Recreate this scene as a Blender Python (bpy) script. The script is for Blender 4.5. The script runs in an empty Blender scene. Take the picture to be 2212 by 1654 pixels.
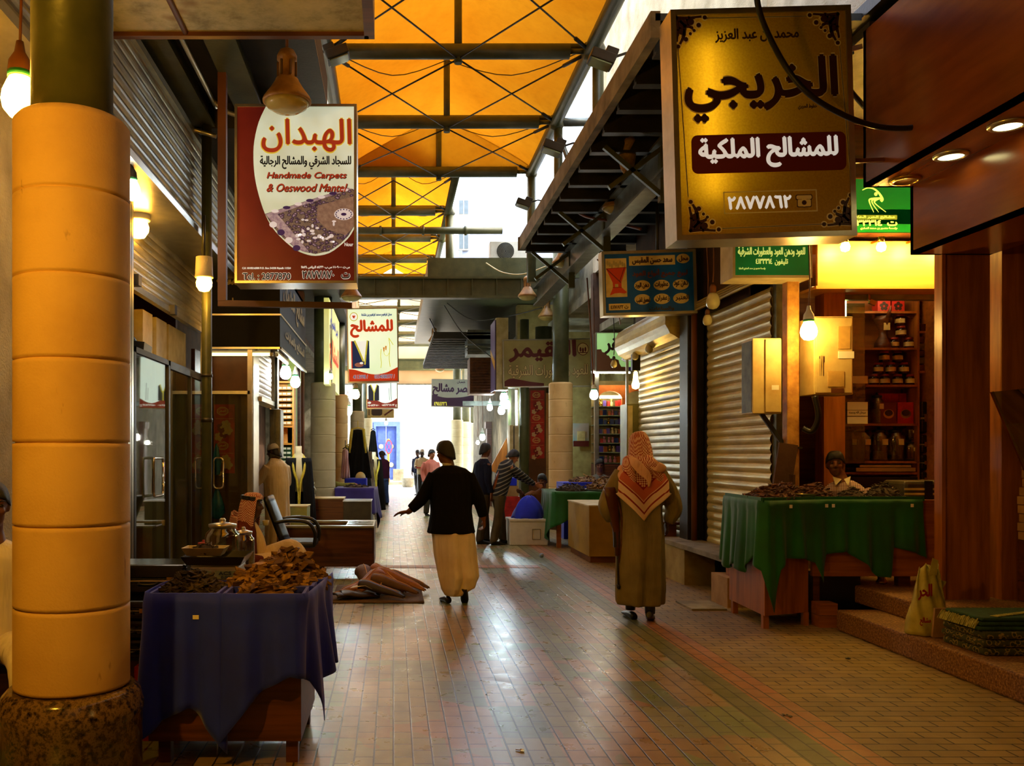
import bpy, bmesh, math, random
from mathutils import Vector, Matrix
from mathutils.geometry import interpolate_bezier, tessellate_polygon
random.seed(7)
S = bpy.context.scene
COL = S.collection
PI = math.pi
F = 1900.0; CX = 850.0; CY = 980.0; EYE = 1.55
def PX(px, Y): return (px - CX) * Y / F
def PZ(py, Y): return EYE - (py - CY) * Y / F
def PT(px, py, Y): return Vector((PX(px, Y), Y, PZ(py, Y)))
# ------------------------------------------------------------ camera
cd = bpy.data.cameras.new('camera'); cam = bpy.data.objects.new('camera', cd); COL.objects.link(cam)
cam.location = (0, 0, EYE); cam.rotation_euler = (PI / 2, 0, 0)
cd.sensor_width = 36; cd.lens = F / 2212 * 36
cd.shift_x = (1106 - CX) / 2212; cd.shift_y = (CY - 827) / 2212
cd.clip_end = 300
S.camera = cam
S.view_settings.view_transform = 'Standard'; S.view_settings.look = 'None'
S.view_settings.gamma = 1; S.view_settings.exposure = 0.0
S.cycles.use_adaptive_sampling = True; S.cycles.adaptive_threshold = .025
S.cycles.max_bounces = 7; S.cycles.diffuse_bounces = 3; S.cycles.glossy_bounces = 3
S.cycles.transparent_max_bounces = 12; S.cycles.sample_clamp_indirect = 6
S.cycles.caustics_reflective = False; S.cycles.caustics_refractive = False
# ------------------------------------------------------------ materials
def srgb(c):
    return tuple(((v / 12.92) if v <= .04045 else ((v + .055) / 1.055) ** 2.4) for v in (x / 255 for x in c))
class NT:
    def __init__(s, name):
        s.m = bpy.data.materials.new(name); s.m.use_nodes = True; s.t = s.m.node_tree; s.t.nodes.clear()
        s.out = s.n('ShaderNodeOutputMaterial')
    def n(s, typ, **kw):
        x = s.t.nodes.new(typ)
        for k, v in kw.items():
            if k == 'i':
                for a, b in v.items():
                    if hasattr(b, 'is_output'): s.t.links.new(b, x.inputs[a])
                    else: x.inputs[a].default_value = b
            else: setattr(x, k, v)
        return x
    def math(s, op, a, b=0.0, c=0.0):
        x = s.n('ShaderNodeMath', operation=op, i={0: a, 1: b, 2: c}); return x.outputs[0]
    def ramp(s, fac, stops, interp='LINEAR'):
        x = s.n('ShaderNodeValToRGB', i={0: fac}); r = x.color_ramp; r.interpolation = interp
        while len(r.elements) < len(stops): r.elements.new(.5)
        for e, (p, c) in zip(r.elements, stops):
            e.position = p; e.color = (*c, 1) if len(c) == 3 else c
        return x.outputs[0]
    def mix(s, f, a, b, mode='MIX'):
        x = s.n('ShaderNodeMix', data_type='RGBA', blend_type=mode)
        for k, v in ((0, f), (6, a), (7, b)):
            if hasattr(v, 'is_output'): s.t.links.new(v, x.inputs[k])
            else: x.inputs[k].default_value = (*v, 1) if isinstance(v, tuple) and len(v) == 3 else v
        return x.outputs[2]
    def coord(s, kind='Object', scale=(1, 1, 1), rot=(0, 0, 0)):
        c = s.n('ShaderNodeTexCoord'); m = s.n('ShaderNodeMapping', i={0: c.outputs[kind]})
        m.inputs['Scale'].default_value = scale; m.inputs['Rotation'].default_value = rot
        return m.outputs[0]
    def noise(s, vec, scale, detail=4, rough=.55):
        return s.n('ShaderNodeTexNoise', i={'Vector': vec, 'Scale': scale, 'Detail': detail, 'Roughness': rough}).outputs[0]
    def bsdf(s, color, rough=.6, metal=0, bump=None, bs=.3, bd=.01, **kw):
        p = s.n('ShaderNodeBsdfPrincipled')
        for k, v in (('Base Color', color), ('Roughness', rough), ('Metallic', metal)):
            if hasattr(v, 'is_output'): s.t.links.new(v, p.inputs[k])
            else: p.inputs[k].default_value = (*v, 1) if isinstance(v, tuple) and len(v) == 3 else v
        for k, v in kw.items(): p.inputs[k.replace('_', ' ')].default_value = v
        if bump is not None:
            b = s.n('ShaderNodeBump', i={'Height': bump, 'Strength': bs, 'Distance': bd}); s.t.links.new(b.outputs[0], p.inputs['Normal'])
        s.t.links.new(p.outputs[0], s.out.inputs[0]); return p
MATS = {}
def mat(name, c, rough=.6, metal=0, var=.15, scale=8, bump=.15, c2=None, stretch=(1, 1, 1), detail=4, bscale=None, **kw):
    """plain procedural surface: colour c varied towards c2 by noise"""
    if name in MATS: return MATS[name]
    t = NT(name); c = srgb(c); c2 = srgb(c2) if c2 else tuple(v * (1 - var * 2) for v in c)
    v = t.coord(scale=stretch); nz = t.noise(v, scale, detail)
    col = t.ramp(nz, [(.3, c2), (.65, c)])
    b = t.noise(v, bscale or scale * 6, 3) if bump else None
    t.bsdf(col, rough, metal, b, bump or 0, .01, **kw)
    MATS[name] = t.m; return t.m
KB = .38
def emit(name, c, s):
    s = s * KB
    if name in MATS: return MATS[name]
    t = NT(name); e = t.n('ShaderNodeEmission'); e.inputs[0].default_value = (*c, 1); e.inputs[1].default_value = s
    t.t.links.new(e.outputs[0], t.out.inputs[0]); MATS[name] = t.m; return t.m
def glassmat(name, tint=(.9, .95, .9), refl=.12, rough=.02):
    if name in MATS: return MATS[name]
    t = NT(name); tr = t.n('ShaderNodeBsdfTransparent'); tr.inputs[0].default_value = (*tint, 1)
    gl = t.n('ShaderNodeBsdfGlossy'); gl.inputs['Roughness'].default_value = rough
    lw = t.n('ShaderNodeLayerWeight'); lw.inputs[0].default_value = .35
    f = t.math('ADD', t.math('MULTIPLY', lw.outputs[1], .7), refl)
    m = t.n('ShaderNodeMixShader', i={0: f, 1: tr.outputs[0], 2: gl.outputs[0]})
    t.t.links.new(m.outputs[0], t.out.inputs[0]); MATS[name] = t.m; return t.m
# ------------------------------------------------------------ mesh builder
OFF = {}
def tagp(o, label=None, cat=None, group=None, kind=None):
    if label: o['label'] = label
    if cat: o['category'] = cat
    if group: o['group'] = group
    if kind: o['kind'] = kind
    return o
def thing(name, label, cat, loc=(0, 0, 0), group=None, local=False, rz=0):
    o = bpy.data.objects.new(name, None); COL.objects.link(o); o.empty_display_size = .05
    o.location = loc; o.rotation_euler = (0, 0, rz)
    OFF[o.name] = Vector((0, 0, 0)) if local else -Vector(loc)
    return tagp(o, label, cat, group)
class MB:
    def __init__(s): s.b = bmesh.new(); s.uv = s.b.loops.layers.uv.new('UVMap')
    def _faces(s, geom, mi=0, smooth=False):
        for f in geom:
            if isinstance(f, bmesh.types.BMFace): f.smooth = smooth; f.material_index = mi
    def face(s, pts, mi=0, smooth=False, uv=None):
        vs = [s.b.verts.new(p) for p in pts]
        try: f = s.b.faces.new(vs)
        except ValueError: return None
        f.smooth = smooth; f.material_index = mi
        if uv:
            for l, u in zip(f.loops, uv): l[s.uv].uv = u
        return f
    def box(s, x0, x1, y0, y1, z0, z1, mi=0, M=None):
        if x0 > x1: x0, x1 = x1, x0
        if y0 > y1: y0, y1 = y1, y0
        if z0 > z1: z0, z1 = z1, z0
        c = [Vector((x, y, z)) for z in (z0, z1) for y in (y0, y1) for x in (x0, x1)]
        if M is not None: c = [M @ p for p in c]
        v = [s.b.verts.new(p) for p in c]
        for q in ((0, 2, 3, 1), (4, 5, 7, 6), (0, 1, 5, 4), (2, 6, 7, 3), (0, 4, 6, 2), (1, 3, 7, 5)):
            f = s.b.faces.new([v[k] for k in q]); f.material_index = mi
        return s
    def obox(s, c, sx, sy, sz, rz=0, rx=0, ry=0, mi=0):
        M = Matrix.Translation(c) @ Matrix.Rotation(rz, 4, 'Z') @ Matrix.Rotation(rx, 4, 'X') @ Matrix.Rotation(ry, 4, 'Y')
        return s.box(-sx / 2, sx / 2, -sy / 2, sy / 2, -sz / 2, sz / 2, mi, M)
    def bar(s, p0, p1, w, h=None, mi=0, up=(0, 0, 1)):
        p0 = Vector(p0); p1 = Vector(p1); h = h or w; d = p1 - p0; L = d.length; d.normalize()
        up = Vector(up)
        if abs(d.dot(up)) > .98: up = Vector((1, 0, 0))
        x = d.cross(up).normalized(); z = x.cross(d).normalized()
        M = Matrix((( x.x, d.x, z.x, p0.x), (x.y, d.y, z.y, p0.y), (x.z, d.z, z.z, p0.z), (0, 0, 0, 1)))
        return s.box(-w / 2, w / 2, 0, L, -h / 2, h / 2, mi, M)
    def rings(s, rings, mi=0, smooth=True, cap=True, closed=True, uv=True):
        n = len(rings[0]); vv = [[s.b.verts.new(p) for p in r] for r in rings]; m = len(vv)
        for i in range(m - 1):
            for j in range(n if closed else n - 1):
                k = (j + 1) % n
                f = s.b.faces.new((vv[i][j], vv[i][k], vv[i + 1][k], vv[i + 1][j])); f.smooth = smooth; f.material_index = mi
                if uv:
                    q = ((j / n, i / (m - 1)), ((j + 1) / n, i / (m - 1)), ((j + 1) / n, (i + 1) / (m - 1)), (j / n, (i + 1) / (m - 1)))
                    for l, u in zip(f.loops, q): l[s.uv].uv = u
        if cap and closed:
            for r, fl in ((vv[0], True), (vv[-1], False)):
                try:
                    f = s.b.faces.new(list(reversed(r)) if fl else r); f.material_index = mi; f.smooth = False
                except ValueError: pass
        return s
    def cyl(s, p0, p1, r0, r1=None, seg=20, mi=0, cap=True, smooth=True):
        p0 = Vector(p0); p1 = Vector(p1); r1 = r0 if r1 is None else r1
        d = (p1 - p0).normalized(); up = Vector((0, 0, 1)) if abs(d.z) < .98 else Vector((1, 0, 0))
        x = d.cross(up).normalized(); y = x.cross(d).normalized()
        R = [[p + (x * math.cos(a) - y * math.sin(a)) * r for a in [-2 * PI * k / seg for k in range(seg)]] for p, r in ((p0, r0), (p1, r1))]
        return s.rings(R, mi, smooth, cap)
    def lathe(s, c, prof, seg=24, mi=0, cap=True, sx=1, sy=1):
        c = Vector(c)
        R = [[c + Vector((math.cos(2 * PI * k / seg) * r * sx, math.sin(2 * PI * k / seg) * r * sy, z)) for k in range(seg)] for r, z in [(max(r, 1e-4), z) for r, z in prof]]
        return s.rings(R, mi, True, cap)
    def tube(s, pts, r, seg=8, mi=0, sub=0, ry=None):
        pts = [Vector(p) for p in pts]
        if sub: pts = smoothpts(pts, sub)
        rr = r if isinstance(r, (list, tuple)) else [r] * len(pts)
        if len(rr) != len(pts): rr = [rr[min(len(rr) - 1, int(k * len(rr) / len(pts)))] for k in range(len(pts))]
        R = []; prev = None
        for k, p in enumerate(pts):
            d = (pts[min(k + 1, len(pts) - 1)] - pts[max(k - 1, 0)])
            d = d.normalized() if d.length > 1e-9 else Vector((0, 0, 1))
            if prev is None:
                up = Vector((0, 0, 1)) if abs(d.z) < .9 else Vector((1, 0, 0)); x = d.cross(up).normalized()
            else:
                x = prev - d * prev.dot(d); x = x.normalized() if x.length > 1e-6 else d.cross(Vector((1, 0, 0))).normalized()
            prev = x; y = d.cross(x)
            R.append([p + x * math.cos(2 * PI * j / seg) * rr[k] + y * math.sin(2 * PI * j / seg) * rr[k] for j in range(seg)])
        return s.rings(R, mi, True, True)
    def prism(s, pts, y0, y1, mi=0, fn=None, smooth=False):
        """2-D outline (x,z) extruded along y; fn maps (x,y,z)->Vector"""
        fn = fn or (lambda x, y, z: Vector((x, y, z)))
        a = [s.b.verts.new(fn(x, y0, z)) for x, z in pts]; b = [s.b.verts.new(fn(x, y1, z)) for x, z in pts]
        n = len(pts)
        for q in (list(reversed(b)), a):
            try: f = s.b.faces.new(q); f.material_index = mi
            except ValueError: pass
        for k in range(n):
            f = s.b.faces.new((a[(k + 1) % n], a[k], b[k], b[(k + 1) % n])); f.material_index = mi; f.smooth = smooth
        return s
    def grid(s, fn, nu, nv, mi=0, smooth=True):
        V = [[s.b.verts.new(fn(i / nu, j / nv)) for j in range(nv + 1)] for i in range(nu + 1)]
        for i in range(nu):
            for j in range(nv):
                f = s.b.faces.new((V[i][j], V[i + 1][j], V[i + 1][j + 1], V[i][j + 1])); f.smooth = smooth; f.material_index = mi
                for l, u in zip(f.loops, ((i, j), (i + 1, j), (i + 1, j + 1), (i, j + 1))): l[s.uv].uv = (u[0] / nu, u[1] / nv)
        return s
    def build(s, name, mats, parent=None, bevel=0, kind=None, label=None, solid=0, sub=0, fix=True):
        if fix: bmesh.ops.recalc_face_normals(s.b, faces=s.b.faces)
        me = bpy.data.meshes.new(name); s.b.to_mesh(me); s.b.free()
        for m in (mats if isinstance(mats, (list, tuple)) else [mats]): me.materials.append(m)
        o = bpy.data.objects.new(name, me); COL.objects.link(o)
        if parent is not None:
            o.parent = parent
            r = parent
            while r.parent: r = r.parent
            if r is parent and parent.name in OFF: o.location = OFF[parent.name]
        if solid:
            md = o.modifiers.new('solid', 'SOLIDIFY'); md.thickness = solid; md.offset = 0
        if bevel:
            md = o.modifiers.new('bevel', 'BEVEL'); md.width = bevel; md.segments = 2; md.limit_method = 'ANGLE'; md.angle_limit = .7
        if sub:
            md = o.modifiers.new('sub', 'SUBSURF'); md.levels = sub; md.render_levels = sub
        if kind: o['kind'] = kind
        if label: o['label'] = label
        return o
def smoothpts(pts, n):
    out = []
    for i in range(len(pts) - 1):
        p0 = pts[max(i - 1, 0)]; p1 = pts[i]; p2 = pts[i + 1]; p3 = pts[min(i + 2, len(pts) - 1)]
        for k in range(n):
            t = k / n
            out.append(.5 * ((2 * p1) + (p2 - p0) * t + (2 * p0 - 5 * p1 + 4 * p2 - p3) * t * t + (3 * p1 - p0 - 3 * p2 + p3) * t ** 3))
    out.append(pts[-1]); return out
def one(mb, name, mats, label, cat, group=None, **kw):
    return tagp(mb.build(name, mats, **kw), label, cat, group)
def st(mb, name, mats, **kw):
    return mb.build(name, mats, kind='structure', **kw)
def copy_tree(o, loc=None, rz=None, label=None, group=None, parent=None, scale=None):
    c = o.copy(); COL.objects.link(c); c.parent = parent
    if parent is None:
        if loc is not None: c.location = loc
        if rz is not None: c.rotation_euler = (0, 0, rz)
        if label: c['label'] = label
        if group: c['group'] = group
        if scale: c.scale = (scale,) * 3
    for ch in o.children: copy_tree(ch, parent=c)
    return c
AR={'ا':(0xFE8D,0xFE8E,0,0),'أ':(0xFE83,0xFE84,0,0),'إ':(0xFE87,0xFE88,0,0),'آ':(0xFE81,0xFE82,0,0),'ب':(0xFE8F,0xFE90,0xFE91,0xFE92),'ة':(0xFE93,0xFE94,0,0),
'ت':(0xFE95,0xFE96,0xFE97,0xFE98),'ث':(0xFE99,0xFE9A,0xFE9B,0xFE9C),'ج':(0xFE9D,0xFE9E,0xFE9F,0xFEA0),'ح':(0xFEA1,0xFEA2,0xFEA3,0xFEA4),
'خ':(0xFEA5,0xFEA6,0xFEA7,0xFEA8),'د':(0xFEA9,0xFEAA,0,0),'ذ':(0xFEAB,0xFEAC,0,0),'ر':(0xFEAD,0xFEAE,0,0),'ز':(0xFEAF,0xFEB0,0,0),
'س':(0xFEB1,0xFEB2,0xFEB3,0xFEB4),'ش':(0xFEB5,0xFEB6,0xFEB7,0xFEB8),'ص':(0xFEB9,0xFEBA,0xFEBB,0xFEBC),'ض':(0xFEBD,0xFEBE,0xFEBF,0xFEC0),
'ط':(0xFEC1,0xFEC2,0xFEC3,0xFEC4),'ظ':(0xFEC5,0xFEC6,0xFEC7,0xFEC8),'ع':(0xFEC9,0xFECA,0xFECB,0xFECC),'غ':(0xFECD,0xFECE,0xFECF,0xFED0),
'ف':(0xFED1,0xFED2,0xFED3,0xFED4),'ق':(0xFED5,0xFED6,0xFED7,0xFED8),'ك':(0xFED9,0xFEDA,0xFEDB,0xFEDC),'ل':(0xFEDD,0xFEDE,0xFEDF,0xFEE0),
'م':(0xFEE1,0xFEE2,0xFEE3,0xFEE4),'ن':(0xFEE5,0xFEE6,0xFEE7,0xFEE8),'ه':(0xFEE9,0xFEEA,0xFEEB,0xFEEC),'و':(0xFEED,0xFEEE,0,0),
'ى':(0xFEEF,0xFEF0,0,0),'ي':(0xFEF1,0xFEF2,0xFEF3,0xFEF4),'ـ':(0x640,0x640,0x640,0x640)}
def shape(s):
    out=[]
    toks=[]
    i=0
    while i<len(s):
        if s[i]=='ل' and i+1<len(s) and s[i+1] in 'اأ':
            toks.append('LA'); i+=2
        else: toks.append(s[i]); i+=1
    def joins_next(t): return t in AR and AR[t][2]!=0
    def joinable(t): return t in AR or t=='LA'
    for k,t in enumerate(toks):
        p=k>0 and joins_next(toks[k-1]) and joinable(t)
        n=k+1<len(toks) and joins_next(t) and joinable(toks[k+1])
        if t=='LA': out.append(chr(0xFEFC if p else 0xFEFB)); continue
        if t not in AR: out.append(t); continue
        a=AR[t]
        out.append(chr(a[3] if p and n else a[1] if p else a[2] if n else a[0]))
    # reverse, keep digit runs in order
    res=[];run=''
    for c in reversed(out):
        if c.isdigit() or c in 'abcdefghijklmnopqrstuvwxyzABCDEFGHIJKLMNOPQRSTUVWXYZ': run=c+run
        else:
            res.append(run); run=''; res.append(c)
    res.append(run)
    return ''.join(res)
FONTCACHE = {}
def text(mb, s, x, z, w=None, h=None, y=0, bold=0, align='C', mi=0, fn=None, raw=False, lift=.0008):
    """writes s in the x-z plane (facing -y) as flat letters into mb; w/h = target width/height"""
    fn = fn or (lambda a, b, c: Vector((a, b, c)))
    key = (s, raw)
    if key not in FONTCACHE:
        c = bpy.data.curves.new('tmp', 'FONT'); c.body = s if raw else shape(s); c.size = 1; c.resolution_u = 3
        o = bpy.data.objects.new('tmp', c); COL.objects.link(o)
        bpy.context.view_layer.update()
        oc = o.to_curve(bpy.context.evaluated_depsgraph_get()); cs = []
        for sp in oc.splines:
            q = sp.bezier_points; n = len(q); pts = []
            for k in range(n):
                a, e = q[k], q[(k + 1) % n]; pts += interpolate_bezier(a.co, a.handle_right, e.handle_left, e.co, 4)[:-1]
            cs.append([(p.x, p.y) for p in pts])
        o.to_curve_clear(); bpy.data.objects.remove(o); bpy.data.curves.remove(c)
        ar = lambda p: sum(p[k - 1][0] * p[k][1] - p[k][0] * p[k - 1][1] for k in range(len(p))) / 2
        def inside(pt, p):
            r = False
            for k in range(len(p)):
                (x0, y0), (x1, y1) = p[k - 1], p[k]
                if (y0 > pt[1]) != (y1 > pt[1]) and pt[0] < (x1 - x0) * (pt[1] - y0) / (y1 - y0) + x0: r = not r
            return r
        cs = [(p, ar(p)) for p in cs if len(p) > 2]; sg = 1 if max(cs, key=lambda q: abs(q[1]), default=(0, 1))[1] > 0 else -1
        outs = [[p, a * sg, []] for p, a in cs if a * sg > 0]; vs, fs, isl = [], [], []
        for p, a in cs:
            if a * sg < 0:
                w_ = [q for q in outs if q[1] > -a * sg and inside(p[0], q[0])]
                if w_: min(w_, key=lambda q: q[1])[2].append(p)
        for n, (p, a, hs) in enumerate(outs):
            base = len(vs); allp = p + [x for h_ in hs for x in h_]
            tr = tessellate_polygon([[Vector((*x, 0)) for x in q] for q in [p] + hs])
            vs += allp; isl += [n] * len(allp); fs += [tuple(base + x for x in f) for f in tr]
        FONTCACHE[key] = (vs, fs, isl)
    vs, fs, isl = FONTCACHE[key]
    if not vs: return mb
    xs = [v[0] for v in vs]; zs = [v[1] for v in vs]
    x0, x1, z0, z1 = min(xs), max(xs), min(zs), max(zs)
    sx = (w / (x1 - x0)) if w else None; sz = (h / (z1 - z0)) if h else None
    sx = sx or sz; sz = sz or sx
    ax = {'C': (x0 + x1) / 2, 'L': x0, 'R': x1}[align]; az = (z0 + z1) / 2
    offs = [(0, 0)] if not bold else [(0, 0), (bold, 0), (-bold, 0), (0, bold), (0, -bold)]
    for n, (ox, oz) in enumerate(offs):
        V = [mb.b.verts.new(fn(x + (v[0] - ax) * sx + ox, y - (isl[k] % 7) * lift * .12 - n * lift * .02 - .0002, z + (v[1] - az) * sz + oz)) for k, v in enumerate(vs)]
        for f in fs:
            try: q = mb.b.faces.new([V[k] for k in f]); q.material_index = mi
            except ValueError: pass
    return mb
# ============================================================ MATERIALS
M_wood = mat('orange_wood', (170, 100, 36), .38, c2=(124, 68, 20), scale=3, stretch=(6, 6, .5), bump=.05)
M_woodh = mat('orange_wood_h', (166, 98, 38), .42, c2=(126, 70, 22), scale=3, stretch=(.6, 6, 8), bump=.05)
M_woodd = mat('dark_wood', (104, 56, 24), .4, c2=(60, 28, 12), scale=3, stretch=(.6, 6, 8), bump=.08)
M_brown = mat('brown_panel', (120, 66, 24), .5, c2=(84, 44, 14), scale=2)
M_green = mat('green_steel', (82, 84, 50), .42, c2=(62, 66, 38), scale=5, metal=.1)
M_steel = mat('grey_steel', (120, 122, 112), .35, metal=.5, c2=(86, 86, 78), scale=6)
M_dark = mat('dark_steel', (44, 40, 30), .45, c2=(26, 24, 18), scale=6)
M_black = mat('black_plastic', (16, 15, 14), .35, var=.2)
M_blackgl = mat('black_gloss', (14, 13, 12), .18, var=.2, bump=.03)
M_chrome = mat('chrome', (225, 222, 210), .12, metal=1, var=.05, bump=0)
M_alu = mat('aluminium', (205, 200, 180), .28, metal=.9, var=.1, bump=.05)
M_brass = mat('brass', (200, 160, 60), .25, metal=1, var=.1, bump=.05)
M_plaster = mat('plaster', (205, 196, 172), .9, c2=(160, 148, 120), scale=3, bump=.8, bscale=60)
M_stonew = mat('stone_wall', (176, 158, 96), .75, c2=(138, 118, 62), scale=4, bump=.4)
M_conc = mat('concrete', (150, 142, 118), .85, c2=(96, 88, 66), scale=3, bump=.5)
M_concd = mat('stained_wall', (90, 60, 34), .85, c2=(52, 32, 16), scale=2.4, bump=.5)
M_white = mat('white_paint', (225, 224, 214), .5, var=.08)
M_cream = mat('cream_paint', (214, 200, 150), .5, c2=(180, 160, 104), scale=5)
M_paper = mat('paper_white', (232, 226, 200), .8, var=.04, bump=0)
M_card = mat('cardboard', (176, 140, 84), .8, c2=(150, 112, 62), scale=6)
M_drum = None
def drum_mat(name, c, c2):
    t = NT(name); v = t.coord(); n1 = t.noise(v, 2.2, 5); n2 = t.noise(v, 90, 2)
    col = t.ramp(n1, [(.3, srgb(c2)), (.6, srgb(c))])
    sp = t.ramp(t.noise(t.coord(scale=(1, 1, .35)), 9, 4, .7), [(.26, srgb((120, 84, 40))), (.34, (1, 1, 1))])
    col = t.mix(.55, col, sp, 'MULTIPLY')
    t.bsdf(col, .72, 0, n2, .35, .004); return t.m
M_drum = drum_mat('column_stone', (216, 178, 112), (196, 156, 92))
M_drumg = drum_mat('column_stone_pale', (196, 186, 146), (176, 164, 122))
def granite():
    t = NT('granite'); v = t.coord(); a = t.noise(v, 34, 6, .7); b = t.noise(v, 110, 3)
    col = t.ramp(a, [(.36, srgb((26, 20, 14))), (.46, srgb((78, 60, 40))), (.56, srgb((128, 102, 68))), (.68, srgb((58, 46, 32)))])
    t.bsdf(col, .16, 0, b, .03, .002); return t.m
M_granite = granite()
def shutter(name, c, c2, metal=.55, rough=.33, pitch=.1, wear=True, ax=2):
    """roller shutter: slat relief comes from the mesh, this adds dents and worn patches"""
    t = NT(name); v = t.coord(scale=(1, .35, 1.4)); n = t.noise(v, 5, 5, .65)
    col = t.ramp(n, [(.3, srgb(c2)), (.6, srgb(c))])
    if wear:
        w = t.noise(t.coord(scale=(1, .8, 3)), 4.2, 5, .75)
        col = t.mix(t.ramp(w, [(.66, (0, 0, 0)), (.7, (1, 1, 1))]), col, srgb((70, 66, 44)))
    t.bsdf(col, rough, metal, t.noise(t.coord(), 7, 3), .25, .01); return t.m
M_shut = shutter('shutter_gold', (214, 190, 104), (170, 144, 68), .3, .36)
M_shutl = shutter('shutter_grey', (186, 178, 150), (130, 122, 96), wear=False)
# paving
def paving(name, cols, patch, rough, rot=False, mort=(26, 21, 12), bs=.3, spec=.5):
    t = NT(name)
    c = t.n('ShaderNodeTexCoord'); sp = t.n('ShaderNodeSeparateXYZ', i={0: c.outputs['Object']})
    X, Y = sp.outputs[0], sp.outputs[1]
    U, V = (X, Y) if rot else (Y, X)
    vec = t.n('ShaderNodeCombineXYZ', i={0: U, 1: V, 2: 0.0}).outputs[0]
    br = t.n('ShaderNodeTexBrick', i={'Vector': vec, 'Scale': 1.0, 'Mortar Size': .0055, 'Mortar Smooth': .4, 'Bias': 0.0, 'Brick Width': .2, 'Row Height': .1, 'Color1': (0, 0, 0, 1), 'Color2': (1, 1, 1, 1), 'Mortar': (.5, .5, .5, 1)})
    br.offset = .5; br.offset_frequency = 2; br.squash = 1
    # blocks of one colour, a few bricks big
    pu = t.math('FLOOR', t.math('DIVIDE', U, patch[0])); pv = t.math('FLOOR', t.math('DIVIDE', t.math('ADD', V, .02), patch[1]))
    wn = t.n('ShaderNodeTexWhiteNoise', noise_dimensions='2D', i={'Vector': t.n('ShaderNodeCombineXYZ', i={0: pu, 1: pv, 2: 0.0}).outputs[0]})
    big = t.noise(vec, .9, 2)
    f = t.math('ADD', t.math('MULTIPLY', wn.outputs[0], .55), t.math('MULTIPLY', big, .5))
    n = len(cols)
    col = t.ramp(f, [(.18 + .64 * k / n, srgb(q)) for k, q in enumerate(cols)], 'CONSTANT')
    bw = t.n('ShaderNodeSeparateColor', i={0: br.outputs[0]}).outputs[0]
    col = t.mix(t.math('MULTIPLY', bw, .30), col, (.25, .2, .12))
    grain = t.noise(vec, 140, 3, .7); stain = t.noise(vec, 3.1, 5, .6)
    col = t.mix(.22, col, t.ramp(grain, [(.3, (.35, .35, .35)), (.7, (1, 1, 1))]), 'MULTIPLY')
    col = t.mix(.5, col, t.ramp(stain, [(.32, (.45, .42, .36)), (.6, (1, 1, 1))]), 'MULTIPLY')
    col = t.mix(br.outputs[1], col, srgb(mort))
    h = t.math('ADD', t.math('SUBTRACT', 1.0, br.outputs[1]), t.math('MULTIPLY', grain, .12))
    h = t.math('ADD', h, t.math('MULTIPLY', t.n('ShaderNodeSeparateColor', i={0: br.outputs[0]}).outputs[0], .12))
    r = t.math('ADD', t.math('MULTIPLY', t.noise(vec, 7, 4), .3), rough)
    t.bsdf(col, r, 0, h, bs, .004, Specular_IOR_Level=spec); return t.m
M_pave = paving('paving_centre', [(142, 154, 92), (166, 138, 82), (152, 152, 96), (176, 148, 98), (160, 126, 84), (120, 136, 88)], (.6, .3), .16, spec=.85)
M_paver = paving('paving_side', [(158, 130, 70), (166, 138, 76), (150, 124, 70)], (.6, .4), .42, rot=True, bs=.4, spec=.35)
M_pgreen = paving('paving_green', [(104, 108, 58), (112, 112, 62)], (.6, .4), .3)
M_porange = paving('paving_orange', [(170, 104, 52), (176, 112, 60)], (.6, .4), .34)
# ============================================================ GROUND
def slab(name, x0, x1, y0, y1, z0, z1, m, **kw):
    b = MB(); b.box(x0, x1, y0, y1, z0, z1); return st(b, name, m, **kw)
slab('floor', -6, 2.085, -6, 32, -.12, 0, M_pave)
slab('trim_1', 2.085, 2.275, -6, 32, -.12, 0, M_pgreen, label='dark green band of pavers')
slab('trim_2', 2.275, 2.50, -6, 32, -.12, 0, M_porange, label='orange band of pavers')
slab('floor', 2.50, 7.5, -6, 32, -.12, 0, M_paver)
slab('trim_3', -1.0, 2.0, 11.95, 12.22, -.0, .004, M_porange, label='orange band of pavers across the lane')
t = NT('plaza_stone'); t.bsdf(t.ramp(t.noise(t.coord(), 4), [(.3, srgb((205, 200, 190))), (.7, srgb((228, 224, 214)))]), .7); M_plaza = t.m
slab('floor', -40, 45, 32, 50.5, -.12, 0, M_plaza)
slab('floor', -40, 45, 43.6, 50.5, 0, .14, M_conc)
# end wall of big pale limestone blocks
def blocks(name, c, c2, bw, rh, mort, uvax=(0, 2), rough=.8):
    t = NT(name); c_ = t.n('ShaderNodeTexCoord'); sp = t.n('ShaderNodeSeparateXYZ', i={0: c_.outputs['Object']})
    vec = t.n('ShaderNodeCombineXYZ', i={0: sp.outputs[uvax[0]], 1: sp.outputs[uvax[1]], 2: 0.0}).outputs[0]
    br = t.n('ShaderNodeTexBrick', i={'Vector': vec, 'Scale': 1.0, 'Mortar Size': .012, 'Mortar Smooth': .3, 'Bias': 0.0, 'Brick Width': bw, 'Row Height': rh, 'Color1': (*srgb(c), 1), 'Color2': (*srgb(c2), 1), 'Mortar': (*srgb(mort), 1)})
    t.bsdf(br.outputs[0], rough, 0, t.math('SUBTRACT', 1.0, br.outputs[1]), .5, .01); return t.m
M_lime = blocks('limestone_blocks', (232, 224, 208), (206, 198, 184), .8, .36, (150, 142, 130))
b = MB(); b.box(-40, -1.15, 48, 48.6, 0, 5.3); b.box(.36, 45, 48, 48.6, 0, 5.3); b.box(-1.15, .36, 48, 48.6, 3.3, 5.3)
st(b, 'wall_back', M_lime)
M_blued = mat('blue_door', (72, 96, 168), .5, c2=(58, 80, 150), scale=6)
M_bluef = mat('blue_frame', (92, 116, 188), .5, c2=(76, 100, 176), scale=6)
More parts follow.
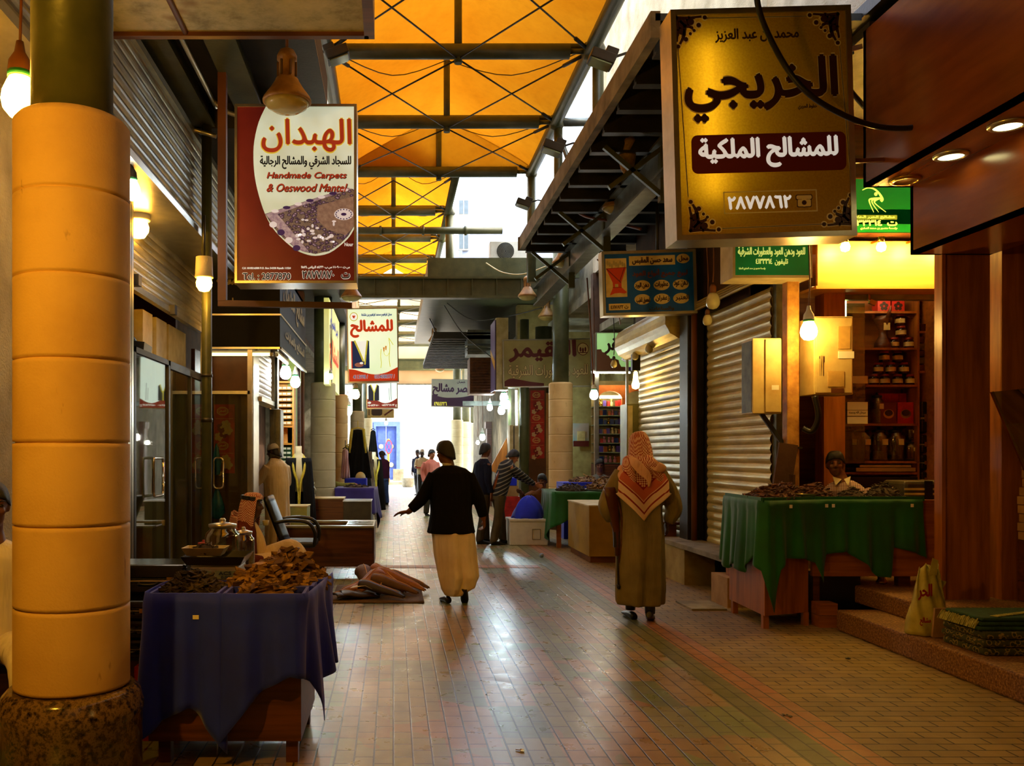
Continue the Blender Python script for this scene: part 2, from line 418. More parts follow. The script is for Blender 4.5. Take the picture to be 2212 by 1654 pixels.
d = thing('door_1', 'blue double door with round pale studs in the far limestone wall', None, (-.4, 48.1, 0)); d['kind'] = 'structure'
b = MB(); b.box(-1.15, -.95, 47.9, 48.3, 0, 3.3); b.box(.16, .36, 47.9, 48.3, 0, 3.3); b.box(-.95, .16, 47.9, 48.3, 3.05, 3.3); b.build('door_frame', M_bluef, d)
for x0, x1 in ((-.95, -.41), (-.4, .16)):
    b = MB(); b.box(x0, x1, 48.05, 48.15, .05, 3.05)
    for k in range(3): b.box(x0 + .08, x1 - .08, 48.03, 48.06, .25 + k * .95, .9 + k * .95)
    leaf = b.build('door_leaf', M_blued, d)
    for z in (.95, 1.95):
        b = MB(); cx = (x0 + x1) / 2; b.cyl((cx, 48.05, z), (cx, 47.98, z), .13, .12, 20); b.build('stud', M_cream, leaf).location = (0, 0, 0)
# ============================================================ SIDE BUILDINGS
# right: tall building over the shuttered shops
slab('wall_right', 3.9, 10, 9.3, 17.2, 5.05, 13, M_plaster)
slab('wall_right', 3.98, 10, 9.35, 9.5, 3.7, 5.05, M_woodd)
slab('wall_right', 4.2, 10, -6, 7.3, 3.95, 13, M_plaster)
slab('wall_right', 3.95, 10, 7.3, 9.3, 5.05, 13, M_plaster)  # block added over the open bay to shut out sky light
slab('wall_right', 6.6, 10, -6, 17.2, -.1, 5.05, M_concd)
slab('wall_right', 3.86, 6.6, 17.0, 17.2, 3.2, 5.05, M_concd)
slab('wall_right', 3.86, 3.98, 8.95, 14.0, 3.45, 5.05, M_concd)
slab('ceiling', 3.98, 6.6, 9.0, 17.0, 3.9, 4.05, M_conc)
# far right block: low, flat roofs, walls
slab('wall_right', 3.1, 7.5, 22, 22.3, 0, 5.28, M_stonew)
slab('wall_right', 3.98, 7.5, 17.2, 29.9, 4.85, 6.0, M_conc)
slab('wall_right', 5.2, 7.5, 17.2, 22, 0, 4.6, M_stonew)
slab('ceiling', 3.86, 7.5, 17.2, 22.3, 4.6, 4.8, M_conc)
slab('wall_right', 2.9, 12, 22.3, 32, 0, 4.2, M_conc)
slab('wall_right', 2.35, 14, 30, 36, 5.2, 9.4, mat('bluish_render', (132, 146, 178), .8, c2=(106, 120, 154), scale=1.2, bump=.2))
slab('wall_right', 2.9, 14, 30, 36, 4.2, 5.2, M_conc)
# left building: wall with shops below, dark soffit, upper block
slab('wall_left', -9, -2.42, -6, 32, 4.6, 13, M_concd)
slab('wall_left', -9, -1.25, -6, 32, 5.25, 13, M_plaster)
slab('wall_left', -6, -4.6, -6, 32, 0, 4.6, M_concd)
slab('wall_left', -4.6, -2.42, 31.6, 32, 0, 4.6, M_conc)
slab('wall_back', -9, 10, -6.4, -6, 0, 13, M_conc)  # unseen wall added behind the camera so the sky does not flood in
slab('ceiling', -4.6, -2.42, -6, 32, 4.45, 4.6, M_conc)
# dark flat canopy over the left side of the lane
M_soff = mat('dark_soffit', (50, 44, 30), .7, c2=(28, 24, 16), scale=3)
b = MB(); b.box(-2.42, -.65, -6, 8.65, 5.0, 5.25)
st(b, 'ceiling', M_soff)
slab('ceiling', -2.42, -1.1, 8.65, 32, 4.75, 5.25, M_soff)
for x, w in ((-1.9, .16), (-1.35, .14), (-.72, .12)):
    b = MB(); b.box(x - w / 2, x + w / 2, 2, 8.65, 4.78, 5.0); b.box(x - w * .9, x + w * .9, 2, 8.65, 4.76, 4.79)
    one(b, 'steel_beam', M_dark if x > -1 else M_green, {-1.9: 'steel beam under dark left canopy nearest the shop wall', -1.35: 'steel beam under dark left canopy, the middle one', -.72: 'steel beam along the lane-side edge of the dark left canopy'}[x], 'beam', 'beams under left canopy')
for k, (x, y1) in enumerate(((-2.05, 8.3), (-1.62, 7.9))):
    b = MB(); b.tube([(x, 3, 4.72), (x, y1 - .3, 4.72), (x + .02, y1, 4.70), (x + .12, y1 + .12, 4.66), (x + .35, y1 + .15, 4.6)], .022, 8, sub=3)
    one(b, 'conduit_pipe', M_alu, ['metal conduit under the dark left canopy, close to the shop wall', 'bent metal conduit under the dark left canopy, farther from the shop wall'][k], 'pipe', 'conduits under left canopy')
# ============================================================ COLUMNS
def column(x, y, R, topz, name, label, md, steel_top=5.0, rs=None, group='stone drum columns', basemat=None, ndr=7, base=True):
    t = thing(name, label, 'column', (x, y, 0), group)
    z0 = .5 if base else 0
    if base:
        b = MB(); b.lathe((x, y, 0), [(R * 1.22, 0), (R * 1.22, .37), (R * 1.245, .385), (R * 1.245, .42), (R * 1.22, .43), (R * 1.19, .47), (R * 1.08, .50)], 56)
        b.build('plinth', M_granite, t)
    b = MB(); prof = []; dz = (topz - z0) / ndr
    for k in range(ndr):
        a = z0 + k * dz; c = a + dz; g = .009
        prof += [(R - .012, a), (R - .012, a + .006), (R, a + .008), (R, a + .02), (R, c - .02), (R, c - .002)]
    prof[-2:] = [(R, topz - .034), (R, topz - .03), (R - .02, topz - .006), (R - .03, topz), (rs or R * .72, topz + .003)]
    b.lathe((x, y, 0), prof, 56); b.build('stone_shaft', md, t)
    b = MB(); b.cyl((x, y, topz), (x, y, steel_top), rs or R * .72, seg=32); b.build('steel_post', M_green, t)
    return t
column(-1.46, 4.0, .252, 3.06, 'stone_column', 'near amber-lit stone drum column on round granite plinth at left', M_drum, 5.0, .178, ndr=7)
column(-1.44, 18.0, .252, 3.0, 'stone_column', 'pale stone drum column behind the low desk on the left', M_drumg, 4.75, .185)
column(-1.36, 21.6, .24, 3.0, 'stone_column', 'yellowish stone column just behind the pale left one', M_drum, 4.75, .17)
column(3.46, 18.2, .245, 3.02, 'stone_column', 'large stone drum column behind the green stall on the right', M_drum, 6.0, .165)
column(3.62, 21.2, .25, 3.0, 'stone_column', 'yellow-lit stone column half hidden behind the big right one', M_drum, 4.6, .2)
column(2.63, 36.4, .25, 2.95, 'stone_column', 'slim stone column with dark post in the middle distance', M_drumg, 9, .17)
for k, (px, Y) in enumerate(((1006, 40), (1024, 41.5), (1045, 43))):
    column(PX(px, Y), Y, .25, 3.0, 'stone_column', ['far daylit column nearest the end wall opening', 'far daylit column, second from the opening', 'far daylit column, third from the opening'][k], M_drumg, 6.5, .17)
for k, (px, Y) in enumerate(((772, 30), (792, 36))):
    column(PX(px, Y), Y, .24, 3.0, 'stone_column', ['far left column behind the hanging black robe', 'farthest left column beside the daylight opening'][k], M_drumg, 4.75, .17)
# ============================================================ MEMBRANE ROOF
def membrane():
    t = NT('membrane'); v = t.coord(); n = t.noise(v, .55, 3, .6); n2 = t.noise(v, 9, 4, .6)
    col = t.ramp(n, [(.3, (.26, .074, .0015)), (.62, (.31, .105, .003))])
    col = t.mix(.3, col, t.ramp(n2, [(.25, (.6, .5, .4)), (.6, (1, 1, 1))]), 'MULTIPLY')
    tr = t.n('ShaderNodeBsdfTranslucent', i={0: col}); df = t.n('ShaderNodeBsdfDiffuse'); t.t.links.new(col, df.inputs[0])
    m = t.n('ShaderNodeMixShader', i={0: .18, 1: tr.outputs[0], 2: df.outputs[0]})
    t.t.links.new(m.outputs[0], t.out.inputs[0]); return t.m
M_mem = membrane()
t = NT('membrane_pale'); n = t.noise(t.coord(), .6, 2)
col = t.ramp(n, [(.3, (.34, .2, .09)), (.7, (.41, .28, .14))])
tr = t.n('ShaderNodeBsdfTranslucent', i={0: col}); t.t.links.new(tr.outputs[0], t.out.inputs[0]); M_memp = t.m
ZR = 6.9
def roofbay(xl, xr, y0, y1, m, label, hump=1.0):
    """one fabric bay: low at the four corners, pushed up along its middle"""
    def fn(u, v):
        x = xl + (xr - xl) * u; y = y0 + (y1 - y0) * v
        r = 1 - abs(2 * u - 1)
        z = ZR + .08 + hump * (r ** .9) * (1 - .28 * math.sin(PI * v)) + .1 * math.sin(PI * v) * (1 - r)
        return Vector((x, y, z))
    b = MB(); b.grid(fn, 16, 8)
    return one(b, 'membrane_bay', m, label, 'awning', 'fabric roof bays')
def rib(xl, xr, y, label, z=ZR, strut=True):
    t = thing('roof_rib', label, 'beam', ((xl + xr) / 2, y, z), 'cross ribs of the fabric roof')
    b = MB(); b.cyl((xl, y, z), (xr - .28, y, z), .1, seg=18); b.cyl((xl, y + .13, z + .12), (xr, y + .13, z + .12), .045, seg=10)
    b.cyl((xr - .28, y, z), (xr, y, z), .035, seg=10); b.lathe((xr, y, z), [(.02, -.13), (.09, -.1), (.09, .1), (.02, .13)], 14)
    b.build('cross_tube', M_green, t)
    if strut:
        xm = (xl + xr) / 2
        b = MB(); b.cyl((xm, y, z - .16), (xm, y, z + 1.12), .052, seg=14)
        b.cyl((xm, y, z - .04), (xm, y, z + .06), .085, .06, 12)
        b.bar((xm - .16, y, z + .05), (xm, y, z - .06), .02, .1); b.bar((xm + .16, y, z + .05), (xm, y, z - .06), .02, .1)
        b.build('king_post', M_green, t)
    return t
ys1 = [-5.8, -3.3, -.8, 1.7, 4.2, 6.7, 9.2, 11.7, 14.2, 16.7]
xl1, xr1 = -.9, 2.62
ordn = ['nearest', 'second', 'third', 'fourth', 'fifth', 'sixth', 'seventh', 'eighth', 'ninth', 'tenth', 'eleventh', 'twelfth', 'thirteenth', 'fourteenth']
def cables(xl, xr, y0, y1, z, label):
    xm = (xl + xr) / 2; b = MB()
    for a, c in (((xm, y1, z - .1), (xr, y0, z)), ((xm, y1, z - .1), (xl, y0, z)), ((xm, y0, z - .1), (xr, y1, z)), ((xm, y0, z - .1), (xl, y1, z))):
        a = Vector(a); c = Vector(c); d = (c - a)
        b.cyl(a, c, .012, seg=6); b.cyl(c - d * .16, c - d * .04, .026, seg=8)
    # slack stay cables higher up
    for s in (-1, 1):
        pts = [(xm, y1, z + 1.0), ((xm + (xr if s > 0 else xl)) / 2, (y0 + y1) / 2, z + .22), ((xr if s > 0 else xl), y0, z + .05)]
        b.tube(pts, .008, 5, sub=5)
    one(b, 'cross_bracing', M_dark, label, 'cable', 'stay cables of the fabric roof')
lab = {7: 'behind the nearest visible cross rib', 8: 'between the second and third visible cross ribs', 6: 'at the very top of the picture'}
for i in range(len(ys1) - 1):
    w = lab.get(i, None)
    roofbay(xl1, xr1, ys1[i], ys1[i + 1], M_mem, 'orange fabric roof bay ' + (w or 'above and behind the camera'))
    if w: cables(xl1, xr1, ys1[i], ys1[i + 1], ZR, 'crossed stay cables of the roof bay ' + w)
for i, y in enumerate(ys1):
    if y > 8: rib(xl1, xr1, y, {9.2: 'green tube roof rib above the near street signs', 11.7: 'green tube roof rib, the topmost one in the picture', 14.2: 'green tube roof rib, second one from the top of the picture', 16.7: 'green tube roof rib, third one from the top of the picture'}[y])
b = MB(); b.grid(lambda u, v: Vector((xl1 + (xr1 - xl1) * u, 16.69, ZR - .02 + (.14 + (1 - abs(2 * u - 1)) ** .9) * v)), 16, 3); one(b, 'membrane_gable', M_mem, 'upright orange fabric gable above the third visible cross rib', 'awning')
b = MB(); b.cyl((xr1, -5.8, ZR), (xr1, 16.7, ZR), .1, seg=18); b.cyl((xr1 + .1, -5.8, ZR + .14), (xr1 + .1, 16.7, ZR + .14), .04, seg=8)
one(b, 'edge_beam', M_green, 'green tube along the lane-side edge of the orange roof', 'beam')
b = MB(); b.cyl((xl1, -5.8, ZR), (xl1, 16.7, ZR), .1, seg=12)
one(b, 'edge_beam', M_green, 'green tube along the left edge of the orange roof', 'beam')
ys2 = [16.9, 19.4, 21.8, 24.2, 26.8, 29.4]
xl2, xr2 = -1.2, 1.2
for i in range(len(ys2) - 1):
    w = ['beyond the third cross rib', 'fifth along the lane', 'sixth along the lane', 'seventh along the lane', 'the last before the pale far roof'][i]
    roofbay(xl2, xr2, ys2[i], ys2[i + 1], M_mem, 'orange fabric roof bay ' + w, .8)
    if i < 4: cables(xl2, xr2, ys2[i], ys2[i + 1], ZR, 'crossed stay cables of the roof bay ' + w)
for i, y in enumerate(ys2[1:]):
    rib(xl2, xr2, y, ['green roof rib over the dark post beside the daylit building', 'green roof rib behind the one over the dark post', 'third green roof rib beyond the dark post', 'fourth green roof rib beyond the dark post', 'last green roof rib before the pale far roof'][i])
b = MB(); b.cyl((xr2, 16.7, ZR), (xr2, 29.4, ZR), .08, seg=14); one(b, 'edge_beam', M_green, 'green tube edge beam running past the dark post', 'beam')
ys3 = [29.6, 32.6, 36, 39.5, 43]
for i in range(4):
    w = ['first', 'second', 'third', 'fourth'][i]
    roofbay(-2.2, 2.6, ys3[i], ys3[i + 1], M_memp, 'pale daylit fabric roof bay far down the lane, ' + w + ' of the far group', .8)
    cables(-2.2, 2.6, ys3[i], ys3[i + 1], ZR, 'stay cables of the far pale roof, ' + w + ' bay')
for i, y in enumerate(ys3[1:]):
    rib(-2.2, 2.6, y, ['first', 'second', 'third', 'fourth'][i] + ' cross rib of the pale far roof')
b = MB(); b.grid(lambda u, v: Vector((-3 + 7 * u, 43.2 + .5 * math.sin(PI * v), 7.6 - 2.6 * v)), 12, 6); one(b, 'membrane_curtain', M_memp, 'pale fabric gable closing the far end of the roof', 'awning')
b = MB(); b.box(-3, 4.5, 43.5, 43.8, 5.72, 6.2); b.box(-3, 4.5, 43.4, 43.9, 6.2, 6.25); b.box(-3, 4.5, 43.4, 43.9, 5.67, 5.72); one(b, 'girder', M_green, 'green I-beam girder crossing in front of the far pale fabric', 'beam')
b = MB(); b.cyl((-3, 43.4, 5.0), (4.5, 43.4, 5.0), .06); one(b, 'edge_tube', M_steel, 'thin steel tube above the far limestone wall', 'beam')
# posts carrying the roof edge
def post(x, y, z0, z1, r, label, name='roof_post'):
    t = thing(name, label, 'post', (x, y, z0), 'posts under the roof edge')
    b = MB(); b.cyl((x, y, z0), (x, y, z1), r, seg=20); b.build('shaft', M_green, t)
    b = MB(); b.lathe((x, y, z1), [(r, -.1), (r * 1.35, -.06), (r * 1.35, .04), (r, .1)], 18); b.build('cap_ring', M_steel, t)
    return t
post(2.72, 11.7, 5.2, ZR, .075, 'roof post at the corner beside the air conditioner')
post(2.66, 14.2, 5.2, ZR, .07, 'roof post above the middle of the slatted canopy')
post(2.62, 16.7, 4.8, ZR, .085, 'roof post at the far end of the slatted canopy')
post(1.24, 19.4, 5.15, ZR, .095, 'dark roof post at left edge of the daylit building')
b = MB(); b.cyl((2.62, 14.2, ZR), (3.9, 14.2, ZR + .02), .07, seg=14); one(b, 'tie_tube', M_steel, 'short steel tube from roof corner to the tall right building', 'beam')
b = MB(); b.cyl((2.62, 14.2, ZR - .05), (3.1, 13.9, 5.25), .04, seg=10); one(b, 'diagonal_strut', M_steel, 'slanting steel strut below the second roof node', 'beam')
b = MB(); b.cyl((-.75, 18.6, 6.27), (2.3, 18.6, 6.27), .075, seg=14)
for x in (-.3, .6, 1.5): b.cyl((x, 18.6, 6.27), (x + .05, 18.6, 6.27), .1, seg=14)
one(b, 'cross_pipe', M_green, 'green pipe crossing in front of the daylit building', 'pipe')
# big girder across the lane, and the ledge with the air conditioner
b = MB(); b.box(-1.1, 3.3, 18.0, 18.06, 4.78, 5.12); b.box(-1.1, 3.3, 17.92, 18.14, 5.12, 5.16); b.box(-1.1, 3.3, 17.92, 18.14, 4.73, 4.78)
for k in range(9): b.box(-.9 + k * .5, -.88 + k * .5, 17.94, 18.0, 4.78, 5.12)
one(b, 'girder', M_green, 'wide green I-beam girder spanning the lane between columns', 'beam')
b = MB(); b.box(.72, 3.9, 18.5, 30, 5.3, 5.62); b.box(.72, 3.9, 18.44, 18.5, 5.24, 5.66)
st(b, 'ceiling', M_green)
b = MB(); b.box(1.0, 2.9, 22, 29.8, 4.55, 4.6)
for k in range(20): b.box(1.0, 2.9, 22 + k * .4, 22.06 + k * .4, 4.42, 4.55)
one(b, 'slatted_canopy', M_dark, 'dark slatted canopy underside beyond the girder', 'canopy')
# ============================================================ SLATTED CANOPY, RIGHT
slab('ceiling', 2.12, 4.2, -6, 6.9, 5.14, 5.25, M_dark)  # unseen slab added above the frame to hold back skylight on the right
slab('ceiling', 3.86, 4.2, 6.9, 9.4, 5.14, 5.25, M_dark)
t = thing('slatted_canopy', 'long dark slatted canopy with pale edge over the right shops', 'canopy', (3, 10, 5))
b = MB(); b.box(2.16, 3.86, 7.25, 14.8, 5.12, 5.18); b.build('deck', M_dark, t)
b = MB(); b.box(2.12, 2.2, 7.25, 14.85, 4.98, 5.2); b.box(2.1, 3.86, 14.8, 14.86, 4.98, 5.2); b.build('edge_fascia', M_conc, t)
for k in range(13):
    b = MB(); y = 7.4 + k * .6; b.box(2.2, 3.86, y, y + .05, 4.92, 5.12); b.box(2.2, 3.86, y - .03, y + .08, 4.9, 4.925); b.build('joist', M_dark, t)
b = MB(); b.box(2.92, 2.98, 7.3, 17.9, 4.58, 4.9); b.box(2.84, 3.06, 7.3, 17.9, 4.9, 4.93); b.box(2.84, 3.06, 7.3, 17.9, 4.55, 4.58)
one(b, 'long_girder', M_steel, 'long grey steel channel beam under the slatted canopy', 'beam')
for k, y in enumerate((9.6, 12.2, 14.6)):
    b = MB(); b.bar((2.3, y, 4.9), (2.95, y, 4.35), .05); b.bar((2.95, y, 4.9), (2.35, y, 4.45), .05); b.box(2.9, 3.0, y - .05, y + .05, 4.3, 4.9)
    one(b, 'cross_brace', M_green, 'crossed steel bracket under the slatted canopy, ' + ['nearest', 'middle', 'farthest'][k] + ' one', 'bracket', 'crossed brackets')
# ============================================================ SIGNS
def backlit(name, c, s, c2=None, scale=2.5, rough=.35):
    if name in MATS: return MATS[name]
    t = NT(name); n = t.noise(t.coord(), scale, 2)
    col = t.ramp(n, [(.3, srgb(c2 or c)), (.7, srgb(c))])
    p = t.bsdf(col, rough); t.t.links.new(col, p.inputs['Emission Color']); p.inputs['Emission Strength'].default_value = s
    MATS[name] = t.m; return t.m
class SD:
    """draws on a sign facing the camera side; u,v are measured on a scaled drawing of that sign"""
    def __init__(s, Y, ox, oy, sc, roll=0, c=None):
        s.Y, s.ox, s.oy, s.sc, s.roll = Y, ox, oy, sc, math.radians(roll)
        s.k = Y / F / sc; s.c = s.raw(*c) if c else (0, 0)
    def raw(s, u, v): return PX(s.ox + u / s.sc, s.Y), PZ(s.oy + v / s.sc, s.Y)
    def fn(s, x, y, z):
        dx, dz = x - s.c[0], z - s.c[1]; c, n = math.cos(s.roll), math.sin(s.roll)
        return Vector((s.c[0] + dx * c - dz * n, y, s.c[1] + dx * n + dz * c))
    def poly(s, mb, pts, d=0, mi=0):
        return mb.face([s.fn(*(lambda q: (q[0], s.Y - d, q[1]))(s.raw(*p))) for p in pts], mi)
    def rect(s, mb, u0, v0, u1, v1, d=0, mi=0, r=0):
        if not r: return s.poly(mb, [(u0, v0), (u1, v0), (u1, v1), (u0, v1)], d, mi)
        pts = []
        for cx, cy, a0 in ((u1 - r, v0 + r, -90), (u1 - r, v1 - r, 0), (u0 + r, v1 - r, 90), (u0 + r, v0 + r, 180)):
            for k in range(6): a = math.radians(a0 + k * 18); pts.append((cx + r * math.cos(a), cy + r * math.sin(a)))
        return s.poly(mb, pts, d, mi)
    def ell(s, mb, u, v, ru, rv, d=0, mi=0, n=28):
        return s.poly(mb, [(u + ru * math.cos(2 * PI * k / n), v + rv * math.sin(2 * PI * k / n)) for k in range(n)], d, mi)
    def line(s, mb, pts, w, d=0, mi=0):
        for a, b in zip(pts[:-1], pts[1:]):
            dx, dy = b[0] - a[0], b[1] - a[1]; L = math.hypot(dx, dy) or 1; nx, ny = -dy / L * w / 2, dx / L * w / 2; ex, ey = dx / L * w * .3, dy / L * w * .3
            s.poly(mb, [(a[0] - ex + nx, a[1] - ey + ny), (b[0] + ex + nx, b[1] + ey + ny), (b[0] + ex - nx, b[1] + ey - ny), (a[0] - ex - nx, a[1] - ey - ny)], d, mi)
    def text(s, mb, t, u, v, w=None, h=None, d=.002, bold=0, align='C', raw=False, mi=0, it=0):
        x, z = s.raw(u, v); z0 = z
        text(mb, t, x, z, w * s.k if w else None, h * s.k if h else None, s.Y - d, bold * s.k, align, mi, (lambda a, b_, c: s.fn(a + it * (c - z0), b_, c)), raw)
    def curve(s, pts, n=6):
        return [(p.x, p.y) for p in smoothpts([Vector((a, b, 0)) for a, b in pts], n)]
    def frame(s, mb, u0, v0, u1, v1, depth, w=12, lip=.012, mi=0):
        for a in ((u0, v0, u1, v0 + w), (u0, v1 - w, u1, v1), (u0, v0 + w, u0 + w, v1 - w), (u1 - w, v0 + w, u1, v1 - w)):
            x0, z0 = s.raw(a[0], a[1]); x1, z1 = s.raw(a[2], a[3])
            pts = [s.fn(x, y, z) for z in (z1, z0) for y in (s.Y - lip, s.Y + depth) for x in (x0, x1)]
            v = [mb.b.verts.new(p) for p in pts]
            for q in ((0, 2, 3, 1), (4, 5, 7, 6), (0, 1, 5, 4), (2, 6, 7, 3), (0, 4, 6, 2), (1, 3, 7, 5)):
                f = mb.b.faces.new([v[k] for k in q]); f.material_index = mi
    def back(s, mb, u0, v0, u1, v1, depth, mi=0):
        x0, z0 = s.raw(u0, v0); x1, z1 = s.raw(u1, v1)
        mb.face([s.fn(x, s.Y + depth, z) for x, z in ((x0, z0), (x1, z0), (x1, z1), (x0, z1))], mi)
    def part(s, name, m, parent, fnc, label=None):
        b = MB(); fnc(b); return b.build(name, m, parent, label=label, fix=False)
def ink(name, c, e=0, rough=.5):
    if name in MATS: return MATS[name]
    t = NT(name); p = t.bsdf(srgb(c), rough)
    if e: p.inputs['Emission Color'].default_value = (*srgb(c), 1); p.inputs['Emission Strength'].default_value = e
    MATS[name] = t.m; return t.m
# ---- carpet shop light box, left
q = SD(7.1, 480, 190, 3.675)
sg = thing('light_box_sign', 'dark red and cream light box for handmade carpets hanging on the left', 'sign', (PX(640, 7.1), 7.1, PZ(612, 7.1)))
q.part('frame', M_alu, sg, lambda b: (q.frame(b, 100, 130, 1068, 1550, .26, 20), q.back(b, 100, 130, 1068, 1550, .26)))
M_red1 = backlit('lit_red', (132, 40, 30), .16, (110, 28, 22), 3)
M_cream1 = backlit('lit_cream', (228, 240, 214), .6, (196, 200, 168), 3)
fc = q.part('face_panel', M_red1, sg, lambda b: q.rect(b, 105, 135, 1060, 1545, 0))
shp = q.curve([(345, 150), (290, 270), (255, 420), (248, 550), (258, 700), (290, 850), (340, 1000), (400, 1110), (480, 1200), (570, 1275), (650, 1315), (740, 1332), (850, 1310), (950, 1240), (1010, 1180), (1046, 1120)], 3) + [(1046, 150)]
q.part('cream_field', M_cream1, fc, lambda b: q.poly(b, shp, .001)).location = OFF[sg.name] * 0
def carpet_mat():
    t = NT('carpet_print'); v = t.coord(scale=(1, 1, 1.5))
    vo = t.n('ShaderNodeTexVoronoi', i={'Vector': v, 'Scale': 30.0}); vo2 = t.n('ShaderNodeTexVoronoi', feature='DISTANCE_TO_EDGE', i={'Vector': v, 'Scale': 60.0})
    a = t.ramp(vo.outputs['Distance'], [(.1, srgb((226, 214, 220))), (.22, srgb((150, 120, 150))), (.4, srgb((52, 28, 66))), (.6, srgb((150, 130, 110)))])
    col = t.mix(.55, a, t.ramp(vo2.outputs[0], [(.02, srgb((60, 40, 60))), (.2, srgb((220, 200, 196)))]), 'MULTIPLY')
    p = t.bsdf(col, .4); t.t.links.new(col, p.inputs['Emission Color']); p.inputs['Emission Strength'].default_value = .45; return t.m
M_carp = carpet_mat(); M_tan = backlit('lit_tan', (168, 140, 118), .35, (140, 108, 92), 30)
cp = [(340, 1000), (640, 905), (1000, 792), (1046, 805), (1046, 1100), (1000, 1175), (940, 1235), (850, 1295), (740, 1318), (650, 1300), (570, 1262), (480, 1188), (400, 1098)]
q.part('carpet_picture', M_carp, fc, lambda b: q.poly(b, cp, .002)).location = (0, 0, 0)
def brd(b):
    q.poly(b, [(345, 1002), (1000, 794), (1030, 800), (440, 1000)], .003, 0); q.poly(b, [(345, 1002), (440, 1002), (690, 1300), (640, 1298), (570, 1262)], .003, 0)
    q.poly(b, [(760, 935), (1040, 860), (1046, 1100), (980, 1170), (830, 1120), (750, 1040)], .003, 1)
    q.ell(b, 965, 1003, 76, 46, .004, 2)
    for k in range(16): a = 2 * PI * k / 16; q.ell(b, 965 + 62 * math.cos(a), 1003 + 38 * math.sin(a), 6, 5, .005, 3)
    q.ell(b, 965, 1003, 22, 12, .005, 3)
    for k in range(7): q.ell(b, 420 + k * 92, 978 - k * 28, 30, 13, .0045, 3 if k % 2 else 2)
    for k in range(4): q.ell(b, 405 + k * 62, 1085 + k * 62, 30, 24, .0045, 3 if k % 2 else 2)
    for k in range(26):
        r = random.Random(k); u = r.uniform(560, 900); v = r.uniform(1010 + abs(u - 700) * .25, 1230); q.ell(b, u, v, r.uniform(8, 20), r.uniform(7, 16), .0042, 2)
q.part('carpet_pattern', [backlit('lit_border', (196, 178, 176), .4, (150, 120, 140), 40), M_tan, ink('lit_pale', (232, 222, 220), .5), ink('lit_violet', (66, 40, 96), .3)], fc, brd).location = (0, 0, 0)
M_yel = ink('yellow_ink', (222, 190, 60), .5); M_redi = ink('red_ink', (178, 58, 30), .4); M_blk = ink('black_ink', (18, 16, 20)); M_wht = ink('white_ink', (240, 240, 230), .5)
def t1(b):
    q.text(b, 'الهبدان', 670, 380, 710, 265, .0035, 11, mi=1); q.text(b, 'الهبدان', 670, 378, 706, 258, .0045, 5, mi=0)
    q.text(b, 'للسجاد الشرقي والمشالح الرجالية', 662, 592, 720, 105, .003, 2.5, mi=2)
    for s_, v, w in (('Handmade Carpets', 700, 625), ('& Oeswood Mantel', 792, 625)):
        q.text(b, s_, 676, v + 4, w, 62, .003, 2, mi=2, raw=True, it=.3); q.text(b, s_, 672, v, w, 62, .004, 2, mi=0, raw=True, it=.3)
    q.text(b, 'Tel. : 2877870', 353, 1495, 380, 52, .003, 4, mi=3, raw=True); q.text(b, 'Tel. : 2877870', 353, 1495, 376, 50, .004, 1.5, mi=2, raw=True)
    q.text(b, 'ت : ٢٨٧٧٨٧٠', 825, 1482, 375, 62, .003, 5, mi=3); q.text(b, 'ت : ٢٨٧٧٨٧٠', 825, 1482, 372, 58, .004, 2, mi=2)
    q.text(b, 'C.R 1010216500 P.O. Box 54330 Riyadh 11524', 352, 1432, 385, 18, .003, 1.2, mi=3, raw=True)
    q.text(b, 'س.ت ١٠١٠٠٩٠٠٠٠ ص.ب ٥٤٣٣٠ الرياض ١١٥٢٤', 820, 1424, 385, 24, .003, 1.2, mi=3)
    q.text(b, 'Nour', 1006, 1242, 68, 28, .004, 1, mi=3, raw=True)
q.part('lettering', [M_redi, M_yel, M_blk, M_wht], sg, t1)
# ---- big gold light box, right; lit from within by one tube on its left
q = SD(6.9, 1420, 0, 2.954, 1.6, (690, 790))
sg2 = thing('light_box_sign', 'large gold and brown light box with ornate corners hanging at upper right', 'sign', (PX(1650, 6.9), 6.9, PZ(520, 6.9)))
q.part('frame', M_alu, sg2, lambda b: (q.frame(b, 100, 50, 1250, 1520, .27, 34, .015), q.back(b, 100, 50, 1250, 1520, .27)))
t = NT('gold_acrylic'); n = t.noise(t.coord(), 60, 2); col = t.ramp(n, [(.3, srgb((196, 148, 36))), (.7, srgb((212, 166, 48)))])
tr = t.n('ShaderNodeBsdfTranslucent', i={0: t.mix(1.0, col, (.95, .85, .35), 'MULTIPLY')}); p = t.n('ShaderNodeBsdfPrincipled', i={'Base Color': col, 'Roughness': .35})
m_ = t.n('ShaderNodeMixShader', i={0: .45, 1: tr.outputs[0], 2: p.outputs[0]}); t.t.links.new(m_.outputs[0], t.out.inputs[0]); M_gold = t.m
fc = q.part('face_panel', M_gold, sg2, lambda b: q.rect(b, 130, 80, 1220, 1490, .002))
M_dbr = ink('dark_brown_ink', (52, 20, 8)); M_cr = ink('cream_ink', (226, 214, 160)); M_mar = ink('maroon_ink', (96, 22, 14))
def tl(b):
    x, z = q.raw(330, 250); b2 = q.fn(x, 7.04, z); x, z = q.raw(345, 1250); b3 = q.fn(x, 7.04, z); b.cyl(b2, b3, .014, seg=8)
q.part('light_tube', emit('box_tube', (1, .93, .5), 85), sg2, tl)
def swirl(b, u, v, a0, r0, turns, w, s=1, d=.004, mi=0):
    pts = []
    for k in range(15):
        t_ = k / 14; a = a0 + s * turns * 2 * PI * t_; r = r0 * (1 - .8 * t_); pts.append((u + r * math.cos(a), v + r * math.sin(a)))
    q.line(b, pts, w, d, mi)
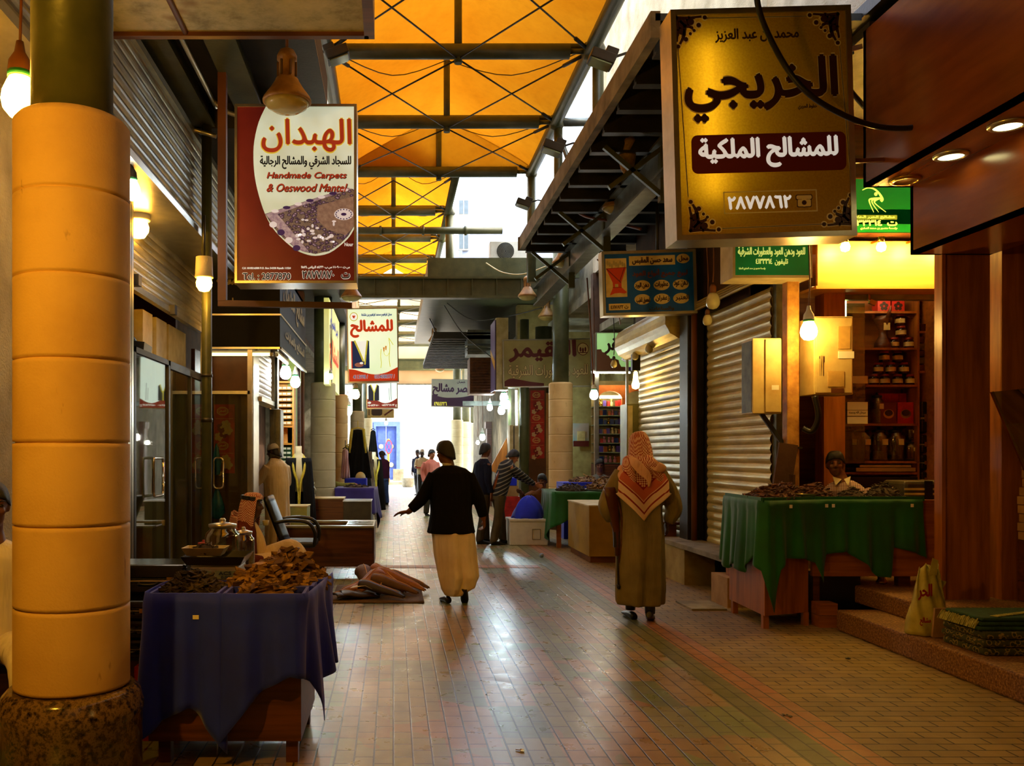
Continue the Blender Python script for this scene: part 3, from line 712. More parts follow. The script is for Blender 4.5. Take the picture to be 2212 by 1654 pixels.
def orn(b):
    for (u, v, su, sv) in ((130, 88, 1, 1), (1180, 92, -1, 1), (182, 1470, 1, -1), (1235, 1455, -1, -1)):
        for (wd, dd, mi) in ((24, .003, 1), (15, .004, 0)):
            q.line(b, [(u + su * 8, v + sv * 8), (u + su * 60, v + sv * 60), (u + su * 110, v + sv * 80)], wd, dd, mi)
            q.line(b, [(u + su * 8, v + sv * 8), (u + su * 18, v + sv * 90), (u + su * 8, v + sv * 160)], wd, dd, mi)
            q.line(b, [(u + su * 8, v + sv * 8), (u + su * 90, v + sv * 14), (u + su * 165, v + sv * 8)], wd, dd, mi)
            q.line(b, [(u + su * 60, v + sv * 60), (u + su * 55, v + sv * 120), (u + su * 30, v + sv * 175)], wd, dd, mi)
            for (du, dv, r) in ((190, 14, 16), (16, 195, 16), (150, 62, 18), (66, 150, 18), (100, 40, 26), (42, 100, 26), (50, 50, 34), (120, 95, 12), (95, 115, 12)):
                q.ell(b, u + su * du, v + sv * dv, r * (wd / 18), r * (wd / 18), dd, mi, 12)
    for pts in ([(330, 106), (970, 112)], [(145, 300), (182, 1240)], [(1175, 310), (1228, 1240)], [(395, 1450), (1040, 1440)]):
        q.line(b, pts, 9, .003, 1); q.line(b, pts, 4, .004, 0)
q.part('ornament', [M_dbr, M_cr], fc, orn).location = (0, 0, 0)
def pl(b):
    q.rect(b, 212, 852, 1198, 1098, .003, 0, 40)
    for k in range(4): q.line(b, [((410, 1220), (1000, 1220)), ((1000, 1220), (1003, 1354)), ((1003, 1354), (412, 1354)), ((412, 1354), (410, 1220))][k], 8, .003, 1)
q.part('name_plate', [M_mar, M_cr], fc, pl).location = (0, 0, 0)
def t2(b):
    q.text(b, 'محمد بن عبد العزيز', 650, 222, 530, 85, .003, 2.5)
    q.text(b, 'الخريجي', 668, 565, 965, 400, .003, 17, mi=1); q.text(b, 'الخريجي', 668, 565, 960, 394, .0042, 11)
    q.text(b, 'للمشالح الملكية', 702, 970, 880, 185, .0045, 7, mi=2)
    q.text(b, '٢٨٧٧٨٦٢', 637, 1290, 398, 78, .004, 5, mi=2)
    q.text(b, 'خطوط الحريري', 960, 690, 120, 36, .003, 1)
    for dd, mi, g in ((.0035, 0, 5), (.0045, 1, 0)):
        q.rect(b, 872 - g, 1253 - g, 970 + g, 1278 + g, dd, mi, 10); q.rect(b, 880 - g, 1280, 964 + g, 1324 + g, dd, mi, 8); q.ell(b, 921, 1300, 26 + g, 26 + g, dd + .0003, mi)
    q.ell(b, 921, 1300, 15, 15, .0056, 0)
q.part('lettering', [M_dbr, M_cr, M_wht], sg2, t2)
b = MB(); b.bar((3.55, 7.0, PZ(350, 7)), (3.92, 7.0, PZ(345, 7)), .03); b.bar((3.5, 7.05, 4.75), (3.9, 7.35, 4.95), .04)
b.build('bracket', M_brown, sg2)
b = MB(); b.tube([(PX(1630, 6.3), 6.3, PZ(-40, 6.3)), PT(1645, 40, 6.4), PT(1695, 140, 6.5), PT(1750, 205, 6.5), PT(1830, 252, 6.55), PT(1900, 274, 6.6), PT(1968, 276, 6.62), PT(1972, 262, 6.64)], .021, 10, sub=6)
one(b, 'black_cable', M_black, 'thick black cable drooping across the big gold sign', 'cable')
b = MB(); b.tube([PT(1825, 180, 7.3), PT(1845, 205, 7.35), PT(1868, 232, 7.4)], .02, 8, sub=4)
one(b, 'black_cable', M_black, 'short black cable end between gold sign and wood fascia', 'cable')
# ---- green signs
M_gr = backlit('lit_green', (12, 122, 44), .35, (4, 92, 28), 1.6); M_lime2 = ink('lime_ink', (222, 240, 120), .6)
q = SD(8.45, 1570, 380, 5.395)
s3 = thing('light_box_sign', 'green light box with pale lettering below the gold sign', 'sign', (PX(1665, 8.45), 8.45, PZ(600, 8.45)))
q.part('frame', M_cream, s3, lambda b: (q.frame(b, 60, 560, 985, 1190, .3, 30, .02), q.back(b, 60, 560, 985, 1190, .3)))
fc = q.part('face_panel', M_gr, s3, lambda b: q.rect(b, 85, 585, 965, 1165, 0))
def t3(b):
    q.text(b, 'للعود ودهن العود والعطورات الشرقية', 520, 885, 780, 112, .002, 3); q.text(b, 'تليفون: ٤١٣٣٣١٤', 525, 1002, 372, 80, .002, 3)
    q.text(b, 'مؤسسة منصور بن محمد الصقري للتجارة', 295, 1080, 310, 34, .002, 1); q.text(b, 'الصقري', 520, 700, 500, 110, .002, 3)
q.part('lettering', M_lime2, s3, t3)
q2 = SD(9.0, 1570, 380, 5.395)
s4 = thing('light_box_sign', 'green light box with pale bird head emblem above the lit perfume shop', 'sign', (PX(1900, 9), 9.0, PZ(505, 9)))
q2.part('frame', M_brown, s4, lambda b: (q2.frame(b, 960, 20, 2560, 680, .25, 14, .01), q2.back(b, 960, 20, 2560, 680, .25)))
q2.part('face_panel', M_gr, s4, lambda b: q2.rect(b, 970, 34, 2550, 668, 0))
def bird(b):
    def band(pts, w0, w1):
        pts = q2.curve(pts, 5); n = len(pts)
        for k in range(n - 1): q2.line(b, pts[k:k + 2], w0 + (w1 - w0) * k / n, .003)
    band([(1580, 165), (1640, 140), (1710, 150), (1770, 200), (1810, 265), (1800, 290)], 10, 34)
    q2.ell(b, 1735, 212, 20, 22, .0032)
    for k, (x0, x1) in enumerate(((1670, 1710), (1700, 1765), (1730, 1850))): band([(1790 - k * 10, 262), (x0, 270 + k * 8), (x0 - 4, 320), (x1, 420)], 26, 5)
    q2.rect(b, 1400, 455, 1985, 508, .002, 1, 10)
q2.part('emblem', [M_lime2, ink('olive_ink', (96, 120, 40), .3)], s4, bird)
def t4(b):
    q2.text(b, 'مشالح الحرر الخاصة', 1955, 482, 520, 40, .003, 1.5, 'R'); q2.text(b, 'ت: ٤١٣٣٣١٤', 1980, 548, 560, 62, .003, 5, 'R'); q2.text(b, 'مؤسسة منصور بن محمد الصقري', 1985, 612, 430, 34, .003, 1.4, 'R')
q2.part('lettering', M_lime2, s4, t4)
# ---- blue sign
q = SD(10.75, 1280, 530, 9.217, 1.7, (1100, 750))
s5 = thing('hanging_sign', 'blue sign with six cream ovals and a red incense burner', 'sign', (PX(1400, 10.75), 10.75, PZ(685, 10.75)))
q.part('frame', M_alu, s5, lambda b: (q.frame(b, 190, 100, 2065, 1380, .16, 55, .015), q.back(b, 190, 100, 2065, 1380, .16)))
fc = q.part('face_panel', mat('sign_blue', (4, 92, 196), .35, c2=(2, 74, 168), scale=6, bump=0), s5, lambda b: q.rect(b, 235, 150, 2020, 1330, 0))
M_crm = mat('sign_cream', (226, 206, 140), .5, c2=(200, 176, 110), scale=10, bump=0)
def pan(b):
    q.rect(b, 265, 240, 685, 1010, .0015); q.rect(b, 738, 205, 1655, 395, .0015); q.rect(b, 310, 1140, 740, 1270, .0015)
    q.ell(b, 1815, 280, 130, 95, .0015)
    for v in (795, 1070):
        for u in (1755, 1372, 985): q.ell(b, u, v, 160, 105, .0015)
q.part('cream_panel', M_crm, s5, pan)
def inc(b):
    q.poly(b, [(275, 440), (680, 420), (575, 710), (575, 820), (680, 920), (630, 945), (540, 930), (440, 935), (335, 975), (405, 820), (400, 720)], .003, 0)
    q.poly(b, [(445, 750), (510, 750), (510, 810), (445, 810)], .004, 1)
    q.line(b, [(290, 450), (560, 720)], 22, .004, 2); q.line(b, [(400, 820), (575, 820)], 12, .004, 2); q.line(b, [(640, 430), (540, 700)], 18, .004, 2); q.line(b, [(275, 440), (680, 424)], 10, .004, 2)
    for k in range(9): q.ell(b, 310 + k * 42, 330 + (k % 3) * 28, 22, 50, .0028, 3, 10)
q.part('burner_picture', [ink('burner_red', (206, 60, 24)), M_crm, ink('burner_dark', (130, 26, 12)), ink('smoke_grey', (176, 160, 112))], s5, inc)
def t5(b):
    q.text(b, 'سعد حسن المقبس', 1200, 300, 790, 150, .003, 7, mi=0); q.text(b, 'محل', 1822, 285, 180, 120, .003, 6)
    q.text(b, 'لبيع جميع أنواع العود', 1345, 560, 1090, 170, .003, 6, mi=1)
    for s_, u, v in (('دهن عود', 1755, 785), ('عطورات', 1372, 785), ('دهن الورد', 980, 795), ('العنبر', 1775, 1060), ('زعفران', 1382, 1060), ('المعمول الطيب', 1000, 1090)): q.text(b, s_, u, v, 270, 120, .003, 5)
    q.text(b, 'والساعات', 1360, 1265, 490, 85, .003, 5); q.text(b, 'ت ٤١١٧٨٢٢', 522, 1208, 345, 70, .003, 4)
q.part('lettering', [M_dbr, M_mar], s5, t5)
b = MB(); b.cyl(PT(1420, 545, 10.82), PT(1420, 440, 10.82), .02); b.build('hanger', M_dark, s5)
# ---- white light boxes hanging on the left, middle distance
q = SD(12.6, 420, 600, 4.136, 1.0, (1590, 600))
s6 = thing('light_box_sign', 'tall white light box with red writing and a navy robe picture', 'sign', (PX(805, 12.6), 12.6, PZ(825, 12.6)))
q.part('frame', M_alu, s6, lambda b: (q.frame(b, 1365, 268, 1822, 932, .22, 10, .01), q.back(b, 1365, 268, 1822, 932, .22)))
M_ltw = backlit('lit_white', (236, 244, 212), .95, (214, 236, 190), 1.5)
fc = q.part('face_panel', M_ltw, s6, lambda b: q.rect(b, 1372, 275, 1815, 925, 0))
M_rd = ink('lit_redink', (214, 62, 26), .5); M_bl = ink('lit_blueink', (30, 60, 150), .4); M_nv = ink('navy_ink', (16, 30, 58), .15); M_gd = ink('lit_goldink', (206, 200, 70), .6)
def art6(b):
    q.poly(b, q.curve([(1376, 812), (1430, 818), (1500, 840), (1600, 862), (1700, 850), (1770, 820), (1812, 800)], 4) + [(1812, 922), (1376, 922)], .002, 0)
    q.rect(b, 1400, 562, 1410, 808, .002, 0); q.rect(b, 1410, 562, 1562, 808, .002, 3)
    q.poly(b, [(1410, 562), (1426, 562), (1500, 730), (1560, 800), (1560, 808), (1410, 808)], .003, 1)
    q.poly(b, [(1562, 562), (1550, 562), (1520, 720), (1540, 808), (1562, 808)], .003, 1)
    q.line(b, [(1432, 562), (1470, 650), (1506, 740)], 16, .004, 2); q.line(b, [(1546, 562), (1530, 680), (1520, 770)], 14, .004, 2)
    q.ell(b, 1468, 775, 40, 20, .005, 4, 14); q.ell(b, 1490, 760, 16, 10, .0055, 3, 10)
    for pts in ([(1668, 640), (1662, 700), (1668, 760), (1662, 805)], [(1738, 540), (1745, 620), (1738, 720), (1745, 795)], [(1738, 540), (1775, 600)]): q.line(b, q.curve(pts, 4), 6, .003, 2)
    for u, v in ((1692, 640), (1710, 628)): q.poly(b, [(u - 8, v - 18), (u + 8, v - 18), (u + 4, v + 20), (u - 4, v + 20)], .003, 5)
    q.line(b, q.curve([(1690, 660), (1700, 690), (1722, 698), (1740, 670)], 4), 4, .003, 2)
    q.ell(b, 1428, 345, 38, 40, .002, 2, 24); q.ell(b, 1428, 345, 31, 33, .003, 3, 24); q.rect(b, 1414, 334, 1442, 346, .004, 0); q.rect(b, 1420, 346, 1436, 358, .004, 0)
q.part('printed_picture', [M_rd, ink('robe_blue', (24, 60, 120), .25), M_gd, ink('lit_wh', (240, 244, 232), .8), ink('hand_skin', (190, 130, 110), .3), ink('or_ink', (226, 150, 50), .5)], fc, art6).location = (0, 0, 0)
def t6(b):
    q.text(b, 'للمشالح', 1585, 452, 372, 150, .003, 7, mi=0); q.text(b, 'محل ابراهيم محمد ابراهيم بن شلحة', 1632, 332, 270, 34, .003, 1.5, mi=1)
    q.text(b, '4113998 / ت  0554088377 / ج', 1598, 882, 370, 34, .004, 2, mi=2, raw=True); q.text(b, '4113998 / ت  0554088377 / ج', 1598, 882, 368, 32, .005, .5, mi=1, raw=True)
q.part('lettering', [M_rd, M_bl, M_wht], s6, t6)
q = SD(16.2, 420, 600, 4.136, .8, (1675, 1050))
s7 = thing('light_box_sign', 'smaller white light box with a robe picture, under the tall one', 'sign', (PX(825, 16.2), 16.2, PZ(880, 16.2)))
q.part('frame', M_alu, s7, lambda b: (q.frame(b, 1535, 700, 1818, 1168, .2, 8, .01), q.back(b, 1535, 700, 1818, 1168, .2)))
fc = q.part('face_panel', backlit('lit_cool', (222, 244, 232), .95), s7, lambda b: q.rect(b, 1540, 706, 1812, 1162, 0))
def art7(b):
    q.poly(b, q.curve([(1541, 1080), (1620, 1090), (1690, 1118), (1750, 1110), (1811, 1076)], 4) + [(1811, 1160), (1541, 1160)], .002, 0)
    q.poly(b, [(1555, 965), (1575, 950), (1605, 1010), (1605, 1095), (1555, 1095)], .003, 1); q.poly(b, [(1650, 965), (1632, 950), (1610, 1010), (1608, 1095), (1650, 1095)], .003, 1)
    q.line(b, [(1576, 952), (1604, 1020), (1604, 1092)], 9, .004, 2); q.line(b, [(1632, 952), (1610, 1020)], 9, .004, 2)
    q.line(b, [(1740, 985), (1742, 1092)], 3, .003, 1); q.line(b, [(1756, 940), (1758, 1092)], 4, .003, 1)
    q.text(b, 'ج ٠٥٤٧٧٦٨٠١٢ - ٠٥٠٥٤٧٠٥٠٠', 1678, 1140, 260, 24, .004, 1.5, mi=3); q.ell(b, 1562, 1114, 16, 10, .003, 3, 14)
q.part('printed_picture', [ink('lit_brick', (150, 50, 36), .3), M_nv, M_gd, M_wht], fc, art7).location = (0, 0, 0)
q = SD(19.5, 420, 600, 4.136, 0, (1660, 1210))
s8 = thing('hanging_sign', 'unlit beige sign below the smaller white light box', 'sign', (PX(822, 19.5), 19.5, PZ(902, 19.5)))
q.part('face_panel', M_crm, s8, lambda b: (q.rect(b, 1545, 1150, 1783, 1250, 0), q.back(b, 1545, 1150, 1783, 1250, .08), q.frame(b, 1545, 1150, 1783, 1250, .08, 4, .004)))
q.part('printed_picture', [M_dbr, M_mar], s8, lambda b: (q.rect(b, 1582, 1165, 1678, 1230, .006, 0, 20), q.line(b, [(1700, 1225), (1770, 1175)], 14, .006, 1), q.line(b, [(1560, 1160), (1560, 1225)], 8, .006, 0)))
# ---- wide beige sign behind the right columns
q = SD(19.9, 860, 600, 4.135, .8, (1330, 760))
s9 = thing('shop_sign', 'wide beige sign with brown writing behind the right stone columns', 'sign', (PX(1182, 19.9), 19.9, PZ(833, 19.9)))
q.part('frame', M_alu, s9, lambda b: (q.frame(b, 935, 545, 1725, 975, .2, 10, .01), q.back(b, 935, 545, 1725, 975, .2)))
q.part('face_panel', mat('sign_beige', (180, 168, 104), .5, c2=(150, 138, 80), scale=2, bump=0), s9, lambda b: q.rect(b, 945, 555, 1716, 966, 0))
def t9(b):
    q.text(b, 'النقيمر', 1290, 650, 590, 185, .004, 9, mi=0); q.text(b, 'للعود والعطورات الشرقية', 1340, 835, 710, 120, .004, 6, mi=0); q.text(b, 'للعود والعطورات الشرقية', 1340, 835, 710, 120, .006, 2.5, mi=1)
    q.ell(b, 1652, 640, 52, 56, .003, 0); q.ell(b, 1652, 640, 46, 50, .004, 1)
    for u in (-22, 0, 22): q.ell(b, 1652 + u, 650 - abs(u) * .3, 9, 22, .005, 0, 10)
    q.line(b, [(1618, 672), (1686, 672)], 8, .005, 0)
    q.poly(b, q.curve([(948, 920), (1000, 895), (1080, 905), (1180, 925), (1300, 940)], 3) + [(1300, 964), (948, 964)], .003, 0)
q.part('lettering', [M_mar, M_crm], s9, t9)
# ---- green-lit sign over perfume niche
q = SD(16.6, 1280, 700, 5.17)
s10 = thing('light_box_sign', 'pale green light box with brown skyline above the arched perfume shop', 'sign', (PX(1340, 16.6), 16.6, PZ(800, 16.6)))
q.part('frame', M_alu, s10, lambda b: (q.frame(b, 38, 90, 700, 530, .2, 9, .01), q.back(b, 38, 90, 700, 530, .2)))
fc = q.part('face_panel', backlit('lit_mint', (176, 226, 150), .5, (150, 200, 110), 1.2), s10, lambda b: q.rect(b, 46, 98, 690, 522, 0))
def t10(b):
    q.poly(b, [(48, 520), (48, 282), (95, 280), (108, 310), (140, 320), (165, 350), (180, 350), (200, 385), (240, 380), (290, 400), (300, 440), (320, 475), (420, 480), (690, 470), (690, 520)], .003, 1)
    q.rect(b, 370, 478, 690, 518, .004, 2)
    q.text(b, 'الصقر', 330, 235, 380, 190, .004, 8, mi=0); q.text(b, 'للعطورات الشرقية', 520, 392, 400, 62, .004, 4, mi=0); q.text(b, 'للعطورات الشرقية', 520, 392, 400, 62, .006, 1.5, mi=3)
q.part('lettering', [M_dbr, ink('brown_ink', (90, 52, 18), .1), ink('violet_ink', (50, 40, 100), .1), M_wht], s10, t10)
# ---- far sign "mashlah palace"
q = SD(26, 860, 600, 4.135, -1.2, (480, 1030))
s11 = thing('shop_sign', 'far white and purple sign behind the slim dark post', 'sign', (PX(976, 26), 26, PZ(880, 26)))
q.part('face_panel', mat('sign_offwhite', (206, 206, 186), .5, c2=(180, 180, 160), scale=2, bump=0), s11, lambda b: (q.rect(b, 298, 905, 680, 1152, 0), q.back(b, 298, 905, 680, 1152, .15), q.frame(b, 298, 905, 680, 1152, .15, 6, .006)))
q.part('lettering', [ink('plum_ink', (70, 34, 70)), M_gd], s11, lambda b: (q.poly(b, q.curve([(304, 1045), (400, 1068), (480, 1070), (580, 1062), (676, 1040)], 4) + [(676, 1146), (304, 1146)], .008, 0), q.text(b, 'قصر مشالح', 480, 1000, 340, 110, .01, 4, mi=0), q.text(b, '٤٩٤٤٢٢٦', 380, 1125, 110, 30, .012, 2, mi=1), q.text(b, 'شعبان', 560, 930, 70, 24, .01, 1, mi=0)))
# ---- upright box sign, brown hood, AC box in the middle distance
b = MB(); b.box(PX(1072, 20), PX(1098, 20), 20, 20.4, PZ(842, 20), PZ(686, 20))
u_ = thing('upright_sign', 'tall cream upright box sign beside the wide beige sign', 'sign', (PX(1085, 20), 20.2, PZ(842, 20)))
b.build('sign_box', M_cream, u_)
b = MB(); x = PX(1071, 20) ; b.box(x - .02, x, 20, 20.9, PZ(842, 20), PZ(690, 20)); b.build('purple_side', ink('purple_ink', (104, 84, 130)), u_)
b = MB(); b.face([(x - .022, 20.9, PZ(760, 20)), (x - .022, 20, PZ(800, 20)), (x - .022, 20, PZ(780, 20)), (x - .022, 20.9, PZ(745, 20))]); b.build('orange_stripe', ink('orange_ink', (206, 150, 50)), u_)
b = MB(); b.box(PX(1015, 21), PX(1070, 21), 21, 21.7, PZ(850, 21), PZ(772, 21))
for k in range(12): b.box(PX(1018, 21), PX(1067, 21), 20.97, 21, PZ(848 - k * 6, 21), PZ(846 - k * 6, 21))
one(b, 'air_cooler', mat('rust_metal', (104, 62, 26), .6, metal=.2, c2=(60, 34, 14), scale=10), 'rusty brown slatted air cooler box hanging in the middle distance', 'air cooler')
for k, (py0, py1) in enumerate(((746, 765), (712, 742))):
    b = MB(); b.box(PX(1010, 22), PX(1068, 22), 22, 22.8, PZ(py1, 22), PZ(py0, 22)); b.box(PX(1008, 22), PX(1069, 22), 21.96, 22, PZ(py0 + 6, 22), PZ(py0 + 4, 22)); b.box(PX(1008, 22), PX(1069, 22), 21.96, 22, PZ(py0 + 12, 22), PZ(py0 + 10, 22))
    one(b, 'duct', M_steel, ['grey duct box just above the rusty air cooler', 'upper grey duct box above the rusty air cooler'][k], 'duct')
# ---- black fascia sign of the second left shop
sg = thing('fascia_sign', 'black fascia sign of the left corner shop, lit underneath by tubes', 'sign', (-1.6, 11, 2.9))
b = MB(); b.box(-2.35, -1.42, 11.0, 11.05, 2.88, 3.95); b.box(-1.47, -1.42, 11.05, 14.2, 2.88, 3.95); b.box(-2.35, -1.42, 11, 14.2, 3.9, 3.95)
b.build('panel', mat('sign_black', (16, 15, 16), .6, c2=(10, 9, 9), scale=3, bump=.02, Specular_IOR_Level=.2), sg)
b = MB(); b.box(-2.35, -1.41, 10.985, 11.0, 3.28, 3.30); b.box(-1.42, -1.405, 10.99, 14.2, 3.28, 3.30); b.box(-2.35, -1.40, 10.98, 11.0, 2.86, 2.885); b.box(-1.42, -1.40, 10.98, 14.2, 2.86, 2.885)
b.build('trim_strip', M_alu, sg)
b = MB(); text(b, 'جملـة', -1.98, 3.44, .30, .12, 10.99, .003)
text(b, 'جملـة الجملـة', -1.75, 3.72, .9, .16, 10.99, .012)
side = lambda x, y, z: Vector((-1.405 + (y * -1), 11.0 + (x), z))
text(b, 'مشالح العثمان', 1.6, 3.62, 2.6, .38, .006, .02, fn=side); text(b, 'للمشالح والعبايات', 1.7, 3.1, 2.4, .16, .006, .01, fn=side)
b.build('lettering', mat('gilt_letters', (150, 128, 40), .4, bump=0), sg)
# ---- yellow side-on sign beside the pale left column
sg = thing('light_box_sign', 'yellow light box seen edge-on beside the pale left column', 'sign', (-1.2, 18.5, 3.2))
x0 = -1.27
b = MB(); b.box(x0 - .1, x0, 17.3, 20.6, 2.92, 4.62); b.build('sign_box', backlit('lit_yellow', (226, 222, 120), .55, (236, 236, 170), 1), sg)
b = MB(); side = lambda x, y, z: Vector((x0 + .004 - y, 17.3 + x, z))
text(b, 'للمشالح', 1.6, 3.6, 2.8, .6, 0, .03, fn=side, mi=0); text(b, 'ابراهيم', 1.6, 4.25, 2.4, .3, 0, .02, fn=side, mi=1); b.build('lettering', [M_rd, M_bl], sg)
# ---- stained lamp tray at top left
def stained():
    t = NT('stained_panel'); v = t.coord(); a = t.noise(v, 5, 5, .7); s_ = t.noise(t.coord(scale=(1, 1, 1)), 1.7, 3)
    col = t.ramp(a, [(.32, srgb((132, 128, 92))), (.5, srgb((176, 172, 134))), (.7, srgb((196, 190, 152)))])
    col = t.mix(t.ramp(s_, [(.62, (0, 0, 0)), (.7, (1, 1, 1))]), col, srgb((120, 84, 22)))
    t.bsdf(col, .6, 0, a, .2, .01); return t.m
sg = thing('overhead_sign_box', 'underside of a rust-stained pale sign box at the top left', 'sign', (-1.2, 5.3, 4.43))
b = MB(); b.box(-2.28, -.2, 4.3, 6.0, 4.43, 4.45)
b.build('underside', stained(), sg)
b = MB(); b.box(-2.3, -.17, 6.0, 6.05, 4.4, 5.0); b.box(-.2, -.13, 4.3, 6.05, 4.4, 5.0); b.box(-2.34, -2.28, 4.3, 6.05, 4.38, 5.0)
b.build('frame', M_woodd, sg)
b = MB(); b.cyl((-1.42, 4.3, 4.425), (-1.42, 6, 4.425), .02, seg=8); b.build('cross_tube', M_brown, sg)
# ============================================================ BULBS AND LAMPS
def bulb_mat(n, c, s): return emit('bulb_' + n, c, s)
WARM = (1, .47, .05); WARM2 = (1, .6, .14); WHT = (1, .93, .8); COOL = (.75, .95, 1); GRN = (.75, 1, .5)
def bulb(x, y, z, label, color, s, n, r=.045, wire=1.2, capm=None, led=True, group='bare bulbs on wires'):
    t = thing('hanging_bulb', label, 'light bulb', (x, y, z), group)
    b = MB(); b.lathe((x, y, z), [(.001, -r * 1.35), (r * .55, -r * 1.22), (r * .9, -r * .8), (r, -r * .3), (r * .93, r * .2), (r * .72, r * .7), (r * .55, r * 1.0)], 16)
    b.build('glass', bulb_mat(n, color, s) if s else MATS.get('bulb_off') or mat('bulb_off', (210, 200, 150), .15, var=.1, bump=0), t)
    b = MB()
    if led: b.lathe((x, y, z), [(r * .62, r * .95), (r * .66, r * 1.3), (r * .6, r * 1.9), (r * .3, r * 2.4), (r * .2, r * 3.0)], 14)
    else: b.lathe((x, y, z), [(r * .5, r * .9), (r * .5, r * 1.9), (r * .25, r * 2.3)], 12)
    b.build('bulb_base', capm or M_white, t)
    if led:
        b = MB(); b.cyl((x, y, z + r * 1.0), (x, y, z + r * 1.28), r * .68, seg=14); b.build('green_band', ink('green_band', (20, 110, 60)), t)
    if wire:
        b = MB(); b.tube([(x, y, z + r * 2.6), (x + .01, y, z + wire * .5), (x - .01, y, z + wire)], .007, 6, sub=3); b.build('wire', capm or M_brown, t)
    return t
bulb(PX(43, 4.2), 4.2, PZ(205, 4.2), 'big warm bulb hanging left of the near amber column', WARM, 420, 'big', .085, 1.4, M_brown)
bulb(PX(284, 6.6), 6.6, PZ(408, 6.6), 'cool white bulb just right of the near amber column', (1, .9, .75), 200, 'white', .065, 1.2, M_dark)
def socket(px, Y, py, label, r=.06):
    t = thing('wall_lamp', label, 'lamp', (PX(px, Y), Y, PZ(py, Y)), 'globe lamps under cylindrical white sockets')
    x, y, z = t.location
    b = MB(); b.lathe((x, y, z), [(.001, -r * 1.05), (r * .6, -r * .9), (r * .95, -r * .35), (r, .1 * r), (r * .8, r * .7)], 16); b.build('globe', bulb_mat('globe', WARM, 230), t)
    b = MB(); b.lathe((x, y, z), [(r * 1.08, r * .68), (r * 1.15, r * .8), (r * 1.08, r * 1.1), (r * 1.0, r * 3.2), (r * .2, r * 3.25)], 20)
    for k in range(3): b.box(x + .02 + k * .012, x + .025 + k * .012, y - r * 1.07, y - r * .9, z + r * 2.4, z + r * 2.9)
    b.build('socket', M_cream, t)
    b = MB(); b.cyl((x, y, z + r * 3.2), (x, y, 3.8), .012); b.build('stem', M_dark, t)
socket(299, 8.0, 492, 'globe lamp under white socket in front of the corrugated shop visor', .095)
socket(441, 8.3, 612, 'globe lamp under white socket beside the left steel pole', .077)
bulb(PX(617, 13.4), 13.4, PZ(803, 13.4), 'larger white bulb outside the left corner shop', WHT, 420, 'w1', .085, 1.0)
bulb(PX(638, 14.2), 14.2, PZ(823, 14.2), 'white bulb right of the larger one at the left corner shop', (.85, .97, 1), 380, 'w2', .08, 1.0)
bulb(PX(714, 17.2), 17.2, PZ(812, 17.2), 'greenish bulb at top of the pale left column', GRN, 160, 'g1', .05, 1.0)
bulb(PX(768, 12.7), 12.7, PZ(850, 12.7), 'warm bulb directly under the tall white light box', (1, .55, .15), 170, 'w3', .06, .22)
bulb(PX(752, 22), 22, PZ(886, 22), 'dazzling cool bulb beside the hanging black robe', COOL, 900, 'c1', .1, .5)
bulb(PX(834, 27), 27, PZ(913, 27), 'tiny green-tinted bulb in front of the blue door', (.6, 1, .4), 120, 'g2', .055, .5)
bulb(PX(1747, 8.25), 8.25, PZ(712, 8.25), 'glowing warm bulb in front of the cream meter box', WARM2, 330, 'r1', .075, 1.0)
bulb(PX(1283, 14.6), 14.6, PZ(851, 14.6), 'white bulb at the left jamb of the arched perfume shop', WHT, 230, 'r2', .07, 1.8)
bulb(PX(1088, 21), 21, PZ(857, 21), 'uppermost white bulb of the bright cluster below the wide beige sign', COOL, 420, 'r3', .09, .5)
bulb(PX(1094, 21.2), 21.2, PZ(872, 21.2), 'rightmost white bulb of the bright cluster below the wide beige sign', COOL, 420, 'r3', .09, .7)
bulb(PX(1083, 21.1), 21.1, PZ(885, 21.1), 'lowest white bulb of the bright cluster below the wide beige sign', COOL, 420, 'r3', .085, .8)
bulb(PX(1058, 22), 22, PZ(879, 22), 'white bulb hanging left of the bright cluster', COOL, 300, 'r4', .07, .6)
bulb(PX(1042, 24), 24, PZ(943, 24), 'white bulb hanging low over the navy sweater man', WHT, 160, 'r5', .08, 1.2)
bulb(PX(1032, 25), 25, PZ(955, 25), 'small white bulb hanging lowest beside the far columns', WHT, 120, 'r6', .05, 1.4)
bulb(PX(1540, 9.6), 9.6, PZ(648, 9.6), 'unlit frosted bulb above the large corrugated shutter', None, 0, 'o', .075, .9, M_brown, False, 'unlit bulbs')
bulb(PX(1528, 9.7), 9.7, PZ(690, 9.7), 'unlit small bulb hanging at the top left of the large shutter', None, 0, 'o', .05, .9, M_brown, False, 'unlit bulbs')
bulb(PX(1402, 12.4), 12.4, PZ(752, 12.4), 'unlit bulb under the middle of the blue sign', None, 0, 'o', .055, .4, M_dark, False, 'unlit bulbs')
bulb(PX(1446, 11.9), 11.9, PZ(730, 11.9), 'unlit bulb under the right end of the shutter housing', None, 0, 'o', .045, .3, M_dark, False, 'unlit bulbs')
bulb(PX(1326, 13.5), 13.5, PZ(785, 13.5), 'unlit clear bulb hanging in front of the pale green sign', None, 0, 'o', .05, .75, M_dark, False, 'unlit bulbs')
bulb(PX(1372, 13.2), 13.2, PZ(768, 13.2), 'unlit bulb on a thick wire left of the grey striped shutter', None, 0, 'o', .05, .6, M_dark, False, 'unlit bulbs')
t = thing('flame_bulb', 'warm elongated bulb burning left of the grey striped shutter', 'light bulb', (PX(1373, 13.3), 13.3, PZ(825, 13.3)))
x, y, z = t.location
b = MB(); b.lathe((x, y, z), [(.001, -.11), (.05, -.09), (.06, -.04), (.04, .03), (.03, .14), (.02, .16)], 14); b.build('glass', bulb_mat('flame', (1, .62, .15), 80), t)
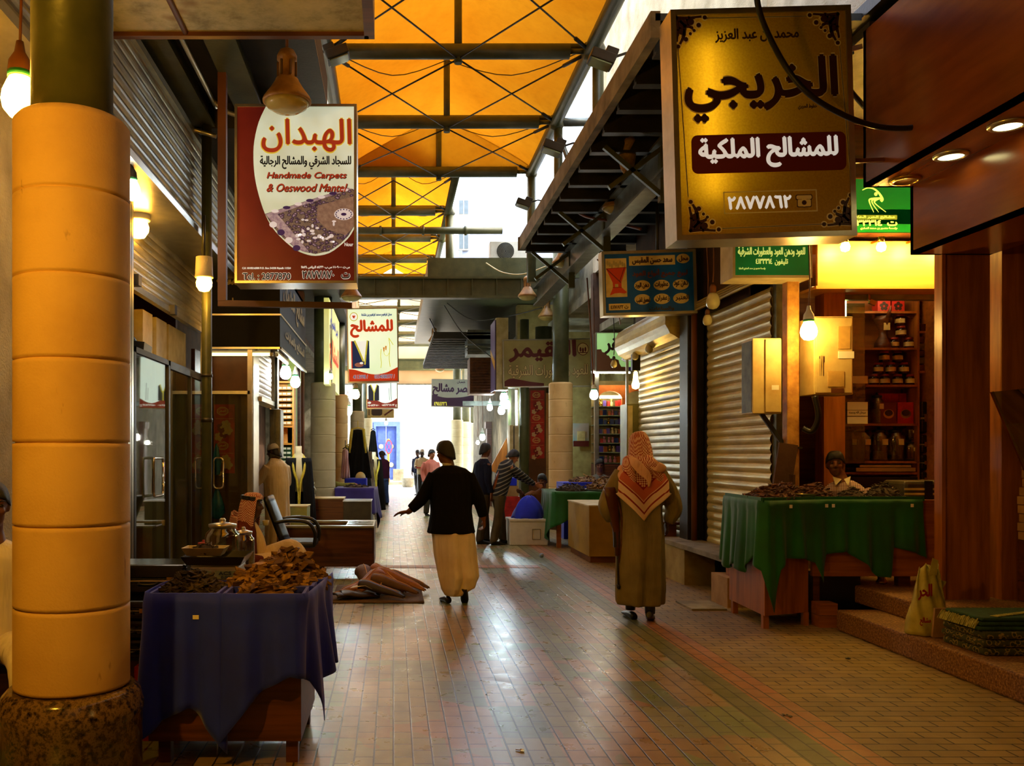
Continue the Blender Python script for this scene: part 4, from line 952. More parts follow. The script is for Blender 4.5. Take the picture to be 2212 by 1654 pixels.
b = MB(); b.box(x - .06, x + .06, y - .04, y + .04, z + .17, z + .42); b.cyl((x - .02, y, z + .42), (x - .02, y, z + 1.4), .012); b.build('dark_holder', M_black, t)
# added bulbs out of view, throwing warm light on the near column and lane
bulb(-2.0, 1.7, 2.9, 'added warm bulb out of view on the left, lighting the near column', (1, .47, .03), 2300, 'bh', .07, 1.2)
bulb(2.9, .6, 3.3, 'added warm bulb out of view on the right, lighting the near lane', WARM2, 140, 'bh2', .07, 1.2)
# fluorescent tubes
def tube(p0, p1, label, s, c, r=.016, group='fluorescent tubes'):
    t = thing('fluorescent_tube', label, 'light', p0, group)
    p0 = Vector(p0); p1 = Vector(p1); d = (p1 - p0).normalized()
    b = MB(); b.cyl(p0, p1, r, seg=10); b.build('tube', emit('tube_' + str(s), c, s), t)
    b = MB(); b.cyl(p0 - d * .04, p0, r * 1.2, seg=10); b.cyl(p1, p1 + d * .04, r * 1.2, seg=10); b.build('end_cap', M_white, t)
    b = MB(); o = Vector((0, .03, .035)); b.bar(p0 + o, p1 + o, .05, .03); b.build('batten', M_white, t)
tube((-2.3, 11.05, 2.80), (-1.55, 11.05, 2.80), 'upper glowing tube along the front of the black fascia', 8, (1, .78, .32), .02)
tube((-2.3, 11.25, 2.70), (-1.82, 11.25, 2.70), 'lower glowing tube behind the front one under the black fascia', 7, (1, .72, .28), .02)
tube((-1.5, 11.3, 2.82), (-1.5, 12.4, 2.82), 'tube running back along the lane side of the black fascia', 9, (1, .85, .5), .02)
tube(PT(1115, 843, 19), PT(1116, 918, 19), 'upright white tube mounted left of the red poster', 30, (.85, 1, .9), .025)
tube((3.8, 16.75, 3.1), (4.5, 16.75, 3.1), 'bright tube above the arch of the perfume shop', 150, (1, .95, .75), .02)
# bell lamps
def belllamp():
    t = thing('bell_lamp', 'x', 'lamp', (0, 0, 0), 'bell shaped pendant lamps', local=True)
    b = MB(); b.lathe((0, 0, 0), [(.02, .42), (.055, .40), (.075, .36), (.075, .33), (.06, .325), (.06, .2), (.085, .185), (.09, .17), (.12, .12), (.175, .045), (.182, .03), (.182, .015), (.17, .01)], 32); b.build('shade', mat('lamp_paint', (176, 130, 62), .5, c2=(140, 98, 44), scale=12), t)
    b = MB()
    for k in range(6): a = k * PI / 3; b.obox((.066 * math.cos(a), .066 * math.sin(a), .26), .02, .012, .11, a)
    b.build('cage_rib', mat('lamp_paint_d', (120, 90, 46), .5), t)
    b = MB(); b.lathe((0, 0, 0), [(.168, .012), (.15, -.02), (.1, -.05), (.04, -.062), (.001, -.064)], 28); b.build('lens', mat('lamp_lens', (196, 178, 104), .2, var=.1, bump=0), t)
    b = MB(); b.cyl((0, 0, .42), (0, 0, 1.15), .012, seg=8); b.build('rod', M_brown, t)
    return t
L0 = belllamp()
lamps = [(620, 225, 6.6, 'large bell lamp hanging in front of the carpet sign'), (1330, 452, 11.8, 'bell lamp under the near part of the slatted canopy'), (1215, 570, 15.2, 'bell lamp beside the roof post at the canopy end'), (1139, 642, 17.2, 'bell lamp hanging just under the wide girder'), (1181, 686, 18.6, 'bell lamp partly hidden behind the right stone column post'), (759, 644, 15.2, 'bell lamp below the bottom right corner of the carpet sign'),
         (938, 738, 26, 'nearest of the dark far lamps in a row by the slatted canopy'), (944, 762, 28.5, 'second of the dark far lamps in a row'), (950, 783, 31.5, 'third of the dark far lamps in a row'), (950, 800, 34, 'lowest and farthest of the dark far lamps in a row')]
for k, (px, py, Y, lb) in enumerate(lamps):
    o = L0 if k == 0 else copy_tree(L0)
    o.location = (PX(px, Y), Y, PZ(py, Y)); o['label'] = lb; o['group'] = 'bell shaped pendant lamps'
# flood lights
def flood():
    t = thing('flood_light', 'x', 'lamp', (0, 0, 0), 'flood lights', local=True)
    b = MB(); b.obox((-.1, 0, 0), .24, .2, .1, 0, 0, .35); b.obox((-.02, 0, .03), .12, .16, .12, 0, 0, .35); b.build('housing', M_dark, t, bevel=.01)
    b = MB(); b.obox((-.12, -.01, -.055), .2, .17, .012, 0, 0, .35); b.build('glass', mat('flood_glass', (120, 130, 90), .1, metal=.3, bump=0), t)
    b = MB(); b.bar((.02, 0, .02), (.14, 0, .06), .02); b.bar((.14, 0, .06), (.36, 0, .04), .02); b.build('bracket', M_dark, t)
    return t
f0 = flood()
for k, (px, py, Y, lb, sc) in enumerate([(1322, 128, 9.3, 'flood light at the top beside the air conditioner', 1.1), (1212, 320, 12.3, 'flood light in front of the second roof post', 1.2), (1143, 440, 14.6, 'flood light against the pale daylit building', 1.0), (708, 118, 11.0, 'flood light at the left edge of the orange roof', 1.2)]):
    o = f0 if k == 0 else copy_tree(f0); o.location = (PX(px, Y), Y, PZ(py, Y)); o['label'] = lb; o['group'] = 'flood lights'; o.scale = (sc,) * 3
    if k == 3: o.rotation_euler = (0, 0, PI)
# air conditioners
def ac(x, y, z, label, w=.8, h=.56, d=.3, rz=0):
    t = thing('air_conditioner', label, 'air conditioner', (x, y, z), 'outdoor air conditioner units', local=True, rz=rz)
    b = MB(); b.box(-w / 2, w / 2, 0, d, 0.03, h); b.box(-w * .45, -w * .35, .03, d - .03, 0, .03); b.box(w * .35, w * .45, .03, d - .03, 0, .03); b.build('casing', M_cream if rz else M_white, t, bevel=.015)
    b = MB(); b.cyl((-w * .14, -.004, h * .52), (-w * .14, .01, h * .52), h * .4, seg=28); b.build('fan_opening', M_black, t)
    b = MB()
    for k in range(7): r = h * .4 * (k + 1) / 7; b.lathe((0, 0, 0), [(r - .004, 0), (r, .003), (r + .004, 0)], 24, cap=False)
    for v in b.b.verts: v.co = Vector((v.co.x - w * .14, -.012 - v.co.z, v.co.y + h * .52))
    b.build('grille', M_steel, t)
    b = MB(); text(b, 'Craft', w * .33, h * .78, .16, .05, -.004, .002, raw=True)
    b.build('lettering', ink('blue_badge', (30, 60, 130)), t)
    return t
ac(PX(1103, 18.9), 18.8, 5.64, 'white air conditioner on the ledge before the daylit building', .9, .46)
a = ac(2.95, 9.6, 5.2, 'weathered air conditioner on the slatted canopy beside the roof post', .85, .6, .32, -PI / 2)
b = MB(); b.lathe((2.62, 9.9, 4.98), [(.02, -.25), (.08, -.2), (.09, -.05), (.12, .05), (.08, .18), (.03, .22)], 10)
for v in b.b.verts: v.co += Vector([random.uniform(-.03, .03) for _ in range(3)])
one(b, 'rag_bundle', mat('rag', (176, 140, 92), .9, c2=(130, 96, 56), scale=20), 'tattered bundle of rags hanging off the slatted canopy edge', 'rag')
# loose wires
def wire(pts, r, m, label, sub=8): b = MB(); b.tube(pts, r, 6, sub=sub); one(b, 'loose_wire', m, label, 'cable', 'loose wires')
wire([PT(1218, 395, 12.6), PT(1222, 430, 12.6), PT(1260, 465, 12.4), PT(1320, 478, 12), PT(1385, 495, 11.6)], .02, M_brown, 'thick frayed rope drooping under the slatted canopy')
wire([PT(1050, 568, 18.4), PT(1085, 588, 18), PT(1130, 592, 17.6), PT(1180, 575, 17)], .014, M_cream, 'pale wire sagging below the wide girder')
wire([PT(1330, 230, 9.4), PT(1370, 245, 9.3), PT(1430, 235, 9.2)], .01, M_cream, 'thin pale wire sagging under the near canopy')
wire([PT(1268, 600, 14), PT(1275, 700, 14), PT(1282, 830, 14.4)], .012, M_brown, 'brown cable running down to the white bulb by the arch')
wire([PT(918, 640, 24), PT(920, 670, 24), PT(936, 705, 25), PT(940, 722, 26)], .02, M_black, 'black cable curling down to the dark far lamps')
wire([PT(960, 650, 22), PT(1020, 690, 21), PT(1100, 682, 20), PT(1170, 665, 19)], .012, M_dark, 'dark wire sagging above the grey ducts')
wire([PT(960, 660, 22), PT(1000, 720, 21), PT(1060, 770, 20.5)], .012, M_dark, 'dark wire crossing in front of the grey ducts')
wire([PT(1760, 855, 8.4), PT(1768, 900, 8.4), PT(1755, 930, 8.45), PT(1735, 925, 8.5)], .03, M_black, 'thick black cable curving out of the cream meter box')
wire([PT(1340, 700, 13), PT(1320, 600, 12), PT(1290, 560, 12)], .01, M_brown, 'thin brown wire rising past the pale green sign')
# ============================================================ SUN AND SKY
w = bpy.data.worlds.new('sky'); S.world = w; w.use_nodes = True; nt = w.node_tree; nt.nodes.clear()
sky = nt.nodes.new('ShaderNodeTexSky'); sky.sky_type = 'NISHITA'; sky.sun_disc = False; sky.sun_elevation = math.radians(42); sky.sun_rotation = math.radians(110); sky.air_density = 1.6; sky.dust_density = 5; sky.ozone_density = 1
mx = nt.nodes.new('ShaderNodeMix'); mx.data_type = 'RGBA'; mx.inputs[0].default_value = .75; mx.inputs[7].default_value = (.82, .92, 1.08, 1)
nt.links.new(sky.outputs[0], mx.inputs[6])
bg = nt.nodes.new('ShaderNodeBackground'); bg.inputs[1].default_value = 5.0
wo = nt.nodes.new('ShaderNodeOutputWorld'); nt.links.new(mx.outputs[2], bg.inputs[0]); nt.links.new(bg.outputs[0], wo.inputs[0])
ld = bpy.data.lights.new('sun', 'SUN'); ld.energy = 5; ld.angle = .02; ld.color = (1, .95, .86)
sun = bpy.data.objects.new('sun', ld); COL.objects.link(sun)
sun.rotation_euler = Vector((-.75, .35, -.62)).to_track_quat('-Z', 'Y').to_euler(); sun.location = (20, 10, 20)
# ============================================================ LEFT SIDE
def slats(name, O, A, U, N, length, height, m, pitch=.1, amp=.014, label=None, cat=None, parent=None, kind=None, group=None, power=.7):
    """horizontal slats: O corner, A along, U up, N outward"""
    O, A, U, N = Vector(O), Vector(A), Vector(U), Vector(N); n = max(1, round(height / pitch)); p = height / n
    b = MB(); R = []
    for k in range(n):
        for t_ in (0, .12, .3, .5, .7, .88):
            off = amp * (math.sin(PI * t_) ** power) if t_ else 0
            R.append((k * p + t_ * p, off))
    R.append((height, 0))
    for (u0, o0), (u1, o1) in zip(R[:-1], R[1:]):
        b.face([O + U * u0 + N * o0, O + A * length + U * u0 + N * o0, O + A * length + U * u1 + N * o1, O + U * u1 + N * o1], smooth=False)
    b.face([O - N * .02, O - N * .02 + A * length, O + A * length - N * .02 + U * height, O - N * .02 + U * height])
    o = b.build(name, m, parent, fix=False)
    if kind: o['kind'] = kind
    return tagp(o, label, cat, group)
# corrugated visor + shutters over shop 1
t = thing('shop_visor', 'long corrugated metal visor over the near left shop', 'awning', (-1.95, 6, 3.75))
slats('corrugated_sheet', (-1.95, 2.2, 3.75), (0, 1, 0), (0, 0, 1), (1, 0, 0), 8.7, .86, M_shutl, .085, .022, parent=t).location = OFF[t.name]
b = MB(); b.box(-2.40, -1.95, 2.2, 10.9, 3.72, 3.75); b.box(-1.95, -1.90, 2.2, 10.92, 3.70, 3.76); b.box(-1.97, -1.90, 2.2, 10.92, 4.6, 4.66); b.build('edge_channel', M_alu, t)
for k, (y0, y1, lb) in enumerate(((2.2, 7.2, 'half-raised roller shutter behind the near amber column'), (7.72, 10.88, 'half-raised golden-lit roller shutter above the glass door'))):
    t = thing('roller_shutter', lb, 'shutter', (-2.38, y0, 3.08), 'left roller shutters')
    slats('slat_curtain', (-2.38, y0, 3.1), (0, 1, 0), (0, 0, 1), (1, 0, 0), y1 - y0, .64, M_shutl, .08, .014, parent=t).location = OFF[t.name]
    b = MB(); b.box(-2.41, -2.35, y0, y1, 3.04, 3.10); b.build('bottom_bar', M_alu, t)
    b = MB(); b.box(-2.36, -2.30, (y0 + y1) / 2 - .05, (y0 + y1) / 2 + .05, 3.02, 3.12); b.box(-2.36, -2.28, y0 + .15, y0 + .25, 3.06, 3.16); b.build('latch', M_dark, t)
# frames and pillars along the front
b = MB(); b.box(-2.42, -2.3, 5.1, 5.95, 0, 3.72); st(b, 'wall_left', M_plaster)
b = MB(); b.box(-2.46, -2.3, 7.2, 7.55, 0, 3.72); st(b, 'wall_left', mat('peeling_paint', (206, 186, 128), .7, c2=(120, 92, 52), scale=7, bump=.5))
b = MB(); b.box(-2.36, -2.28, 7.56, 7.64, 0, 3.72); b.box(-2.34, -2.28, 7.66, 7.72, 0, 3.72); st(b, 'trim_4', M_alu, label='bright aluminium shutter guide')
b = MB(); b.box(-2.38, -2.28, 10.86, 10.98, 0, 3.72); st(b, 'trim_5', M_alu, label='aluminium shutter guide at the end of the shop front')
b = MB(); b.box(-2.46, -2.3, 5.95, 7.2, 0, .25); st(b, 'wall_left', M_conc)
# glass front with door
g1 = glassmat('shop_glass', (.80, .86, .74), .07)
d = thing('door_2', 'glass shop door with a chrome loop handle', None, (-2.3, 8.4, 0)); d['kind'] = 'structure'
b = MB(); b.box(-2.31, -2.30, 7.8, 8.95, .06, 2.45); b.build('pane', g1, d)
b = MB(); b.box(-2.33, -2.28, 8.93, 8.99, 0, 2.5); b.box(-2.33, -2.28, 7.74, 7.8, 0, 2.5); b.box(-2.33, -2.28, 7.74, 8.99, 2.45, 2.5); b.box(-2.33, -2.28, 7.8, 8.93, 0, .07); b.build('frame', M_dark, d)
def loop(b, P0, A, w, h, r=.012, out=Vector((1, 0, 0)), n=6):
    pts = []
    for cx, cz, a0 in ((w / 2 - .04, h / 2 - .04, 0), (-w / 2 + .04, h / 2 - .04, 90), (-w / 2 + .04, -h / 2 + .04, 180), (w / 2 - .04, -h / 2 + .04, 270)):
        for k in range(n): a = math.radians(a0 + 90 * k / (n - 1)); pts.append(P0 + A * (cx + .04 * math.cos(a)) + Vector((0, 0, 1)) * (cz + .04 * math.sin(a)) + out * .05)
    pts.append(pts[0]); b.tube(pts, r, 10)
b = MB(); loop(b, Vector((-2.3, 8.42, 1.33)), Vector((0, 1, 0)), .34, .36, .013); b.build('handle', M_chrome, d)
w1 = thing('window_1', 'fixed glass beside the door', None, (-2.3, 10, 0)); w1['kind'] = 'structure'
b = MB(); b.box(-2.31, -2.30, 9.0, 10.86, .06, 2.45); b.build('pane', g1, w1)
b = MB(); b.box(-2.33, -2.28, 9.9, 9.95, 0, 2.45); b.box(-2.33, -2.28, 9, 10.86, 2.42, 2.5); b.box(-2.33, -2.28, 9, 10.86, 0, .07); b.build('frame', M_dark, w1)
for k, (y0, y1) in enumerate(((8.7, 9.05), (9.2, 9.62), (9.7, 10.5))):
    b = MB(); b.box(-2.62, -2.48, y0, y1, 0, 2.98); b.box(-2.65, -2.62, y0 - .02, y1 + .02, 0, 2.98)
    one(b, 'wall_panel', M_cream, ['narrow', 'middle', 'widest'][k] + ' cream panel behind the shop glass', 'panel', 'cream panels behind the glass')
b = MB(); b.box(-4.5, -2.7, 10.9, 10.98, 0, 4.4); st(b, 'wall_left', M_brown)
b = MB(); b.box(-4.5, -2.5, 7.3, 7.38, 0, 4.4); st(b, 'wall_left', M_brown)
b = MB(); b.tube([(-2.5, 8.35, 2.62), (-2.5, 8.45, 2.66), (-2.5, 8.55, 2.62)], .02, 6); b.obox((-2.5, 8.5, 2.58), .25, .42, .08, .1, 0, .1)
one(b, 'wall_fan', M_black, 'black wall bracket with a flat head inside the glass shop', 'fan')
for k in range(3):
    b = MB(); b.lathe((-2.6, 8.05 + k * .16, 2.0 - k * .28), [(.02, -.26), (.11, -.24), (.14, -.1), (.12, .1), (.05, .22), (.015, .3)], 14)
    one(b, 'hanging_bag', mat('bag_%d' % k, ((86, 50, 26), (52, 36, 24), (120, 86, 30))[k], .6, scale=9), ['brown', 'dark', 'tan'][k] + ' bag hanging inside the glass shop', 'bag', 'bags inside the glass shop')
b = MB(); b.box(-2.45, -2.44, 8.02, 8.38, 1.42, 1.72); one(b, 'notice_sheet', M_paper, 'pale notice sheet behind the shop glass', 'paper')
b = MB(); b.box(-3.4, -2.75, 7.6, 8.9, 0, 1.0); b.box(-3.4, -2.75, 7.6, 8.9, 1.02, 1.06); one(b, 'display_cabinet', M_woodd, 'dark low cabinet inside the glass shop', 'cabinet')
# steel pole in front
p_ = thing('steel_pole', 'green steel pole standing between the two left shops', 'pole', (-1.83, 8.62, 0))
b = MB(); b.cyl((-1.83, 8.62, 0), (-1.83, 8.62, 4.76), .05, seg=18); b.build('shaft', M_green, p_)
b = MB(); b.cyl((-1.83, 8.62, 1.86), (-1.83, 8.62, 1.9), .058, seg=18); b.cyl((-1.83, 8.62, 2.3), (-1.83, 8.62, 2.33), .058, seg=18); b.build('clamp', M_dark, p_)
b = MB(); b.box(-1.48, -1.41, 7.4, 7.47, 2.84, 4.78); b.bar((-1.48, 7.43, 2.82), (-.35, 7.43, 2.80), .05, .05)
one(b, 'sign_bracket', M_brown, 'brown square-tube bracket carrying the carpet sign', 'bracket')
# second shop: side glass door with red poster, corner, opening
b = MB(); b.box(-2.42, -1.80, 11.2, 11.26, 0, 2.86); st(b, 'wall_left', M_brown)
d = thing('door_3', 'glass side door with a small loop handle', None, (-2.1, 11.05, 0)); d['kind'] = 'structure'
b = MB(); b.box(-2.38, -1.80, 11.05, 11.06, .05, 2.3); b.build('pane', g1, d)
b = MB(); b.box(-1.83, -1.77, 11.02, 11.09, 0, 2.86); b.box(-2.42, -2.38, 11.02, 11.09, 0, 2.86); b.box(-2.4, -1.8, 11.02, 11.09, 2.3, 2.34); b.build('frame', M_alu, d)
b = MB(); loop(b, Vector((PX(472, 11), 11.05, 1.31)), Vector((1, 0, 0)), .12, .38, .012, Vector((0, -1, 0))); b.build('handle', M_chrome, d)
ps = thing('wall_poster', 'red poster with pale crest and flowers behind the left side glass', 'poster', (PX(484, 11.2), 11.17, 1.0))
M_rposter = mat('poster_red', (206, 40, 22), .5, c2=(150, 24, 12), scale=9, bump=0)
def poster(ps, x0, x1, z0, z1, Y, n=1):
    b = MB(); b.box(x0, x1, Y, Y + .01, z0, z1); b.build('sheet', M_rposter, ps)
    b = MB(); w = x1 - x0; h = (z1 - z0) / n
    for i in range(n):
        zc = z0 + h * i
        for k in range(4):
            cx = x0 + w * (.62 + .2 * (k % 2)); cz = zc + h * (.08 + .12 * k)
            for a in range(5): b.lathe((cx + .04 * math.cos(a * 1.256), 0, cz + .04 * math.sin(a * 1.256)), [(.001, 0), (.03, .001)], 8, mi=k % 2)
    for v in b.b.verts:
        pass
    b2 = MB()
    for i in range(n):
        zc = z0 + h * i; r = w * .3; cx = x0 + w * .42; cz = zc + h * .8
        for (ru, m_) in ((r, 0), (r * .82, 1), (r * .7, 0), (r * .62, 1)):
            b2.face([Vector((cx + ru * math.cos(2 * PI * k / 8 + PI / 8), Y - .002 - (r - ru) * .04, cz + ru * .72 * math.sin(2 * PI * k / 8 + PI / 8))) for k in range(8)], m_)
        text(b2, 'الصقر', cx, cz, r * 1.0, r * .35, Y - .008, .004, mi=0)
        b2.face([Vector((x0 + .02, Y - .002, zc + h * .58)), Vector((x1 - .02, Y - .002, zc + h * .58)), Vector((x1 - .02, Y - .002, zc + h * .59)), Vector((x0 + .02, Y - .002, zc + h * .59))], 0)
        for k in range(5):
            px_ = x0 + w * (.25 + .55 * ((k * 7) % 5) / 5); pz_ = zc + h * (.06 + .09 * k)
            for a in range(5):
                c_ = (px_ + .035 * math.cos(a * 1.256), pz_ + .035 * math.sin(a * 1.256))
                b2.face([Vector((c_[0] + .026 * math.cos(q_), Y - .003 - .0005 * a, c_[1] + .026 * math.sin(q_))) for q_ in [2 * PI * j / 8 for j in range(8)]], 2 if k % 2 else 3)
            b2.face([Vector((px_ + .016 * math.cos(q_), Y - .007, pz_ + .016 * math.sin(q_))) for q_ in [2 * PI * j / 8 for j in range(8)]], 0)
    b.b.free(); b2.build('print', [ink('poster_gold', (226, 170, 96)), M_rposter, ink('poster_dark', (130, 16, 10)), ink('poster_pale', (216, 170, 120))], ps, fix=False)
poster(ps, PX(462, 11.17), PX(507, 11.17), PZ(1022, 11.17), PZ(873, 11.17), 11.17, 2)
for k, (px, py, r) in enumerate(((468, 995, .06), (469, 1090, .09))):
    b = MB(); b.lathe((PX(px, 11.15), 11.14, PZ(py, 11.15)), [(.01, .22), (r * .4, .16), (r, .0), (r * 1.1, -.1), (r * .5, -.17), (.01, -.18)], 12, sy=.3)
    for v in b.b.verts: v.co.x += random.uniform(-.012, .012)
    one(b, 'plastic_bag', mat('cyan_plastic', (40, 140, 230), .3, c2=(20, 96, 190), scale=12), ['upper', 'lower'][k] + ' cyan plastic bag behind the side glass', 'bag', 'cyan plastic bags')
b = MB(); b.box(-2.42, -1.77, 17.3, 17.5, 0, 4.75); st(b, 'wall_left', M_brown)
b = MB(); b.box(-4.5, -4.4, 11, 17.3, 0, 4.4); st(b, 'wall_left', M_cream)
b = MB(); b.box(-1.82, -1.76, 11.06, 11.5, 0, 2.86); st(b, 'wall_left', M_alu)
b = MB(); b.box(-1.84, -1.74, 13.2, 13.35, 0, 3.6); st(b, 'wall_left', M_white)
b = MB(); b.box(-1.84, -1.70, 15.3, 15.55, 0, 3.6); st(b, 'wall_left', mat('lime_paint', (150, 170, 60), .5))
b = MB(); b.box(-1.84, -1.72, 16.2, 16.35, 0, 3.6); st(b, 'wall_left', M_woodd)
slats('roller_shutter', (-1.80, 11.6, 2.3), (0, 1, 0), (0, 0, 1), (1, 0, 0), 1.3, .65, M_white, .07, .01, 'half-open white shutter above the left corner doorway', 'shutter')
b = MB(); b.box(-1.9, -1.72, 11.5, 13.2, 2.24, 2.3); one(b, 'shutter_bar', M_alu, 'bottom bar of the white shutter', 'bar')
b = MB(); b.box(-2.6, -2.55, 11.3, 13.2, 0, 2.9); st(b, 'wall_left', M_woodd)
for k, (z, c) in enumerate(((1.95, M_rposter), (1.72, M_paper), (1.5, M_paper))):
    b = MB(); b.box(-2.3, -2.12, 12.9, 12.91, z, z + .17); one(b, 'pinned_note', c, ['small red and white', 'upper white', 'lower white'][k] + ' note pinned in the dark doorway', 'paper', 'notes in the doorway')
for k, z in enumerate((1.92, 1.7, 1.48)):
    pass
m_ = thing('meter_box', 'grey metal meter box beside the left corner doorway', 'electric box', (PX(597, 12.7), 12.7, 1.5), None)
b = MB(); b.box(PX(584, 12.7), PX(608, 12.7), 12.6, 12.95, PZ(990, 12.7), PZ(884, 12.7)); b.build('casing', M_steel, m_, bevel=.01)
b = MB(); b.box(PX(585, 12.7), PX(596, 12.7), 12.585, 12.6, PZ(986, 12.7), PZ(888, 12.7)); b.box(PX(597, 12.7), PX(607, 12.7), 12.585, 12.6, PZ(986, 12.7), PZ(888, 12.7)); b.build('door', M_steel, m_)
b = MB(); b.cyl((PX(596, 12.8), 12.8, PZ(884, 12.8)), (PX(596, 12.8), 12.8, 2.95), .02); b.build('conduit', M_steel, m_)
# lit shelf unit with boxes
sh = thing('shelf_unit', 'lit yellow shelf unit full of flat boxes in the left corner shop', 'shelf', (PX(610, 15.1), 15.2, .3))
x0, x1 = PX(588, 15.1), PX(632, 15.1)
b = MB(); b.box(x0, x1, 15.4, 15.44, .3, 2.8); b.box(x0 - .03, x0, 15.05, 15.44, .3, 2.8); b.box(x1, x1 + .03, 15.05, 15.44, .3, 2.8)
for z in (2.78, 2.02, 1.72, .95, .3): b.box(x0, x1, 15.05, 15.44, z - .015, z + .015)
b.build('carcass', mat('yellow_board', (230, 160, 50), .5, c2=(200, 130, 40)), sh)
b = MB(); b.box(x0 + .14, x1 - .02, 15.3, 15.31, 1.74, 2.0); b.build('picture', mat('warm_print', (220, 120, 50), .5, c2=(240, 200, 80), scale=20), sh)
rows = [(2.05 + k * .1, 'yellow_box', (214, 150, 40)) for k in range(7)] + [(1.01 + .075 * k, 'green_box', (30, 84, 40)) for k in range(9)] + [(.33 + .056 * k, 'navy_box', (20, 24, 56)) for k in range(11)]
rn = 0
for z, n, c in rows:
    t = thing('flat_box', {'yellow_box': 'flat yellow box with white labels on the upper lit shelf', 'green_box': 'flat green box with white labels on the middle lit shelf', 'navy_box': 'flat navy box with white labels on the lowest lit shelf'}[n], 'box', ((x0 + x1) / 2, 15.2, z), {'yellow_box': 'yellow boxes on the lit shelf', 'green_box': 'green boxes on the lit shelf', 'navy_box': 'navy boxes on the lit shelf'}[n])
    hh = .062 if n == 'green_box' else (.045 if n == 'navy_box' else .06)
    b = MB(); b.box(x0 + .01, x1 - .01, 15.1, 15.36, z, z + hh); b.build('carton', mat(n, c, .5), t)
    b = MB()
    for j in range(4): b.box(x0 + .03 + j * .075, x0 + .09 + j * .075, 15.096, 15.1, z + hh * .25, z + hh * .8)
    b.build('label', M_paper, t)
# ---------------- black office chair, desk, boxes
ch = thing('office_chair', 'black office chair with curved armrests before the low desk', 'chair', (-1.33, 10.6, 0))
b = MB(); b.grid(lambda u, v: Vector((-1.52 + .05 * math.sin(PI * u) + .20 * (1 - v), 10.35 + .48 * u, .52 + .52 * v)), 8, 8); b.build('backrest', M_black, ch, solid=.05)
b = MB(); b.box(-1.36, -.92, 10.36, 10.84, .44, .52); b.build('seat', M_black, ch, bevel=.03)
for s in (0, 1):
    b = MB(); y = 10.32 + s * .54; b.tube([(-1.4, y, .74), (-1.2, y, .77), (-1.0, y, .74), (-.92, y, .62), (-.93, y, .48)], .022, 8, sub=4); b.build('armrest', M_black, ch)
b = MB(); b.cyl((-1.15, 10.6, .12), (-1.15, 10.6, .44), .03)
for k in range(5): a = k * 1.257; b.bar((-1.15, 10.6, .12), (-1.15 + .28 * math.cos(a), 10.6 + .28 * math.sin(a), .06), .04, .03); b.lathe((-1.15 + .28 * math.cos(a), 10.6 + .28 * math.sin(a), 0), [(.01, 0), (.03, .01), (.03, .05), (.01, .06)], 10)
b.build('base', M_black, ch)
dk = thing('low_desk', 'low dark wooden desk across the left side of the lane', 'desk', (-.85, 11.6, 0))
b = MB(); b.box(-1.5, -.27, 11.3, 11.33, .1, .60); b.box(-.30, -.25, 11.33, 12.3, .1, .6); b.box(-1.5, -1.45, 11.33, 12.3, .1, .6); b.build('panel', M_woodd, dk)
b = MB(); b.box(-1.52, -.25, 11.27, 11.42, .60, .625); b.box(-.62, -.25, 11.42, 12.3, .60, .625); b.box(-1.52, -.62, 12.1, 12.3, .6, .625); b.build('desktop', mat('desk_grey', (150, 146, 118), .3, c2=(120, 116, 90)), dk)
for x in (-1.42, -.95, -.33):
    b = MB(); b.box(x, x + .06, 11.31, 11.37, 0, .1); b.build('leg', M_dark, dk)
b = MB(); b.box(-.60, -.27, 11.45, 12.0, .626, .632); one(b, 'glass_sheet', mat('pale_sheet', (190, 205, 190), .12, var=.05, bump=0), 'pale sheet lying on the right end of the low desk', 'sheet')
cu = thing('small_cup', 'small pale cup on the left end of the low desk', 'cup', (PX(574, 11.35), 11.35, .625))
b = MB(); b.lathe((PX(574, 11.35), 11.35, .625), [(.025, 0), (.035, .01), (.045, .07), (.041, .07), (.03, .012), (.001, .01)], 18); b.build('bowl', M_cream, cu)
b = MB(); b.bar((PX(574, 11.35), 11.35, .65), (PX(572, 11.35), 11.35, .73), .006); b.build('spoon', M_chrome, cu)
def crate(x0, x1, y0, y1, z0, z1, name, label, cat, m, mt=None, group=None):
    t = thing(name, label, cat, ((x0 + x1) / 2, (y0 + y1) / 2, z0), group)
    b = MB(); b.box(x0, x1, y0, y1, z0, z1 - .02); b.build('body', m, t, bevel=.004)
    b = MB(); b.box(x0 - .01, x1 + .01, y0 - .01, y1 + .01, z1 - .02, z1); b.build('top', mt or m, t, bevel=.003); return t
crate(-1.68, -1.28, 13.0, 13.5, 0, .78, 'display_box', 'pale greenish box counter behind the office chair', 'counter', mat('greenish_board', (176, 186, 120), .5, c2=(150, 160, 96)), M_cream)
crate(-1.62, -.85, 15.0, 15.5, 0, .80, 'wood_counter', 'brown wooden counter left of the dark box', 'counter', M_woodd, M_cream)
crate(-.85, -.38, 14.9, 15.5, 0, .76, 'dark_counter', 'dark box counter with a shiny white top', 'counter', mat('dark_olive', (58, 50, 30), .5, c2=(40, 34, 20)), mat('shiny_white', (220, 230, 230), .15, var=.05, bump=0))
b = MB(); b.lathe((PX(668, 15.1), 15.15, .8), [(.001, 0), (.1, .005), (.105, .02), (.11, .14), (.08, .2), (.075, .21), (.085, .22), (.085, .26), (.02, .28), (.001, .28)], 20)
one(b, 'glass_jar', glassmat('jar_glass', (.85, .86, .78), .15), 'round glass jar on the brown counter by the pale column', 'jar')
